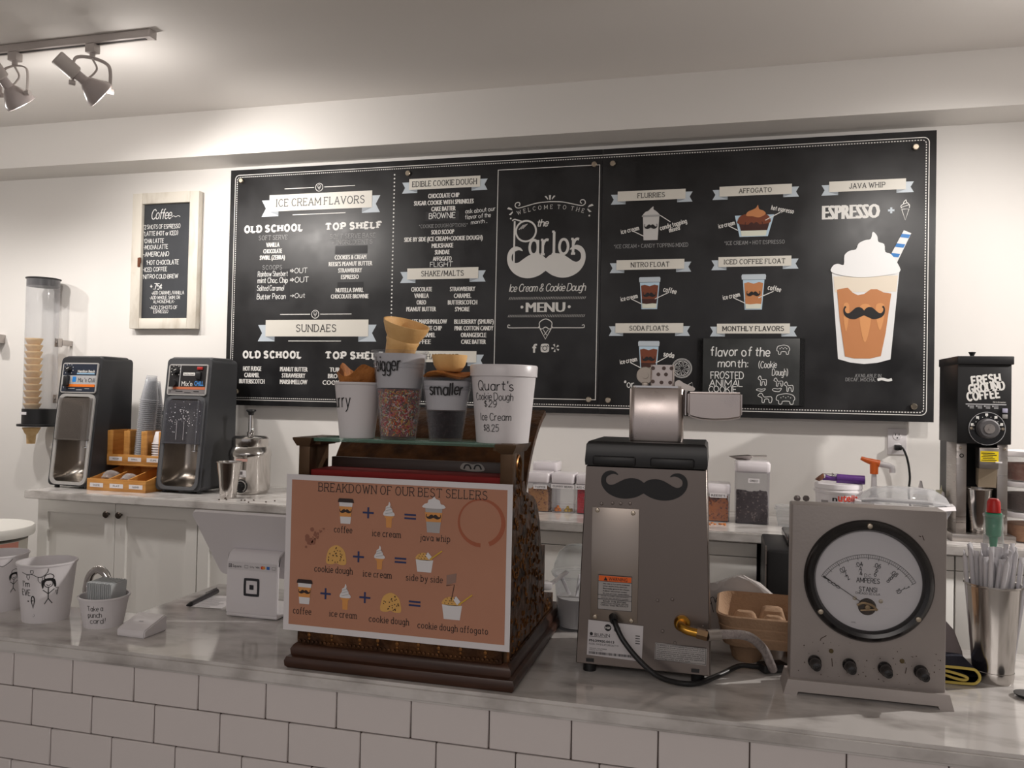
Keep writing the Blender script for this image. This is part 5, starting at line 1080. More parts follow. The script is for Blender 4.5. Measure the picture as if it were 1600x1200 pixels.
# ---------------------------------------------------------------- clear clamshell cake box, squeeze bottles
cb = thing('clamshell_box', 'large clear domed plastic food box with a white tray, behind the ammeter', 'food box', (1.152, -0.485, 0.925), -0.14)
def oct_(w, d, c, z): return [(w / 2 - c, -d / 2, z), (w / 2, -d / 2 + c, z), (w / 2, d / 2 - c, z), (w / 2 - c, d / 2, z), (-w / 2 + c, d / 2, z), (-w / 2, d / 2 - c, z), (-w / 2, -d / 2 + c, z), (-w / 2 + c, -d / 2, z)]
m = MB(); m.loft([oct_(.31, .205, .06, .116), oct_(.28, .18, .05, .085), oct_(.20, .13, .04, .001)], (False, True), False); m.build('base', clear('box_clear', (206, 206, 214), .22, .05, .7), cb)
m = MB(); m.loft([oct_(.28, .18, .05, .122), oct_(.325, .215, .062, .128), oct_(.33, .22, .062, .114), oct_(.31, .205, .06, .112)], (False, False), False); m.build('white_rim', WHITEP, cb)
m = MB(); m.loft([oct_(.30, .195, .06, .1285), oct_(.27, .17, .055, .155), oct_(.20, .125, .04, .178), oct_(.10, .06, .02, .184)], (False, True), False); m.build('dome', clear('dome_clear', (214, 214, 216), .26, .04, .7), cb)
for k, (x, y, h) in enumerate([(1.275, -.20, .185), (1.335, -.28, .19), (1.315, -.36, .16)]):
    b = thing('squeeze_bottle', ['left white squeeze bottle tip behind the clear domed box', 'cream squeeze bottle with a pointed cap next to the grinder', 'shortest squeeze bottle, nearest the clear domed box'][k], 'bottle', (x, y, .925), 0, 'squeeze bottles by the grinder')
    mm = WHITEP if k != 1 else mat('bottle_cream', (214, 210, 180), .4)
    m = MB(); m.lathe([(0, 0), (.028, 0), (.029, .004), (.029, h - .06), (.024, h - .05), (0, h - .049)], seg=24); m.build('bottle_body', mat('bottle_body', (206, 200, 190), .4), b)
    m = MB(); m.lathe([(.025, h - .052), (.025, h - .032), (.012, h - .03), (.009, h - .026), (.004, h), (0, h)], seg=20); m.build('pointed_cap', mm, b)

# ---------------------------------------------------------------- wall outlet with plug and cord
ol = thing('wall_outlet', 'white duplex wall outlet with a black plug, below the menu board', 'outlet', (1.226, 0, 1.197))
m = MB(); m.box((0, -.003, .057), (.074, .006, .108), .002); m.build('cover_plate', WHITEP, ol)
for z in (.081, .033):
    m = MB(); m.lathe([(0, .002), (.0165, .002), (.018, 0)], (0, -.006, z), 24, Matrix.Rotation(PI / 2, 4, 'X')); rc = m.build('receptacle', WHITEP, ol)
    m = MB(); mz = lambda u, v: (u, -.0084, z + v); rect(m, -.008, .001, -.0055, .010, mz); rect(m, .0055, .001, .008, .010, mz); disc(m, 0, -.008, .003, mz, 10); m.build('slots', INK, rc)
pg = thing('plug', 'black plug and cord in the lower socket of the wall outlet', 'plug', (1.226, -.008, 1.23))
m = MB(); m.box((0, -.014, 0), (.028, .024, .022), .004); m.build('plug_body', BLACK, pg)
m = MB(); m.tube([(.004, -.024, .002), (.016, -.034, -.004), (.034, -.03, -.05), (.044, -.028, -.12), (.04, -.03, -.19), (.05, -.06, -.27), (.08, -.10, -.299)], .0045, 8); m.build('cord', BLACK, pg)

# ---------------------------------------------------------------- coffee grinder
gr = thing('coffee_grinder', 'tall black coffee grinder with a big dial and yellow warning label', 'coffee grinder', (1.41, -0.36, 0.925))
GX = 0.087
m = MB(); m.box((0, -.02, .492), (2 * GX, .24, .285), .003); m.build('head', BLACK, gr)
m = MB(); m.box((.002, -.02, .648), (2 * GX + .008, .252, .03), .003); m.build('hopper_lid', BLACK, gr)
m = MB(); m.lathe([(0, .662), (.008, .662), (.007, .672), (.013, .684), (0, .685)], (-.01, -.03, 0), 18); m.build('lid_knob', BLACK, gr)
m = MB(); m.box((-.004, .05, .19), (2 * GX - .02, .11, .33)); m.build('column', BLACK, gr)
for s in (-1, 1):
    m = MB(); m.box((s * .066, -.055, .19), (.034, .13, .325), .002); m.build('side_panel', BRUSH, gr)
m = MB(); m.box((0, -.05, .014), (.205, .20, .028), .003); m.build('drip_tray', BRUSH, gr)
m = MB(); m.box((.014, -.125, .30), (.062, .05, .075), .003); m.build('chute', BRUSH, gr)
m = MB(); m.prism([(-.14, .262), (-.10, .262), (-.10, .205), (-.128, .195)], lambda y, z: (-.014, y, z), lambda y, z: (.044, y, z)); m.build('spout', mat('spout_tan', (176, 160, 138), .4, .3), gr)
GF = lambda d: (lambda u, v: (u, -.14 - d, v))
m = MB(); rect(m, -.014, .288, .044, .325, lambda u, v: (u, -.1508, v)); yl = m.build('warning_label', mat('label_yellow', (248, 218, 20), .5), gr)
m = MB()
for i in range(5): rect(m, -.010 + .004 * (i % 2), .292 + i * .0062, .038 - .006 * (i % 3), .2942 + i * .0062, lambda u, v: (u, -.1513, v))
m.build('lettering', INK, yl)
m = MB(); m.box((.044, -.152, .286), (.022, .004, .006), .001); m.build('lever_tab', WHITEP, gr)
for i, (tx, x, z, w) in enumerate((('FRESH', .004, .580, .095), ('GROUND', .006, .552, .118), ('COFFEE', -.004, .524, .108))):
    m = MB(); write(m, tx, x, z, w, .028, GF(.0006), 'bold', 2.5, .14); m.build('title_lettering', PRW, gr)
m = MB(); rect(m, -.060, .489, .070, .493, GF(.0006)); m.build('silver_rule', PSIL, gr)
m = MB(); bold_text(m, 'Grindmaster', .048, .500, .042, .005, GF(.0006), .01); m.build('brand_lettering', PRW, gr)
for i in range(4):
    m = MB(); x = -.05 + i * .026; rect(m, x - .003, .482, x + .002, .487, GF(.0006)); [rect(m, x + .003, .484 - k * .004, x + .017, .486 - k * .004, GF(.0006)) for k in range(3)]; m.build('step_lettering', PSIL, gr)
for z, mm in ((.470, mat('button_blue', (170, 168, 190), .4)), (.449, mat('button_grey', (146, 144, 142), .4))):
    m = MB(); m.box((.065, -.142, z), (.017, .006, .015), .001); m.build('push_button', mm, gr)
YM = Matrix.Rotation(PI / 2, 4, 'X'); dc_ = (.008, -.14, .405)
m = MB(); m.lathe([(0, .004), (.0575, .004), (.0595, .002), (.0595, 0)], dc_, 56, YM); dl = m.build('dial_plate', BLACKG, gr)
m = MB(); disc(m, dc_[0], dc_[2], .0590, GF(.0048), 56, .0572); m.build('dial_ring', PSIL, dl)
m = MB(); m.lathe([(0, .034), (.029, .034), (.034, .030), (.036, .006), (.036, .004)], dc_, 40, YM); kn = m.build('dial_knob', mat('knob_grey', (92, 90, 92), .5, .2), dl)
m = MB(); m.lathe([(0, .035), (.017, .0355), (.017, .034)], dc_, 28, YM); m.lathe([(0, .038), (.004, .038), (.004, .034)], dc_, 10, YM); m.build('knob_cap', BRUSH, dl)
m = MB()
for i in range(11):
    a = PI * 1.02 - i * PI * 1.02 / 10; mp = GF(.0052); c, s = math.cos(a), math.sin(a)
    disc(m, dc_[0] + .0425 * c, dc_[2] + .0425 * s, .0014, mp, 8)
    if i % 2 == 1: rect(m, dc_[0] + .049 * c - .0045, dc_[2] + .049 * s - .004, dc_[0] + .049 * c + .0045, dc_[2] + .049 * s + .005, mp)
m.build('dial_marks', PRW, dl)
for s in (-1, 1):
    m = MB(); m.lathe([(0, .007), (.005, .006), (.0065, .002)], (dc_[0] + s * .050, -.142, dc_[2] - .0), 14, YM); m.build('dial_screw', SCREW, dl)
m = MB(); disc(m, -.066, .305, .0075, lambda u, v: (u, -.1208, v), 16, .0042); m.build('lock_ring', BLACK, gr)
for k, (x, z) in enumerate(((-.070, .333), (.072, .333))):
    m = MB(); m.lathe([(0, .003), (.004, .002), (.005, 0)], (x, -.12, z), 12, YM); m.build('screw', SCREW, gr)
steel_cup((1.408, -0.45, 0.9535), .030, .047, .160, 'stainless cup standing on the grinder tray under the chute')

# ---------------------------------------------------------------- stacked round tubs at the right edge
for k, (c1, c2, lab) in enumerate([((176, 112, 60), (206, 150, 92), 'bottom round tub of tan crumbs in the stack at the right edge'), ((52, 40, 44), (76, 60, 62), 'middle round tub of dark crumbs in the stack at the right edge'), ((160, 96, 78), (196, 150, 132), 'topmost round tub of pinkish crumbs in the stack at the right edge')]):
    t = thing('round_tub', lab, 'food container', (1.60, -0.40, 0.925 + k * 0.109), 0, 'round tubs stacked at the right edge')
    m = MB(); m.lathe([(0, .001), (.084, 0), (.096, .092), (.097, .094)], seg=48); m.build('tub_wall', clear('tub_clear', (208, 196, 190), .18, .08, .6), t)
    m = MB(); m.lathe([(.099, .088), (.101, .090), (.101, .102), (.098, .107), (.086, .107), (.084, .103), (0, .103)], seg=48); m.build('lid', WHITEP, t)
    m = MB(); m.lathe([(0, .004), (.081, .004), (.088, .062), (.0, .066)], seg=48)
    o = m.build('crumbs', mat('tub_fill_%d' % k, c1, .8, mix=c2, mscale=40, bump=.4, bscale=120), None, loc=(1.60, -0.40, 0.925 + k * 0.109)); o['kind'] = 'stuff'; tag(o, ['tan', 'dark', 'pinkish'][k] + ' crumbs inside the ' + ['bottom', 'middle', 'topmost'][k] + ' round tub at the right edge', 'crumbs')

# ---------------------------------------------------------------- black cooler box standing before the cabinets
bx = thing('black_bin', 'tall black box standing before the cabinets, behind the cardboard cup carrier', 'bin', (0.86, -0.78, 0))
m = MB(); m.box((0, 0, .465), (.42, .34, .928), .01); m.build('body', BLACK, bx)
m = MB(); m.box((.03, .03, .944), (.34, .26, .03), .006); m.build('lid', BLACKG, bx)
m = MB(); m.box((-.2115, -.165, .49), (.004, .012, .90)); m.build('edge_strip', BRUSH, bx)
# ---------------------------------------------------------------- antique bronze register
BRZ = mat('bronze', (92, 60, 34), 0.36, 0.75, bump=0.35, bscale=55, mix=(58, 36, 22), mscale=22, ramp=(0.4, 0.65))
BRZS = mat('bronze_embossed', (126, 84, 48), 0.36, 0.7, bump=0.5, bscale=48, mix=(60, 38, 22), mscale=30, ramp=(0.42, 0.6), mdetail=3.0)
BRZP = mat('bronze_plain', (88, 66, 46), 0.42, 0.6, bump=0.08, bscale=40)
MOLD = mat('dark_walnut', (72, 44, 30), 0.34, mix=(52, 30, 20), mscale=8, stretch=(1, 6, 6))
rg = thing('register', 'antique embossed bronze cash register on a dark wooden plinth', 'cash register', (-0.058, -2.15, 0.9))
W0 = lambda x, y, z: (x, y, z)
m = MB()
def frame_ring(x0, x1, y0, y1, z): return [(x0, y0, z), (x1, y0, z), (x1, y1, z), (x0, y1, z)]
m.loft([frame_ring(-.270, .154, -2.350, -1.880, .9005), frame_ring(-.274, .158, -2.354, -1.876, .905), frame_ring(-.275, .159, -2.355, -1.875, .914), frame_ring(-.272, .156, -2.352, -1.878, .921), frame_ring(-.266, .150, -2.346, -1.884, .924), frame_ring(-.267, .151, -2.347, -1.883, .934), frame_ring(-.263, .147, -2.343, -1.888, .941), frame_ring(-.258, .142, -2.338, -1.893, .945)], smooth=False)
m.build('plinth', MOLD, rg, True)
side = [(-2.333, .945), (-2.333, 1.25), (-2.245, 1.25), (-2.236, 1.231), (-2.205, 1.222), (-2.168, 1.213), (-2.142, 1.20), (-2.122, 1.18), (-2.105, 1.155), (-2.094, 1.122), (-2.09, 1.106), (-2.05, 1.100), (-2.048, 1.0), (-1.955, .98), (-1.955, .945)]
m = MB(); m.prism(side, lambda y, z: (-.256, y, z), lambda y, z: (.140, y, z)); m.build('case', BRZP, rg, True)
for s, x in ((-1, -.256), (1, .140)):
    m = MB(); m.prism(side, lambda y, z: (x, y, z), lambda y, z: (x + s * .0045, y, z)); m.build('embossed_side', BRZS, rg, True)
def inside(y, z):
    c = False; n = len(side)
    for i in range(n):
        (y0, z0), (y1, z1) = side[i], side[i - 1]
        if (z0 > z) != (z1 > z) and y < (y1 - y0) * (z - z0) / (z1 - z0) + y0: c = not c
    return c
m = MB(); r_ = random.Random(77); k = 0
while k < 170:
    y, z = r_.uniform(-2.33, -1.96), r_.uniform(.955, 1.24); R_ = r_.uniform(.004, .010); a0 = r_.uniform(0, 6.3)
    if not all(inside(y + dy, z + dz) for dy in (-R_ - .003, R_ + .003) for dz in (-R_ - .003, R_ + .003)): continue
    k += 1; X = .1452
    if k % 5: m.tube([(X, y + R_ * (1 - .16 * i) * math.cos(a0 + i * .9), z + R_ * (1 - .16 * i) * math.sin(a0 + i * .9)) for i in range(5)], .0013, 5, 2)
    else: m.lathe([(R_ * .45, 0), (R_ * .35, R_ * .2), (0, R_ * .3)], (X - .0006, y, z), 7, Matrix.Rotation(PI / 2, 4, 'Y'))
m.build('scroll_relief', mat('bronze_bright', (140, 96, 54), 0.3, 0.8), rg, True)
m = MB(); m.prism([(-2.345, .945), (-2.345, 1.235), (-2.333, 1.248), (-2.333, .945)], lambda y, z: (-.250, y, z), lambda y, z: (.134, y, z)); m.build('embossed_front', BRZ, rg, True)
m = MB()
for i in range(46): m.lathe([(0, 0), (.0034, .001), (.0034, .003), (0, .0042)], (-.248 + i * .0083, -2.3445, .9495), 8, Matrix.Rotation(PI / 2, 4, 'X'))
m.build('beading', BRZ, rg, True); m = MB()
for i in range(44): m.lathe([(0, 0), (.0034, .001), (.0034, .003), (0, .0042)], (.144, -2.325 + i * .0083, .9495), 8, Matrix.Rotation(PI / 2, 4, 'Y'))
m.build('beading', BRZ, rg, True)
m = MB()
for i, x in enumerate((-.23, -.185, -.13, -.095, -.058, -.018, .02, .06, .105)):
    for k, (dx, dz, r) in enumerate(((0, 0, .006), (-.012, .006, .0045), (.012, .006, .0045), (-.02, .012, .003), (.02, .012, .003), (0, -.009, .004), (0, -.016, .0025))): m.lathe([(r, 0), (r * .8, r * .4), (0, r * .6)], (x + dx, -2.3448, .971 + dz + .002 * (i % 2)), 8, Matrix.Rotation(PI / 2, 4, 'X'))
    m.tube([(x - .022, -2.346, .974), (x - .012, -2.347, .982), (x, -2.346, .976), (x + .012, -2.347, .982), (x + .022, -2.346, .974)], .0016, 6)
m.build('floral_relief', mat('bronze_bright', (140, 96, 54), 0.3, 0.8), rg, True)
for sx, x in ((-1, -.254), (1, .133)):
    m = MB(); m.box((x, -2.322, 1.285), (.022, .03, .075), .001); m.box((x + sx * .004, -2.288, 1.285), (.010, .09, .07)); m.box((x - sx * .02, -2.287, 1.312), (.014, .08, .006)); m.loft([frame_ring(x - .013, x + .013, -2.342, -2.24, 1.306), frame_ring(x - .019, x + .019, -2.347, -2.232, 1.318), frame_ring(x - .019, x + .019, -2.347, -2.232, 1.3215)], smooth=False)
    p = m.build('corner_post', BRZP, rg, True)
    m = MB(); X = x + sx * .0095
    m.tube([(X, -2.30, 1.262), (X, -2.305, 1.285), (X, -2.288, 1.299), (X, -2.272, 1.285), (X, -2.276, 1.262), (X, -2.268, 1.235), (X, -2.25, 1.222)], .0032, 6)
    for dy, dz in ((0, 0), (.006, -.012), (-.004, -.02), (.002, .012)): m.lathe([(.005, -.003), (.005, .001), (0, .004)], (X, -2.288 + dy, 1.27 + dz), 8, Matrix.Rotation(sx * PI / 2, 4, 'Y'))
    m.build('scroll_ornament', mat('bronze_bright', (140, 96, 54), 0.3, 0.8), p, True)
m = MB(); m.box((-.060, -2.288, 1.2565), (.366, .085, .012), .001); m.build('red_velvet', mat('red_velvet', (132, 24, 22), .8), rg, True)
m = MB(); m.box((-.060, -2.243, 1.266), (.366, .012, .03), .001); m.build('inner_ledge', mat('ledge_dark', (58, 42, 36), .5), rg, True)
m = MB(); m.poly(cat([(.022, 1.268), (.026, 1.278), (.036, 1.279), (.046, 1.277), (.058, 1.279), (.066, 1.275), (.068, 1.266), (.045, 1.264)], 3, True), lambda u, v: (u, -2.2505, v)); tg = m.build('metal_tag', mat('tag_grey', (150, 146, 140), .4), rg, True)
m = MB()
for x in (.036, .056): ribbon(m, cat([(x - .007, 1.268), (x - .004, 1.275), (x + .003, 1.275), (x + .007, 1.268)], 3), .003, lambda u, v: (u, -2.2512, v))
m.build('round_cutouts', INK, tg, True)
m = MB(); back = cat([(-2.062, 1.20), (-2.03, 1.26), (-1.985, 1.31), (-1.93, 1.35), (-1.872, 1.376)], 4)
m.prism(back + [(y + .010, z - .010) for y, z in back[::-1]], lambda y, z: (-.345, y, z), lambda y, z: (.102, y, z)); m.build('back_panel', BRZ, rg, True)
m = MB(); m.box((-.055, -2.035, 1.16), (.3, .02, .1)); m.build('panel_support', BRZP, rg, True)
gs = thing('glass_shelf', 'clear glass shelf resting on the register posts, holding the paper cups', 'shelf', (-.0605, -2.287, 1.3155))
m = MB(); m.box((0, 0, .003), (.346, .108, .006), .001); m.build('pane', clear('shelf_glass', (130, 190, 168), .18, .02, .85), gs)

# ---------------------------------------------------------------- best sellers poster taped to the register
po = thing('poster', 'brown printed poster headed breakdown of our best sellers, taped to the register', 'poster', (-.064, -2.352, .968))
PY = lambda d: (lambda u, v: (u, -2.3535 - d, v))
m = MB(); px0, px1, pz0, pz1 = -.279, .1495, .9700, 1.2542
pts = [(px0 + (px1 - px0) * i / 12) for i in range(13)]
m.loft([[(x, -2.3525, pz0), (x, -2.3535, pz0), (x, -2.3535, pz1), (x, -2.3525, pz1)] for x in pts], smooth=False); m.build('paper_sheet', PAPER, po, True)
m = MB(); rect(m, -.268, .981, .1405, 1.2445, PY(.0003)); m.build('brown_print', mat('poster_brown', (188, 134, 108), .6, mix=(180, 126, 100), mscale=3), po, True)
m = MB(); r = POST[0]; write(m, r[0], r[1], r[2], r[3], r[4], PY(.0008), 'slab', .85); m.build('title_lettering', PRD, po, True)
for r in POST[1:]:
    m = MB(); write(m, r[0], r[1], r[2] - .001, r[3], r[4] * 1.3, PY(.0008), 'slab', .95); m.build('caption_lettering', PRD, po, True)
BROW, PCUP, PSLV, PNAV, PYEL, PDOU = mat('p_lid', (46, 30, 28), .5), mat('p_white', (226, 224, 226), .5), mat('p_sleeve', (222, 154, 84), .5), mat('p_navy', (38, 52, 100), .5), mat('p_yellow', (214, 172, 60), .5), mat('p_dough', (222, 172, 96), .5)
P8, P9, P10 = PY(.0008), PY(.0013), PY(.0018)
def icon(kind, x, z, w, h):
    m = MB(); q = lambda u, v: (x + u * w, z + v * h)
    if kind == '+':
        seg_line(m, q(-.5, 0), q(.5, 0), .0034, P8); seg_line(m, q(0, -.5), q(0, .5), .0034, P8); return m.build('plus_sign', PNAV, po, True)
    if kind == '=':
        for s in (-.28, .28): seg_line(m, q(-.5, s), q(.5, s), .0032, P8)
        return m.build('equals_sign', PNAV, po, True)
    if kind == 'cup':
        m.slot(1); m.poly([q(-.42, .34), q(-.30, -.5), q(.30, -.5), q(.42, .34)], P8); m.slot(0); m.poly([q(-.5, .34), q(-.46, .46), q(-.40, .5), q(.40, .5), q(.46, .46), q(.5, .34)][::-1], P9)
        m.slot(2); m.poly([q(-.40, .18), q(-.34, -.22), q(.34, -.22), q(.40, .18)], P9); m.slot(0); mustache(m, x, z - .0 * h, w * .74, h * .20, P10, 0, True); return m.build('coffee_cup_picture', [BROW, PCUP, PSLV], po, True)
    if kind == 'cone':
        m.slot(1); m.poly([q(-.42, -.02), q(-.42, -.1), q(-.28, -.14), q(-.24, -.5), q(.24, -.5), q(.28, -.14), q(.42, -.1), q(.42, -.02)], P8)
        m.slot(0); m.poly([q(*p) for p in cat([(-.45, -.04), (-.5, .08), (-.34, .18), (-.3, .3), (-.1, .36), (0, .5), (.12, .4), (.1, .3), (.3, .22), (.34, .12), (.5, .06), (.45, -.04)], 3, True)][::-1], P9)
        m.slot(2)
        for v in (.06, .18, .28): seg_line(m, q(-.36 + v * .3, v - .03), q(.36 - v * .3, v + .04), .0008, P10)
        return m.build('cone_picture', [PCUP, PSLV, PRG], po, True)
    if kind == 'whip':
        m.slot(1); m.poly([q(-.42, .2), q(-.30, -.5), q(.30, -.5), q(.42, .2)], P8); m.slot(2); m.poly([q(-.42, .06), q(-.36, -.2), q(.36, -.2), q(.42, .06)], P9)
        m.slot(0); m.poly([q(*p) for p in cat([(-.5, .18), (-.46, .28), (-.3, .32), (-.26, .4), (-.08, .44), (.02, .5), (.1, .44), (.28, .4), (.34, .3), (.48, .28), (.5, .18)], 3, True)][::-1], P9)
        m.slot(3); mustache(m, x, z - .06 * h, w * .72, h * .16, P10, 0, True); return m.build('java_whip_picture', [PCUP, mat('p_grey', (176, 172, 172), .5), PSLV, BROW], po, True)
    if kind == 'dough':
        m.poly([q(*p) for p in cat([(-.5, -.46), (-.5, -.1), (-.36, .3), (0, .5), (.36, .3), (.5, -.1), (.5, -.46), (.2, -.5), (0, -.42), (-.2, -.5)], 3, True)][::-1], P8)
        m.slot(1); r_ = random.Random(int(x * 999))
        for i in range(26):
            a, b = r_.uniform(-.42, .42), r_.uniform(-.42, .38)
            if abs(a) + max(b, 0) < .55: disc(m, *q(a, b), .0011, P9, 6)
        return m.build('cookie_dough_picture', [PDOU, BROW], po, True)
    m.slot(1); m.poly([q(-.5, .06), q(-.40, -.5), q(.40, -.5), q(.5, .06)], P8); m.slot(0); m.poly([q(*p) for p in cat([(-.46, .06), (-.42, .26), (-.1, .38), (.2, .3), (.44, .06)], 3, True)][::-1], P8)
    m.slot(2); m.poly([q(.06, .28), q(.2, .42), q(.42, .22), q(.26, .08)][::-1], P9); m.slot(3); seg_line(m, q(.34, .1), q(1.0, .52), .0024, P10)
    m.slot(4)
    for i in range(9): disc(m, *q(-.36 + i * .06, .12 + .1 * (i % 3)), .0009, P9, 6)
    if kind == 'tub2':
        ribbon(m, [q(-.05, .2), q(.1, .86), q(-.3, .8)], .0012, P9); m.slot(5); m.poly([q(-.3, 1.2), q(.2, 1.3), q(.16, .94), q(-.3, .82)][::-1], P8)
    return m.build('dough_tub_picture', [PDOU, PCUP, PCUP, PYEL, BROW, mat('p_flag', (150, 120, 108), .5)], po, True)
for r in POSTI: icon(*r)
x, z = PP['ring']; m = MB(); n = 48
for i in range(n):
    a0, a1 = 2 * PI * i / n, 2 * PI * (i + 1) / n; w_ = .003 + .0025 * (1 + math.sin(a0 * 1 + 2.4))
    if 4.6 < a0 < 5.0: continue
    f = lambda a, k: (x + (.040 + k * w_ / 2) * math.cos(a), z + (.040 + k * w_ / 2) * math.sin(a) * .98)
    m.poly([f(a0, -1), f(a0, 1), f(a1, 1), f(a1, -1)], P8)
m.build('ring_stain', mat('stain_red', (168, 92, 62), .5), po, True)
x, z = PP['spl']; m = MB(); r_ = random.Random(5)
for i in range(34):
    t_ = r_.random(); disc(m, x - .006 + t_ * .034 + r_.gauss(0, .004), z - .012 + t_ * .03 + r_.gauss(0, .007 * (1.2 - t_)), r_.uniform(.0008, .0045) * (1.2 - t_), P8, 9)
m.build('splash_stain', mat('stain_brown', (148, 96, 76), .5), po, True)

# ---------------------------------------------------------------- the cups on the glass shelf
GZ = 1.3220
def on_cone(r0, r1, h, a0, e=.0006):
    def f(u, v):
        v = max(0.0, v); r = r0 + (r1 - r0) * v / h + e; a = a0 + u / ((r0 + r1) / 2); return (r * math.sin(a), -r * math.cos(a), v)
    return f
def cup_shell(r0, r1, h, lip=.0022, t=.0012): return [(0, .003), (r0 - .002, .003), (r0 - .001, 0), (r0, .0), (r1, h - .004), (r1 + lip, h - .004), (r1 + lip + .0006, h - .0015), (r1 + lip, h), (r1 - t, h), (r0 - t - .001, .005), (0, .005)]
def paper_cup(loc, r0, r1, h, label, texts=(), material=None, name='paper_cup', group=None):
    t = thing(name, label, 'cup', loc, 0, group)
    m = MB(); m.lathe(cup_shell(r0, r1, h), seg=56); m.build('cup_wall', material or PAPER, t)
    m = MB()
    for tx, u, v, w, hh, a0 in texts: write(m, tx, u, v, w, hh, on_cone(r0, r1, h, a0), 'hand', .95)
    if texts: m.build('handwriting', INK, t)
    else: m.bm.free()
    return t
AZ = -0.30
paper_cup((-.170, -2.292, GZ), .0325, .0430, .1035, 'plain white paper cup marked flurry, holding a waffle bowl, leftmost on the glass shelf', [('Flurry', 0, .070, .054, .026, -.63)])
wf = MB(); rings = []; N = 40
for k, (r, z) in enumerate(((.020, 0), (.031, .03), (.040, .062), (.0385, .062), (.030, .032), (.018, .004))):
    rings.append([((r + .004 * math.sin(3 * a + 1) * (z > .02)) * math.cos(a), (r + .004 * math.sin(3 * a + 1) * (z > .02)) * math.sin(a), z + (.010 * math.sin(a * 2 + 2.4) + .005 * math.sin(a * 5)) * (z > .05)) for a in [2 * PI * i / N for i in range(N)]])
wf.loft(rings); WAF = mat('waffle_brown', (190, 122, 58), .6, mix=(150, 88, 40), mscale=24, bump=.5, bscale=90)
tag(wf.build('waffle_bowl', WAF, None, loc=(-.172, -2.292, GZ + .064)), 'crinkled brown waffle bowl standing in the cup marked flurry', 'waffle cone')
CUPC = clear('clear_cup', (210, 210, 216), .02, .04, .45)
def double_cup(loc, r0, r1, h, hf, label, text, a0):
    t = thing('layered_cup', label, 'cup', loc)
    m = MB(); m.lathe(cup_shell(r0, r1, h, .003), seg=56)
    for zz in (h * .80, h * .84): m.lathe([(r0 + (r1 - r0) * zz / h + .0004, zz), (r0 + (r1 - r0) * zz / h + .0018, zz + .002), (r0 + (r1 - r0) * zz / h + .0006, zz + .004)], seg=56)
    m.build('outer_cup', CUPC, t)
    q = lambda z: r0 + (r1 - r0) * z / h - .0022
    m = MB(); m.lathe([(0, hf), (q(hf), hf), (q(h - .006), h - .006), (q(h - .006) - .001, h - .006), (q(hf) - .002, hf + .002), (0, hf + .002)], seg=48); m.build('inner_cup', PAPER, t)
    m = MB(); write(m, text[0], text[1], text[2], text[3], text[4], on_cone(r0, r1, h, a0), 'hand', 1.35); m.build('handwriting', INK, t); return q
q2 = double_cup((-.087, -2.292, GZ), .0325, .0500, .163, .094, 'tallest clear cup marked bigger, full of colored sprinkles under a white inner cup', ('bigger', 0, .138, .046, .026), -.14)
q3 = double_cup((.006, -2.292, GZ), .0300, .0455, .1145, .056, 'clear cup marked smaller, full of dark chocolate sprinkles under a white inner cup', ('smaller', 0, .094, .058, .021), .29)
def sprinkles(name, loc, q, h, mats, label, n, seed, s):
    r_ = random.Random(seed); m = MB(); m.slot(0); m.lathe([(0, .004), (q(.004) - .0016, .004), (q(h) - .0016, h - .001), (0, h - .001)], seg=40)
    for i in range(n):
        a, z = r_.uniform(0, 2 * PI), r_.uniform(.007, h - .003); rr = q(z) - .0011
        p = Vector((rr * math.cos(a), rr * math.sin(a), z)); t_ = Vector((-math.sin(a), math.cos(a), 0)); b = r_.uniform(0, PI); d = (t_ * math.cos(b) + Vector((0, 0, 1)) * math.sin(b)) * s
        m.slot(r_.randrange(len(mats))); m.rod(p - d / 2, p + d / 2, .0009, 5)
    o = m.build(name, mats, None, loc=loc); o['kind'] = 'stuff'; return tag(o, label, 'sprinkles')
SPR = [mat('spr_base', (150, 96, 92), .5), mat('spr_red', (206, 52, 44), .4), mat('spr_pink', (224, 128, 138), .4), mat('spr_white', (232, 226, 216), .4), mat('spr_orange', (226, 128, 62), .4), mat('spr_yellow', (224, 190, 96), .4), mat('spr_dark', (62, 52, 60), .4), mat('spr_green', (116, 130, 96), .4)]
sprinkles('sprinkles', (-.087, -2.292, GZ + .0015), q2, .091, SPR, 'mixed red, white and pink sprinkles inside the cup marked bigger', 2600, 3, .0065)
sprinkles('chocolate_sprinkles', (.006, -2.292, GZ + .0015), q3, .053, [mat('choc_dark', (34, 22, 24), .7, spec=.15), mat('choc_mid', (52, 36, 36), .6, spec=.2)], 'dark chocolate sprinkles inside the cup marked smaller', 420, 4, .006)
WFR = mat('wafer_cone', (240, 196, 132), .6, mix=(222, 170, 104), mscale=18, bump=.12, bscale=120)
c2 = MB(); c2.lathe([(0, .0), (.026, .001), (.029, .028), (.031, .034), (.030, .038), (.036, .048), (.042, .062), (.043, .068), (.0405, .068), (.034, .05), (.027, .034), (.022, .008), (0, .006)], seg=48)
for k in range(5): c2.box((.0255 * math.cos(-1.9 + k * .35), .0255 * math.sin(-1.9 + k * .35), .016), (.004, .004, .026), .001, -1.9 + k * .35)
o = c2.build('cake_cone', WFR, None, loc=(-.090, -2.292, GZ + .150)); o.rotation_euler = (0.18, 0.30, 0); tag(o, 'big wafer cake cone tilted on top of the cup marked bigger', 'ice cream cone')
m = MB(); rings = []
for r, z in ((.010, .0), (.042, .001), (.047, .005), (.043, .008), (.010, .010)): rings.append([((r + .002 * math.sin(5 * a)) * math.cos(a), (r + .002 * math.sin(5 * a)) * math.sin(a), z + (.004 * math.sin(3 * a + .6) if r > .03 else 0)) for a in [2 * PI * i / N for i in range(N)]])
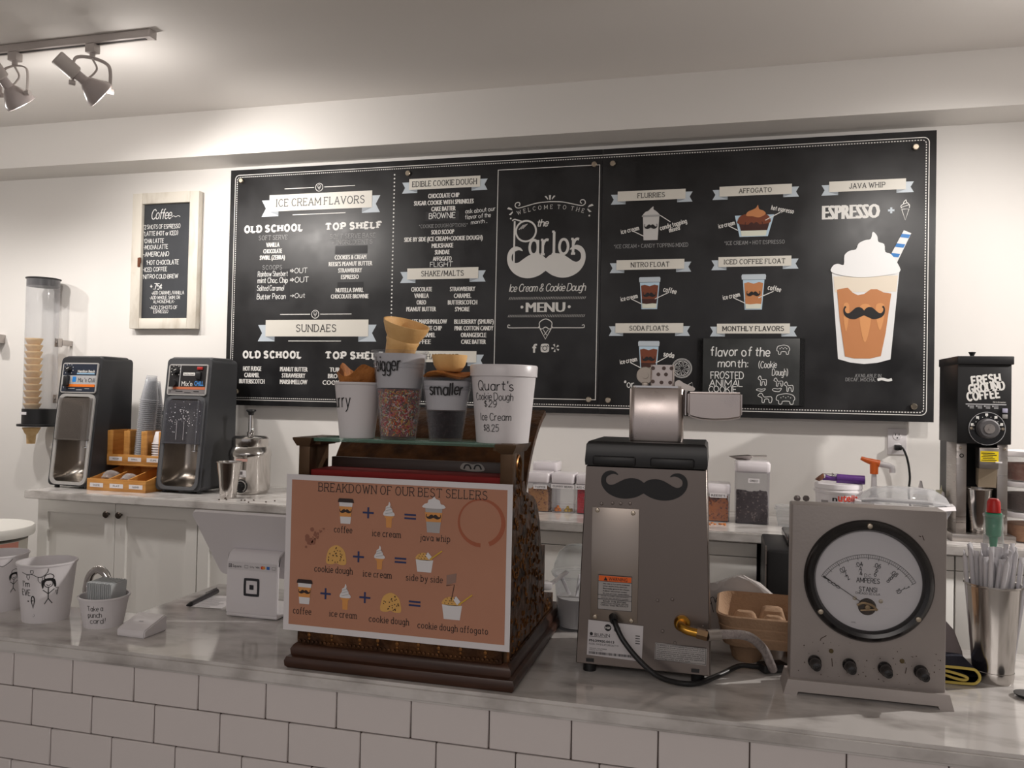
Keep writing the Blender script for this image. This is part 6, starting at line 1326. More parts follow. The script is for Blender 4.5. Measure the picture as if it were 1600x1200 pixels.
m.loft(rings); tag(m.build('waffle_disc', WAF, None, loc=(.008, -2.292, GZ + .1147)), 'brown waffle disc lying on the cup marked smaller', 'waffle cone')
m = MB(); m.lathe([(0, 0), (.019, .0), (.022, .002), (.029, .013), (.032, .026), (.0325, .031), (.0305, .031), (.026, .013), (.018, .004), (0, .003)], seg=44); tag(m.build('wafer_cup', WFR, None, loc=(.010, -2.292, GZ + .1252)), 'small smooth wafer cup on top of the waffle disc', 'ice cream cone')
qt = paper_cup((.111, -2.284, GZ), .0470, .0580, .122, 'lidded white quart tub with handwritten prices, rightmost on the glass shelf', [("Quart's", 0, .101, .064, .0165, -.03), ('Cookie Dough', -.004, .082, .072, .0125, -.03), ('$29', -.008, .069, .024, .0115, -.03), ('Ice Cream', 0, .047, .060, .0125, -.03), ('$8.25', -.008, .027, .032, .012, -.03)], name='quart_tub')
m = MB(); m.lathe([(.0595, .118), (.0605, .118), (.0612, .136), (.0598, .1385), (.056, .1385), (.054, .1355), (0, .1355)], seg=56); m.build('lid', WHITEP, qt)
# ---------------------------------------------------------------- steel brewer seen from behind, with its cord and hose
BSH = mat('brewer_steel', (126, 117, 112), 0.34, 1.0, rmix=(0.28, 0.42), mscale=3, stretch=(2, 1, 1))
bw = thing('coffee_brewer', 'steel coffee brewer seen from behind, with a black top and mustache sticker', 'coffee brewer', (.361, -2.105, .9))
def bring(z, w, d, y0=-.11): return [(-w / 2, y0, z), (w / 2, y0, z), (w / 2, y0 + d, z), (-w / 2, y0 + d, z)]
m = MB(); m.loft([bring(.018, .240, .225), bring(.381, .216, .215)], smooth=False); bmesh.ops.bevel(m.bm, geom=m.bm.edges[:], offset=.0015, segments=1, affect='EDGES'); m.build('steel_shell', BSH, bw)
m = MB(); m.loft([bring(.382, .218, .217, -.112), bring(.390, .220, .219, -.113), bring(.420, .216, .215, -.111), bring(.426, .208, .207, -.107)], smooth=False); m.build('black_top', mat('brewer_black', (20, 19, 20), 0.36), bw)
for s in (-1, 1):
    m = MB(); m.box((s * .052 - .004, -.1135, .3915), (.078, .008, .017), .004); m.build('grip_ridge', BLACK, bw)
    for sy in (-.085, .09):
        m = MB(); m.cyl((s * .098, sy, 0), .012, .0185, 14); m.build('foot', BLACK, bw)
SL = lambda d: (lambda u, v: (u * (1 - 0.0 * v), -.1105 - d, v))
m = MB(); m.box((-.052, -.111, .203), (.086, .002, .205), .0006); ap = m.build('access_plate', mat('plate_steel', (160, 150, 142), 0.3, 1.0), bw)
for x, z in ((-.085, .300), (-.020, .298), (-.086, .106), (-.020, .104)):
    m = MB(); m.lathe([(0, .003), (.0035, .002), (.0042, 0)], (x, -.112, z), 12, YM); m.build('plate_screw', SCREW, ap)
for x, z in ((-.078, .312), (-.058, .314), (-.043, .314), (-.026, .315), (.052, .148), (.026, .144), (.036, .09), (.058, .071), (.106, .105)):
    m = MB(); m.lathe([(0, .0016), (.0026, .001), (.003, 0)], (x, -.1108, z), 10, YM); m.build('rivet', BSH, bw)
m = MB(); mustache(m, -.002, .344, .155, .050, SL(.0006)); m.build('mustache_sticker', INK, bw)
m = MB(); rect(m, -.081, .121, -.020, .183, SL(.0022)); wl = m.build('warning_label', mat('label_silver', (172, 168, 166), .45), bw)
m = MB(); rect(m, -.080, .172, -.021, .182, SL(.0026)); m.build('orange_band', mat('warn_orange', (242, 106, 30), .5), wl)
m = MB(); bold_text(m, 'WARNING', -.045, .177, .034, .0065, SL(.003), .02); m.poly([(-.071, .1735), (-.064, .1735), (-.0675, .1805)], SL(.003))
for a, b in (((-.081, .121), (-.020, .121)), ((-.081, .183), (-.020, .183)), ((-.081, .121), (-.081, .183)), ((-.020, .121), (-.020, .183)), ((-.081, .1475), (-.020, .1475)), ((-.081, .1395), (-.020, .1395)), ((-.081, .172), (-.020, .172))): seg_line(m, a, b, .0007, SL(.003))
for i, t_ in enumerate(('Use only on a properly protected', 'circuit capable of the rated load.', 'Electrically ground the chassis.', 'Follow electrical codes.', 'Do not use near combustibles.')): bold_text(m, t_, -.048 - .002 * (i % 2), .168 - i * .0044, .048 - .004 * (i % 2), .0022, SL(.003), .02)
for i, t_ in enumerate(('FAILURE TO COMPLY RISKS EQUIPMENT', 'DAMAGE, FIRE, OR SHOCK HAZARD', 'READ THE ENTIRE', 'OPERATING MANUAL BEFORE', 'USING THIS PRODUCT')): bold_text(m, t_, -.0505, .1453 - i * .0036 - (.0018 if i > 1 else 0), .05 - .008 * (i == 2), .0021 + .0007 * (i > 1), SL(.003), .01)
m.build('lettering', INK, wl)
m = MB(); m.box((-.049, -.1112, .066), (.100, .001, .064), .0003, M=Matrix.Rotation(.03, 4, 'Y')); il = m.build('rating_label', mat('label_white', (206, 202, 204), .5), bw)
m = MB(); SI = SL(.0014); disc(m, -.062, .088, .0062, SI, 24); bold_text(m, 'BUNN', -.072, .074, .028, .0062, SI, .0); disc(m, -.092, .0745, .003, SI, 14)
disc(m, -.045, .087, .0058, SI, 24, .0048)
bold_text(m, 'PN:39900.0013', -.073, .0625, .046, .0048, SI, .03); bold_text(m, 'MODEL: WAVE15-APS SPECIALTY-IV', -.069, .0565, .054, .0036, SI, .02); rect(m, -.096, .0695, -.062, .0702, SI)
bold_text(m, 'SERIAL NUMBER', -.079, .0485, .032, .002, SI, .01); bold_text(m, 'MADE IN USA', -.083, .0455, .024, .002, SI, .01)
r_ = random.Random(9); x = -.096
while x < -.004: w_ = r_.choice((.0005, .0009, .0014)); rect(m, x, .038, x + w_, .0425, SI); x += w_ + r_.choice((.0006, .001))
for i in range(4): rect(m, -.012, .077 - i * .0045, -.004, .0785 - i * .0045, SI)
m.build('lettering', INK, il)
m = MB(); bold_text(m, 'NSF', -.062, .088, .009, .0042, SL(.0019), .03); m.build('white_lettering', PRW, il)
m = MB(); m.box((.068, -.1112, .053), (.090, .001, .030), .0003, M=Matrix.Rotation(.03, 4, 'Y')); nl = m.build('notice_label', mat('label_silver', (172, 168, 166), .45), bw)
m = MB()
for i, t_ in enumerate(('As directed in the International Plumbing Code of the', 'International Code Council and the Food Code', 'Manual of the Food and Drug Administration (FDA),', 'this equipment must be installed with adequate', 'backflow prevention to comply with federal, state', 'and local codes. For models installed outside the', 'U.S.A., you must comply with the applicable', 'Plumbing codes for your area.')): bold_text(m, t_, .068 - .012 * (i == 7), .0655 - i * .0034, .083 - .024 * (i == 7), .0021, SL(.0014), .02)
for a, b in (((.0245, .039), (.1115, .039)), ((.0245, .0675), (.1115, .0675)), ((.0245, .039), (.0245, .0675)), ((.1115, .039), (.1115, .0675))): seg_line(m, a, b, .0006, SL(.0014))
m.build('lettering', INK, nl)
for s in (-1, 1):
    m = MB(); m.box((s * .100 + (-.006 if s > 0 else .006), -.1112, .026), (.014, .0015, .006)); m.build('vent_slot', BLACK, bw)
BRASS = mat('brass', (190, 142, 62), 0.28, 1.0)
m = MB(); m.lathe([(0, .010), (.010, .010), (.014, .006), (.0145, 0)], (.070, -.111, .108), 24, YM); m.tube([(.070, -.118, .108), (.070, -.136, .108), (.080, -.142, .104), (.098, -.142, .101)], .0075, 14); m.build('brass_elbow', BRASS, bw)
m = MB(); m.rod((.096, -.142, .1015), (.114, -.142, .0985), .0095, 6); m.build('hex_nut', mat('brass_dull', (150, 124, 96), 0.35, 1.0), bw)
hs = thing('water_hose', 'braided clear water hose running from the brass elbow behind the ammeter', 'hose', (.475, -2.247, .9))
m = MB(); H = [(.0, 0, .0985), (.03, .02, .098), (.07, .055, .088), (.098, .092, .058), (.112, .115, .026), (.118, .135, .0095)]; m.tube(H, .0082, 14, 8); m.build('hose_tube', mat('hose_braid', (170, 160, 158), .3, .2, mix=(140, 132, 130), mscale=160, bump=.3, bscale=300), hs)
m = MB(); m.rod((-.001, 0, .0987), (.02, .012, .0985), .0098, 14); m.build('ferrule', BRUSH, hs)
cd_ = thing('power_cord', 'black power cord hanging from the steel brewer and curling across the counter', 'cord', (.308, -2.22, .9))
m = MB(); K = [(0, .003, .106), (.006, -.012, .100), (.022, -.022, .075), (.052, -.028, .044), (.085, -.028, .020), (.118, -.012, .0075), (.15, .0, .006), (.19, .052, .008), (.225, .10, .012), (.252, .112, .010), (.272, .12, .009)]; m.tube(K, .0048, 12, 8); m.build('cable', BLACK, cd_)
m = MB(); m.rod((0, .006, .1075), (.003, -.008, .104), .0085, 14, .007); m.build('strain_relief', BLACK, cd_)
m = MB(); m.box((.285, .122, .010), (.052, .03, .016), .004, .5); m.build('plug_block', BLACK, cd_)

# ---------------------------------------------------------------- giant steel lighter on the brewer
ZIP = mat('lighter_steel', (186, 176, 172), 0.28, 1.0, rmix=(0.2, 0.4), mscale=9)
zl = thing('giant_lighter', 'giant brushed steel flip-top lighter standing open on the brewer', 'lighter', (.375, -2.150, 1.3265))
def rb(w, d, r, z, cx=0): return [(x + cx, y, z) for x, y in rrect(w, d, r, 5)]
m = MB(); m.loft([rb(.098, .036, .010, 0), rb(.1, .038, .011, .003), rb(.1, .038, .011, .098), rb(.096, .034, .010, .1005)]); m.build('case', ZIP, zl, sharp=50)
m = MB(); m.loft([rb(.090, .030, .008, .100), rb(.090, .030, .008, .104)]); m.build('insert_rim', CHROME, zl, sharp=50)
m = MB(); m.loft([rb(.043, .026, .004, .103, .010), rb(.043, .026, .004, .1435, .010)], smooth=False); ch = m.build('chimney', ZIP, zl)
m = MB()
for i, (u, v) in enumerate([(-.010, .137), (.010, .137), (.024, .137), (.0, .1255), (.014, .1255), (-.010, .112), (.006, .1105), (.022, .1105)]): disc(m, u + .003, v, .0036, lambda a, b: (a, -.0134, b), 16)
m.build('chimney_holes', mat('hole_dark', (92, 72, 66), .5), ch)
m = MB(); m.lathe([(.005, -.006), (.0155, -.006), (.0165, -.004), (.0165, .004), (.0155, .006), (.005, .006), (.005, -.006)], (-.022, 0, .1235), 28, YM); m.lathe([(0, -.0085), (.006, -.0085), (.006, .0085), (0, .0085)], (-.022, 0, .1235), 16, YM); m.box((-.022, 0, .106), (.012, .016, .01), .002); m.build('flint_wheel', mat('wheel_steel', (170, 160, 150), .4, .8), zl)
m = MB(); m.prism(cat([(.034, .103), (.034, .112), (.041, .1155), (.05, .110), (.066, .1035), (.07, .1), (.066, .0955), (.05, .097), (.042, .099)], 4, True), lambda x, z: (x, -.006, z), lambda x, z: (x, .006, z)); m.build('cam_lever', WHITEP if False else mat('cam_steel', (206, 198, 192), .35, .6), zl)
m = MB(); m.rod((.0535, 0, .05), (.0535, 0, .1), .0035, 12); m.build('hinge', CHROME, zl)
m = MB(); prof = [(.0575, .0945), (.1545, .0945), (.1545, .050), (.150, .0465), (.13, .043), (.105, .0415), (.08, .043), (.061, .0475), (.0575, .052)]
m.prism(prof, lambda x, z: (x, -.019, z), lambda x, z: (x, .019, z)); bmesh.ops.bevel(m.bm, geom=[e for e in m.bm.edges if len(e.link_faces) == 2 and e.calc_face_angle(0) > .6], offset=.004, segments=3, affect='EDGES'); m.build('flip_lid', ZIP, zl, sharp=50)

# ---------------------------------------------------------------- bench ammeter
GREY = mat('hammered_grey', (158, 150, 146), 0.42, 0.1, bump=.05, bscale=200, mix=(146, 138, 134), mscale=5)
am = thing('ammeter', 'old grey bench ammeter with a big round white dial and four black posts', 'meter', (.738, -2.135, .9))
m = MB(); m.box((0, -.0375, .1755), (.246, .055, .303), .003); m.build('cabinet', GREY, am)
m = MB(); bp = [(-.134, 0), (-.127, .026), (.127, .026), (.134, 0), (.112, 0), (.110, .006), (-.110, .006), (-.112, 0)]
m.prism(bp, lambda x, z: (x, -.075, z), lambda x, z: (x, .0, z)); m.build('stand', mat('stand_grey', (176, 168, 164), .45, bump=.03, bscale=120), am)
DC = (.001, -.065, .203)
m = MB(); m.lathe([(.0845, .004), (.088, .012), (.094, .014), (.100, .010), (.1035, .004), (.1035, 0)], DC, 72, YM); m.lathe([(.0845, .004), (.0845, 0)], DC, 72, YM); bz = m.build('bezel_ring', mat('bakelite', (28, 26, 27), .22), am)
for a in (PI / 2, PI / 2 + 2.2, PI / 2 - 2.2):
    m = MB(); m.lathe([(0, .0165), (.004, .0155), (.005, .012)], (DC[0] + .0945 * math.cos(a), DC[1], DC[2] + .0945 * math.sin(a)), 14, YM); m.build('bezel_screw', SCREW, bz)
m = MB(); m.lathe([(0, .0015), (.085, .0015), (.085, 0)], DC, 64, YM); fc_ = m.build('dial_face', mat('dial_white', (214, 210, 212), .4), am)
DF = lambda d: (lambda u, v: (DC[0] + u, DC[1] - d, DC[2] + v))
m = MB(); D2 = DF(.0021); R_ = .0875; cz_ = -.0430
ang = lambda k: math.radians(148.5 - k * 117 / 50)
for rr_ in (R_, R_ - .0055): ribbon(m, [(rr_ * math.cos(ang(k)), cz_ + rr_ * math.sin(ang(k))) for k in range(51)], .0006, D2)
for k in range(51):
    a = ang(k); L_ = .0085 if k % 5 == 0 else .0055; seg_line(m, (R_ * math.cos(a), cz_ + R_ * math.sin(a)), ((R_ - L_) * math.cos(a), cz_ + (R_ - L_) * math.sin(a)), .0007 if k % 5 == 0 else .0004, D2)
m.build('scale_marks', INK, fc_)
m = MB()
for k, tr_ in ((0, ('0', '0', '0')), (10, ('.02', '.2', '2')), (20, ('.04', '.4', '4')), (30, ('.06', '.6', '6')), (40, ('.08', '.8', '8')), (50, ('.1', '1', '10'))):
    a = ang(k)
    for i, s_ in enumerate(tr_): rr_ = R_ - .0160 - i * .0076; write(m, s_, rr_ * math.cos(a), cz_ + rr_ * math.sin(a), None, .0070, D2, 'thin', 1.3, a - PI / 2)
write(m, 'D.C.', .0, .0092, .012, .0052, D2, 'thin', 1.1); write(m, 'AMPERES', 0, .0006, .037, .0078, D2, 'thin', 1.2); write(m, 'STANSI', 0, -.0145, .029, .0075, D2, 'thin', 1.2); write(m, 'CHICAGO 22, U.S.A.', 0, -.0215, .040, .0036, D2, 'thin', 1.2)
write(m, 'MODEL', -.022, -.072, .008, .0016, D2, 'thin', 1.2)
m.build('lettering', INK, fc_)
m = MB(); a = ang(0.6); m.rod((DC[0] - .0 + .012 * math.cos(a), DC[1] - .005, DC[2] + cz_ + .012 * math.sin(a)), (DC[0] + (R_ - .004) * math.cos(a), DC[1] - .005, DC[2] + cz_ + (R_ - .004) * math.sin(a)), .0005, 6); a2 = ang(.6); m.rod((DC[0] + (R_ - .014) * math.cos(a2), DC[1] - .005, DC[2] + cz_ + (R_ - .014) * math.sin(a2)), (DC[0] + (R_ - .002) * math.cos(a2), DC[1] - .005, DC[2] + cz_ + (R_ - .002) * math.sin(a2)), .0011, 6); m.build('needle', INK, am)
m = MB(); m.lathe([(0, .003), (.0135, .003), (.0145, .0015)], (DC[0] - .001, DC[1], DC[2] - .044), 28, YM); mv = m.build('movement_window', mat('coil_dark', (66, 56, 48), .4, .4), am)
m = MB(); m.tube([(DC[0] - .017, DC[1] - .005, DC[2] - .042), (DC[0] - .008, DC[1] - .006, DC[2] - .037), (DC[0] + .006, DC[1] - .006, DC[2] - .040), (DC[0] + .014, DC[1] - .005, DC[2] - .048)], .0022, 8); m.rod((DC[0] - .012, DC[1] - .005, DC[2] - .05), (DC[0] + .012, DC[1] - .005, DC[2] - .047), .0016, 8); m.lathe([(0, .009), (.004, .008), (.005, .003)], (DC[0] - .001, DC[1], DC[2] - .044), 14, YM); m.build('coil_bridge', mat('brass_worn', (156, 132, 100), .4, .6), mv)
for s in (-1, 1):
    m = MB(); m.lathe([(0, .004), (.003, .0035), (.0035, .0015)], (DC[0] + s * .0205, DC[1], DC[2] - .031 - .002 * (s > 0)), 12, YM); m.build('face_screw', SCREW, am)
m = MB(); m.lathe([(0, .0095), (.0835, .0085), (.0845, .0075)], DC, 64, YM); m.build('cover_glass', clear('dial_glass', (226, 226, 226), .02, .02, .25), am)
for i in range(4):
    x = -.083 + i * .0558
    m = MB(); m.lathe([(0, 0), (.011, 0), (.011, .004), (.0085, .007), (.0095, .011), (.0095, .02), (.0075, .024), (.0068, .034), (.003, .035), (.003, .033), (0, .033)], (x, -.0655, .058), 20, YM); m.build('binding_post', mat('bakelite', (28, 26, 27), .22), am)
for x, z in ((-.056, .078), (.056, .072)):
    m = MB(); m.lathe([(0, .002), (.0035, .0015), (.004, 0)], (x, -.065, z), 12, YM); m.build('corroded_screw', mat('corroded', (92, 78, 50), .6, .4), am)
m = MB(); r_ = random.Random(21); FS = lambda u, v: (u, -.0655, v)
for i in range(70): x, z = r_.uniform(-.115, .115), r_.uniform(.034, .095); disc(m, x, z, r_.uniform(.0003, .0011), FS, 6)
for a, b in (((.085, .285), (.088, .277)), ((.0795, .284), (.083, .283)), ((-.073, .098), (-.064, .104)), ((-.074, .094), (-.073, .098)), ((.063, .062), (.061, .052)), ((-.055, .066), (-.054, .052))): seg_line(m, a, b, .0012, FS)
m.build('rust_spots', mat('rust_dark', (66, 48, 40), .8), am)
# ---------------------------------------------------------------- left end of the serving counter
def drawn_cup(loc, label, parts_):
    r0, r1, h = .0455, .0575, .126
    t = paper_cup(loc, r0, r1, h, label)
    m = MB(); parts_(m, on_cone(r0, r1, h, .72)); m.build('ink_drawing', INK, t); return t
def stick(m, mp, x, z, s, hair=True):
    disc(m, x, z + .020 * s, .0085 * s, mp, 20, .0072 * s); w = .0016 * s
    for a, b in (((0, .012), (0, -.012)), ((0, -.002), (-.010, .007)), ((0, -.002), (.011, .008)), ((0, -.012), (-.007, -.024)), ((0, -.012), (.008, -.023))): seg_line(m, (x + a[0] * s, z + a[1] * s), (x + b[0] * s, z + b[1] * s), w, mp)
    ribbon(m, cat([(x - .004 * s, z + .019 * s), (x, z + .0155 * s), (x + .004 * s, z + .019 * s)], 3), .0012 * s, mp)
    if hair:
        m.poly([(x + a * s, z + b * s) for a, b in cat([(-.011, .010), (-.013, .022), (-.008, .030), (.002, .032), (.011, .028), (.014, .014), (.011, .012), (.007, .024), (0, .026), (-.007, .024), (-.009, .012)], 3, True)], mp)
        ribbon(m, cat([(x - .007 * s, z + .031 * s), (x - .006 * s, z + .038 * s), (x + .002 * s, z + .041 * s), (x + .008 * s, z + .037 * s), (x + .007 * s, z + .031 * s)], 3, True), .0014 * s, mp, True)
    ribbon(m, [(x + .013 * s, z + .010 * s), (x + .018 * s, z + .010 * s), (x + .0165 * s, z - .006 * s), (x + .0135 * s, z + .004 * s), (x + .018 * s, z + .002 * s)], .0013 * s, mp)
def drawing_a(m, mp):
    stick(m, mp, .006, .066, 1.0)
    ribbon(m, cat([(-.046, .111), (-.036, .107), (-.024, .107), (-.012, .101), (-.002, .104), (.004, .112), (.005, .119)], 5), .0011, mp)
    for x, z, s in ((-.032, .100, 1), (-.009, .094, 1.3), (-.024, .111, .9)):
        ribbon(m, [(x - .003 * s, z + .005 * s), (x - .003 * s, z), (x, z - .005 * s), (x + .003 * s, z), (x + .003 * s, z + .005 * s), (x - .003 * s, z + .005 * s)], .0011, mp)
    write(m, "I'm", -.038, .0865, .016, .0125, mp, 'hand', 1.1); write(m, 'EVE', -.039, .0675, .021, .0125, mp, 'hand', 1.1)
    ribbon(m, [(-.027, .050), (-.020, .050), (-.0235, .034), (-.027, .050)], .0022, mp); ribbon(m, cat([(-.027, .050), (-.026, .057), (-.0235, .060), (-.021, .057), (-.020, .050)], 3), .002, mp); disc(m, -.034, .049, .0018, mp, 8)
    write(m, ':)', -.024, .018, .006, .005, mp, 'hand', 1.0)
def drawing_b(m, mp):
    stick(m, mp, .034, .062, .8, True); ribbon(m, cat([(-.002, .111), (.010, .104), (.022, .112), (.028, .119)], 4), .0011, mp)
drawn_cup((-.931, -2.224, .9), 'white paper tip cup with a stick figure in a hat, second from the left edge', drawing_a)
drawn_cup((-1.094, -2.192, .9), 'white paper cup with a small stick figure, cut off by the left edge', drawing_b)
pc = paper_cup((-.781, -2.224, .9), .0385, .0490, .064, 'short white paper tub asking to take a punch card, holding a pack of cards', [('Take a', -.002, .045, .030, .0105, .38), ('punch', -.003, .031, .028, .0105, .38), ('card!', .002, .018, .032, .0105, .38)], name='card_tub')
CARDM = mat('card_stock', (196, 200, 202), .55)
m = MB(); m.box((0, 0, 0), (.0009, .050, .078)); o = m.build('punch_card', CARDM, None); first = True
for k in range(34):
    c = o if k == 0 else o.copy()
    if k: COL.objects.link(c)
    tilt = -.10 + k * .005; c.location = (-.803 + k * .00165, -2.222 + .0006 * math.sin(k * 2.3),   .9535 + .0012 * math.sin(k * 1.7)); c.rotation_euler = (0.02, tilt, 0.05 + .01 * math.sin(k))
    tag(c, 'grey-white punch card standing upright in the packed card tub', 'card', 'punch cards in the small tub')
o['label'] = 'first punch card at the left end of the pack, leaning a little outwards'
ph = thing('padlock', 'chunky chrome padlock with a dark body behind the card tub', 'padlock', (-.890, -2.120, .9))
m = MB(); m.box((-.002, 0, .0115), (.064, .03, .023), .005); m.build('lock_body', mat('lock_dark', (66, 62, 62), .4, .4), ph)
m = MB(); m.tube([(-.028, 0, .02), (-.029, 0, .050), (-.019, 0, .077), (.002, 0, .088), (.022, 0, .077), (.030, 0, .05), (.029, 0, .02)], .0092, 14); m.build('shackle', CHROME, ph)
cr = thing('card_reader', 'small white wedge-shaped card reader lying before the card tub', 'card reader', (-.661, -2.252, .9), -.03)
wr = [(-.034, .0005), (-.034, .013), (-.031, .0165), (.026, .034), (.031, .033), (.033, .029), (.033, .0005)]
m = MB(); m.prism(wr, lambda y, z: (-.034, y, z), lambda y, z: (.034, y, z), tri=False); bmesh.ops.bevel(m.bm, geom=m.bm.edges[:], offset=.0022, segments=2, affect='EDGES'); m.build('shell', WHITEP, cr, sharp=60)
m = MB(); rect(m, -.005, -.002, .005, .002, lambda u, v: (u, -.004 + v, .0252 + v * .3)); m.build('logo_mark', mat('mark_grey', (178, 174, 178), .4), cr)

# ---------------------------------------------------------------- tablet stand
ts = thing('tablet_stand', 'white point-of-sale stand with a square black logo, its tablet facing away', 'tablet stand', (-.510, -2.04, .9))
FW = .064
fp = cat([(-.050, .010), (-.051, .05), (-.050, .11), (-.048, .128), (-.040, .142), (-.024, .148), (-.008, .143), (.0, .13)], 5)
inner = [(y + .007 if z < .12 else y * .86 + .0, z - (.0 if z < .12 else .006)) for y, z in fp]
m = MB(); m.prism(fp + inner[::-1], lambda y, z: (-FW, y, z), lambda y, z: (FW, y, z)); bmesh.ops.bevel(m.bm, geom=[e for e in m.bm.edges if len(e.link_faces) == 2 and e.calc_face_angle(0) > 1.2], offset=.0015, segments=2, affect='EDGES'); fpo = m.build('front_panel', WHITEP, ts, sharp=30)
m = MB(); m.box((0, .014, .0065), (2 * FW, .128, .008), .003); m.build('base_plate', WHITEP, ts)
m = MB(); m.lathe([(0, 0), (.048, 0), (.050, .002), (0, .003)], (0, .0, 0), 40); m.build('swivel_foot', mat('foot_grey', (190, 186, 188), .4), ts)
SQ = lambda u, v: (u, -.0514, v)
m = MB(); ribbon(m, cat([(-.0165, .056), (-.0165, .084), (-.0135, .087), (.0135, .087), (.0165, .084), (.0165, .056), (.0135, .053), (-.0135, .053)], 2, True), .0058, SQ, True); rect(m, -.0052, .0648, .0052, .0752, SQ); m.build('logo', mat('logo_black', (40, 40, 46), .4), fpo)
m = MB(); S2 = lambda u, v: (u, -.0512, v); rect(m, -.060, .107, .060, .124, S2); lb = m.build('payment_strip', mat('strip_white', (214, 210, 212), .35), fpo)
S3 = lambda u, v: (u, -.0516, v)
m = MB(); ribbon(m, [(-.0575, .112), (-.0515, .112), (-.0515, .119), (-.0575, .119)], .0016, S3, True); disc(m, -.0545, .1155, .0014, S3, 8); bold_text(m, 'Square', -.0375, .1152, .022, .0062, S3, .0)
ribbon(m, [(-.018, .112), (-.010, .112), (-.010, .118), (-.018, .118)], .0007, S3, True); bold_text(m, 'G Pay', .0005, .115, .011, .0038, S3, .0); bold_text(m, 'VISA', .014, .115, .010, .0038, S3, .02); ribbon(m, [(.050, .112), (.058, .112), (.058, .118), (.050, .118)], .0007, S3, True); m.build('lettering', INK, lb)
m = MB(); disc(m, .0255, .115, .0036, S3, 16); m.slot(1); disc(m, .0295, .115, .0036, lambda u, v: (u, -.0518, v), 16); m.slot(2); rect(m, .0365, .1115, .044, .1185, S3); m.build('card_logos', [mat('mc_red', (206, 60, 40), .4), mat('mc_orange', (232, 150, 60), .4), mat('amex_blue', (40, 100, 180), .4)], lb)
ctr = Vector((0.0, -.018, .158)); TM = Matrix.Translation(ctr) @ Matrix.Rotation(math.radians(-53), 4, 'X')
tb = MB(); tb.loft([[(TM @ Vector((x, y, z))) for x, y in rrect(.272, .205, .014, 5)] for z in (-.007, .0)] + [[(TM @ Vector((x, y, z))) for x, y in rrect(.262, .195, .012, 5)] for z in (.004,)]); tbo = tb.build('tablet_frame', WHITEP, ts, sharp=40)
m = MB(); m.face([TM @ Vector(p) for p in ((-.115, -.085, .0046), (.115, -.085, .0046), (.115, .085, .0046), (-.115, .085, .0046))]); m.build('screen', BLACKG, tbo)
m = MB(); m.rod(TM @ Vector((-.06, .0, .004)), (0, 0, .13), .006, 10); 
m.bm.free()
for s in (-1, 1):
    m = MB(); m.lathe([(0, 0), (.006, 0), (.0065, .003), (0, .006)], (s * .0 + .085, .05 + s * .012, .0005), 16); m.build('white_button', WHITEP, ts)
pp = thing('receipt', 'creased printed receipt lying beside the tablet stand', 'paper', (-.665, -1.99, .9), .15)
m = MB(); m.box((0, 0, .0012), (.075, .11, .0006)); m.build('paper_sheet', PAPER, pp)
m = MB(); r_ = random.Random(14)
for i in range(9): seg_line(m, (-.028, -.045 + i * .009), (-.028 + r_.uniform(.03, .055), -.045 + i * .009), .0016, lambda u, v: (u, v, .0017))
m.build('printed_lines', mat('print_faint', (120, 118, 122), .6), pp)
pn = thing('pen', 'dark ballpoint pen lying on the receipt', 'pen', (-.706, -1.975, .9085))
m = MB(); m.rod((.006, -.066, -.003), (-.004, .05, .0), .0055, 14, .0062); m.build('barrel', mat('pen_dark', (50, 46, 48), .35), pn)
m = MB(); m.lathe([(.0058, 0), (.002, .014), (0, .015)], (.006, -.066, -.003), 14, Matrix.Rotation(PI / 2, 4, 'X')); m.build('tip', BLACK, pn)
m = MB(); m.rod((-.002, .0, .0068), (-.005, .05, .0075), .0014, 8); m.build('clip', CHROME, pn)

# ---------------------------------------------------------------- between register and brewer
dm = thing('dome_cup', 'big clear cup with a domed lid, between the register and the brewer', 'cup', (.192, -1.925, .9))
m = MB(); m.lathe(cup_shell(.040, .050, .118, .004), seg=48); m.build('cup_wall', CUPC, dm)
m = MB(); m.lathe([(.056, .117), (.057, .122), (.052, .128), (.050, .140), (.040, .166), (.024, .180), (.0, .184)], seg=48); m.build('dome_lid', clear('dome_lid_clear', (206, 210, 210), .12, .03, .8), dm)
m = MB(); m.lathe([(0, .006), (.0375, .006), (.0425, .068), (0, .069)], seg=40); o = m.build('white_powder', mat('powder_white', (206, 202, 200), .8), None, loc=(.192, -1.925, .9)); o['kind'] = 'stuff'; tag(o, 'white sugar filling the lower half of the domed cup', 'sugar')
for k, (dx, rz, l) in enumerate([(-.018, .5, .05), (.0, 1.0, .052), (.012, 2.0, .05)]):
    s = thing('plastic_spoon', ['white plastic spoon in the domed cup, leaning left', 'white plastic spoon in the middle of the domed cup', 'white plastic spoon in the domed cup, leaning right'][k], 'spoon', (.192 + dx, -1.925 - .012 * (k - 1), .968), 0, 'spoons in the domed cup', rot=(.2, -.5 + k * .45, rz))
    m = MB(); m.box((0, 0, l / 2), (.008, .002, l), .0008); m.build('handle', WHITEP, s)
s = thing('plastic_scoop', 'white plastic scoop handle jutting out beside the register step', 'scoop', (.150, -1.985, 1.005), 0.5)
m = MB(); m.box((.012, 0, .012), (.05, .016, .005), .002, M=Matrix.Rotation(-.6, 4, 'Y')); m.box((-.03, 0, -.002), (.05, .03, .016), .004); m.build('handle', WHITEP, s)

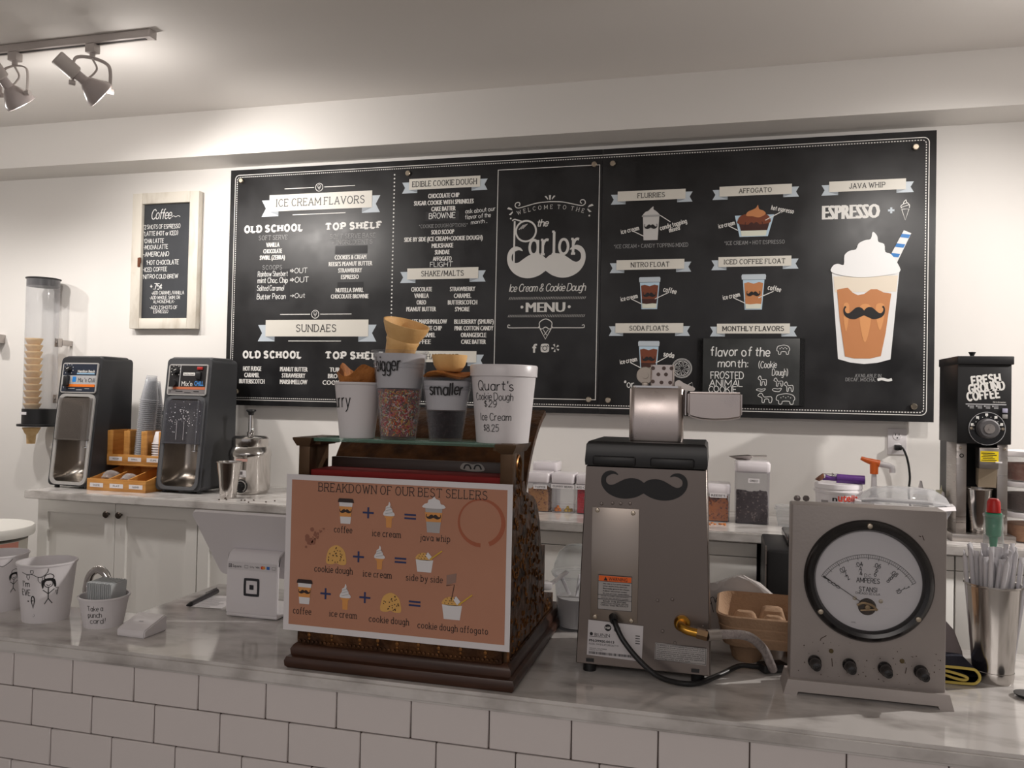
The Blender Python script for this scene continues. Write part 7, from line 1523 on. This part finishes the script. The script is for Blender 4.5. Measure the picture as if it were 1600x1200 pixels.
# ---------------------------------------------------------------- cardboard cup carrier and the wrapped bag behind it
PULP = mat('molded_pulp', (172, 140, 112), .85, bump=.25, bscale=160, mix=(158, 126, 98), mscale=12)
ca = thing('cup_carrier', 'molded brown cardboard cup carrier between the brewer and the ammeter', 'cup carrier', (.602, -1.985, .9), -.02)
def ring4(w, d, r, z): return [(x, y, z) for x, y in rrect(w, d, r, 5)]
m = MB(); m.loft([ring4(.195, .195, .035, .036), ring4(.205, .205, .036, .054), ring4(.203, .203, .036, .056), ring4(.212, .212, .038, .072), ring4(.210, .210, .038, .074), ring4(.222, .222, .04, .094), ring4(.214, .214, .037, .096), ring4(.196, .196, .034, .066), ring4(.185, .185, .03, .042), ring4(.06, .06, .02, .040)], (True, True)); m.build('tray', PULP, ca)
for sx in (-1, 1):
    for sy in (-1, 1):
        m = MB(); m.lathe([(0, .0), (.022, .0), (.028, .006), (.036, .040)], (sx * .052, sy * .052, 0), 20); m.build('cup_pocket', PULP, ca)
for dx, dy, w in ((0, .055, .05), (0, -.055, .05), (.055, 0, .05), (-.055, 0, .05), (0, 0, .045)):
    m = MB(); m.loft([[(x + dx, y + dy, .041) for x, y in rrect(w * 1.25, w * 1.25, .012, 3)], [(x + dx, y + dy, .076 if (dx or dy) else .072) for x, y in rrect(w * .8, w * .5 if dy == 0 else w * .8, .008, 3)], [(x + dx, y + dy, .081 if (dx or dy) else .076) for x, y in rrect(w * .6, w * .36, .006, 3)]], (False, True), False); m.build('divider_hump', PULP, ca)
bg = thing('printed_bag', 'crumpled white bag with black line drawings behind the cup carrier', 'bag', (.535, -1.852, .9))
m = MB(); rr2 = random.Random(12); rings = []
for z, w, d in ((.0, .17, .030), (.045, .19, .034), (.080, .175, .030), (.104, .13, .022), (.114, .06, .012)): rings.append([(x + rr2.uniform(-.004, .004) + (.02 if z > .1 else 0) * -1, y + rr2.uniform(-.003, .003), z + (0 if z == 0 else (.012 * math.sin(x * 40)) + rr2.uniform(-.003, .003))) for x, y in [(w / 2 * math.cos(2 * PI * i / 30), d / 2 * math.sin(2 * PI * i / 30)) for i in range(30)]])
m.loft(rings); m.build('bag_skin', mat('bag_white', (188, 182, 180), .5), bg, sharp=25)
m = MB(); BGm = lambda u, v: (u, -.0225 * math.sqrt(max(.05, 1 - (u / .1) ** 2)), v)
for i in range(7):
    x, z = -.055 + i * .018, .066 + .016 * math.sin(i * 2.1); ribbon(m, cat([(x + .009 * math.cos(a), z + .012 * math.sin(a * 1.3 + i)) for a in (0, 1.2, 2.4, 3.6, 4.8)], 4), .0014, BGm)
for i in range(6): seg_line(m, (-.06 + i * .02, .086), (-.05 + i * .02, .045 + .01 * (i % 2)), .0014, BGm)
m.build('line_drawing', INK, bg)

# ---------------------------------------------------------------- right end: straws in a steel cup, bottle, towel, disc
steel_cup((.986, -2.018, .9), .0335, .0460, .178, 'tall polished steel cup full of wrapped straws at the right end of the counter')
STR = mat('straw_paper', (208, 206, 210), .45)
r_ = random.Random(31); base = None
for k in range(44):
    a = k * 2.399963; rr_ = .0415 * math.sqrt((k + .5) / 44); x, y = rr_ * math.cos(a), rr_ * math.sin(a); h = .228 + r_.uniform(-.012, .022)
    if k % 6 == 0:
        m = MB(); m.loft([[(.0042 * math.cos(t), .0042 * math.sin(t), .01) for t in [2 * PI * i / 10 for i in range(10)]], [(.0042 * math.cos(t), .0042 * math.sin(t), h - .014) for t in [2 * PI * i / 10 for i in range(10)]], [(.0066 * math.cos(t), .0012 * math.sin(t), h - .006) for t in [2 * PI * i / 10 for i in range(10)]], [(.0068 * math.cos(t) + .001 * (k % 3), .0008 * math.sin(t), h + .003 * (k % 2)) for t in [2 * PI * i / 10 for i in range(10)]]]); base = m.build('wrapped_straw', STR, None); c = base
    else: c = base.copy(); COL.objects.link(c)
    c.location = (.986 + x * .70, -2.018 + y * .70, .9065); c.rotation_euler = (-y * 3.4, x * 3.4, r_.uniform(0, 3))
    tag(c, 'paper-wrapped straw standing in the tall steel cup', 'straw', 'wrapped straws in the steel cup')
bt = thing('syrup_bottle', 'clear bottle with a green pourer and red cap behind the straws', 'bottle', (1.016, -1.915, .9))
m = MB(); m.lathe([(0, .001), (.034, 0), (.036, .004), (.036, .17), (.030, .20), (.019, .225), (.0165, .262), (.0175, .264), (.0175, .27), (.0165, .272), (.0165, .288), (.0185, .289), (.0185, .294), (.015, .294)], seg=40); m.build('glass_body', clear('bottle_glass', (206, 206, 206), .2, .03, .8), bt)
m = MB(); m.lathe([(.0, .296), (.0145, .296), (.015, .285), (.0135, .268), (.013, .252), (.008, .248), (.0055, .228), (0, .227)], seg=28); m.build('green_pourer', mat('pourer_green', (20, 150, 110), .3), bt)
m = MB(); m.lathe([(0, .3245), (.008, .324), (.0115, .318), (.0125, .297), (0, .296)], seg=24); m.build('red_cap', mat('cap_red', (196, 30, 26), .4), bt)
m = MB(); m.lathe([(0, .004), (.033, .004), (.033, .165), (0, .166)], seg=32); m.build('label_wrap', mat('syrup', (176, 168, 160), .4), bt)
tw_ = thing('folded_towel', 'folded navy towel with yellow edging beside the ammeter', 'towel', (.90, -2.04, .9))
NAVT, YELT = mat('towel_navy', (24, 26, 46), .95, bump=.4, bscale=300), mat('towel_yellow', (206, 184, 96), .9)
path = cat([(-.05, .0038), (.03, .0038), (.046, .008), (.0505, .0175), (.045, .0275), (.03, .031), (-.05, .031)], 5); path2 = cat([(-.05, .025), (-.01, .024), (.018, .019), (.03, .0145), (.026, .010), (.01, .0115), (-.02, .019), (-.05, .0215)], 5)
m = MB()
for P in (path, path2):
    up_ = [(x, z + .0022) for x, z in P]; dn = [(x, z - .0022) for x, z in P]
    pts = up_ + dn[::-1]; m.loft([[(x, y, z) for x, z in pts] for y in (-.025, .06)], smooth=False)
m.build('cloth', NAVT, tw_)
for P in (path, path2):
    m = MB(); m.tube([(x, -.027, z) for x, z in P[::2]], .0026, 6, 2); m.build('yellow_edge', YELT, tw_)
gc = thing('grey_cloth', 'grey cloth heaped behind the folded navy towel', 'cloth', (.905, -1.915, .9))
m = MB(); rr3 = random.Random(8)
m.loft([[(w * math.cos(t) + rr3.uniform(-.003, .003), .4 * w * math.sin(t), z) for t in [2 * PI * i / 18 for i in range(18)]] for w, z in ((.062, 0), (.058, .02), (.04, .06), (.02, .088), (.006, .096))]); m.build('cloth_heap', mat('cloth_grey', (142, 132, 134), .9, bump=.2, bscale=60), gc)
m = MB(); m.lathe([(0, 0), (.016, 0), (.0215, .004), (.022, .006), (.0, .0065)], (1.017, -2.098, .9005), 36); tag(m.build('black_disc', BLACK, None), 'small black round disc lying at the right edge of the counter', 'disc')
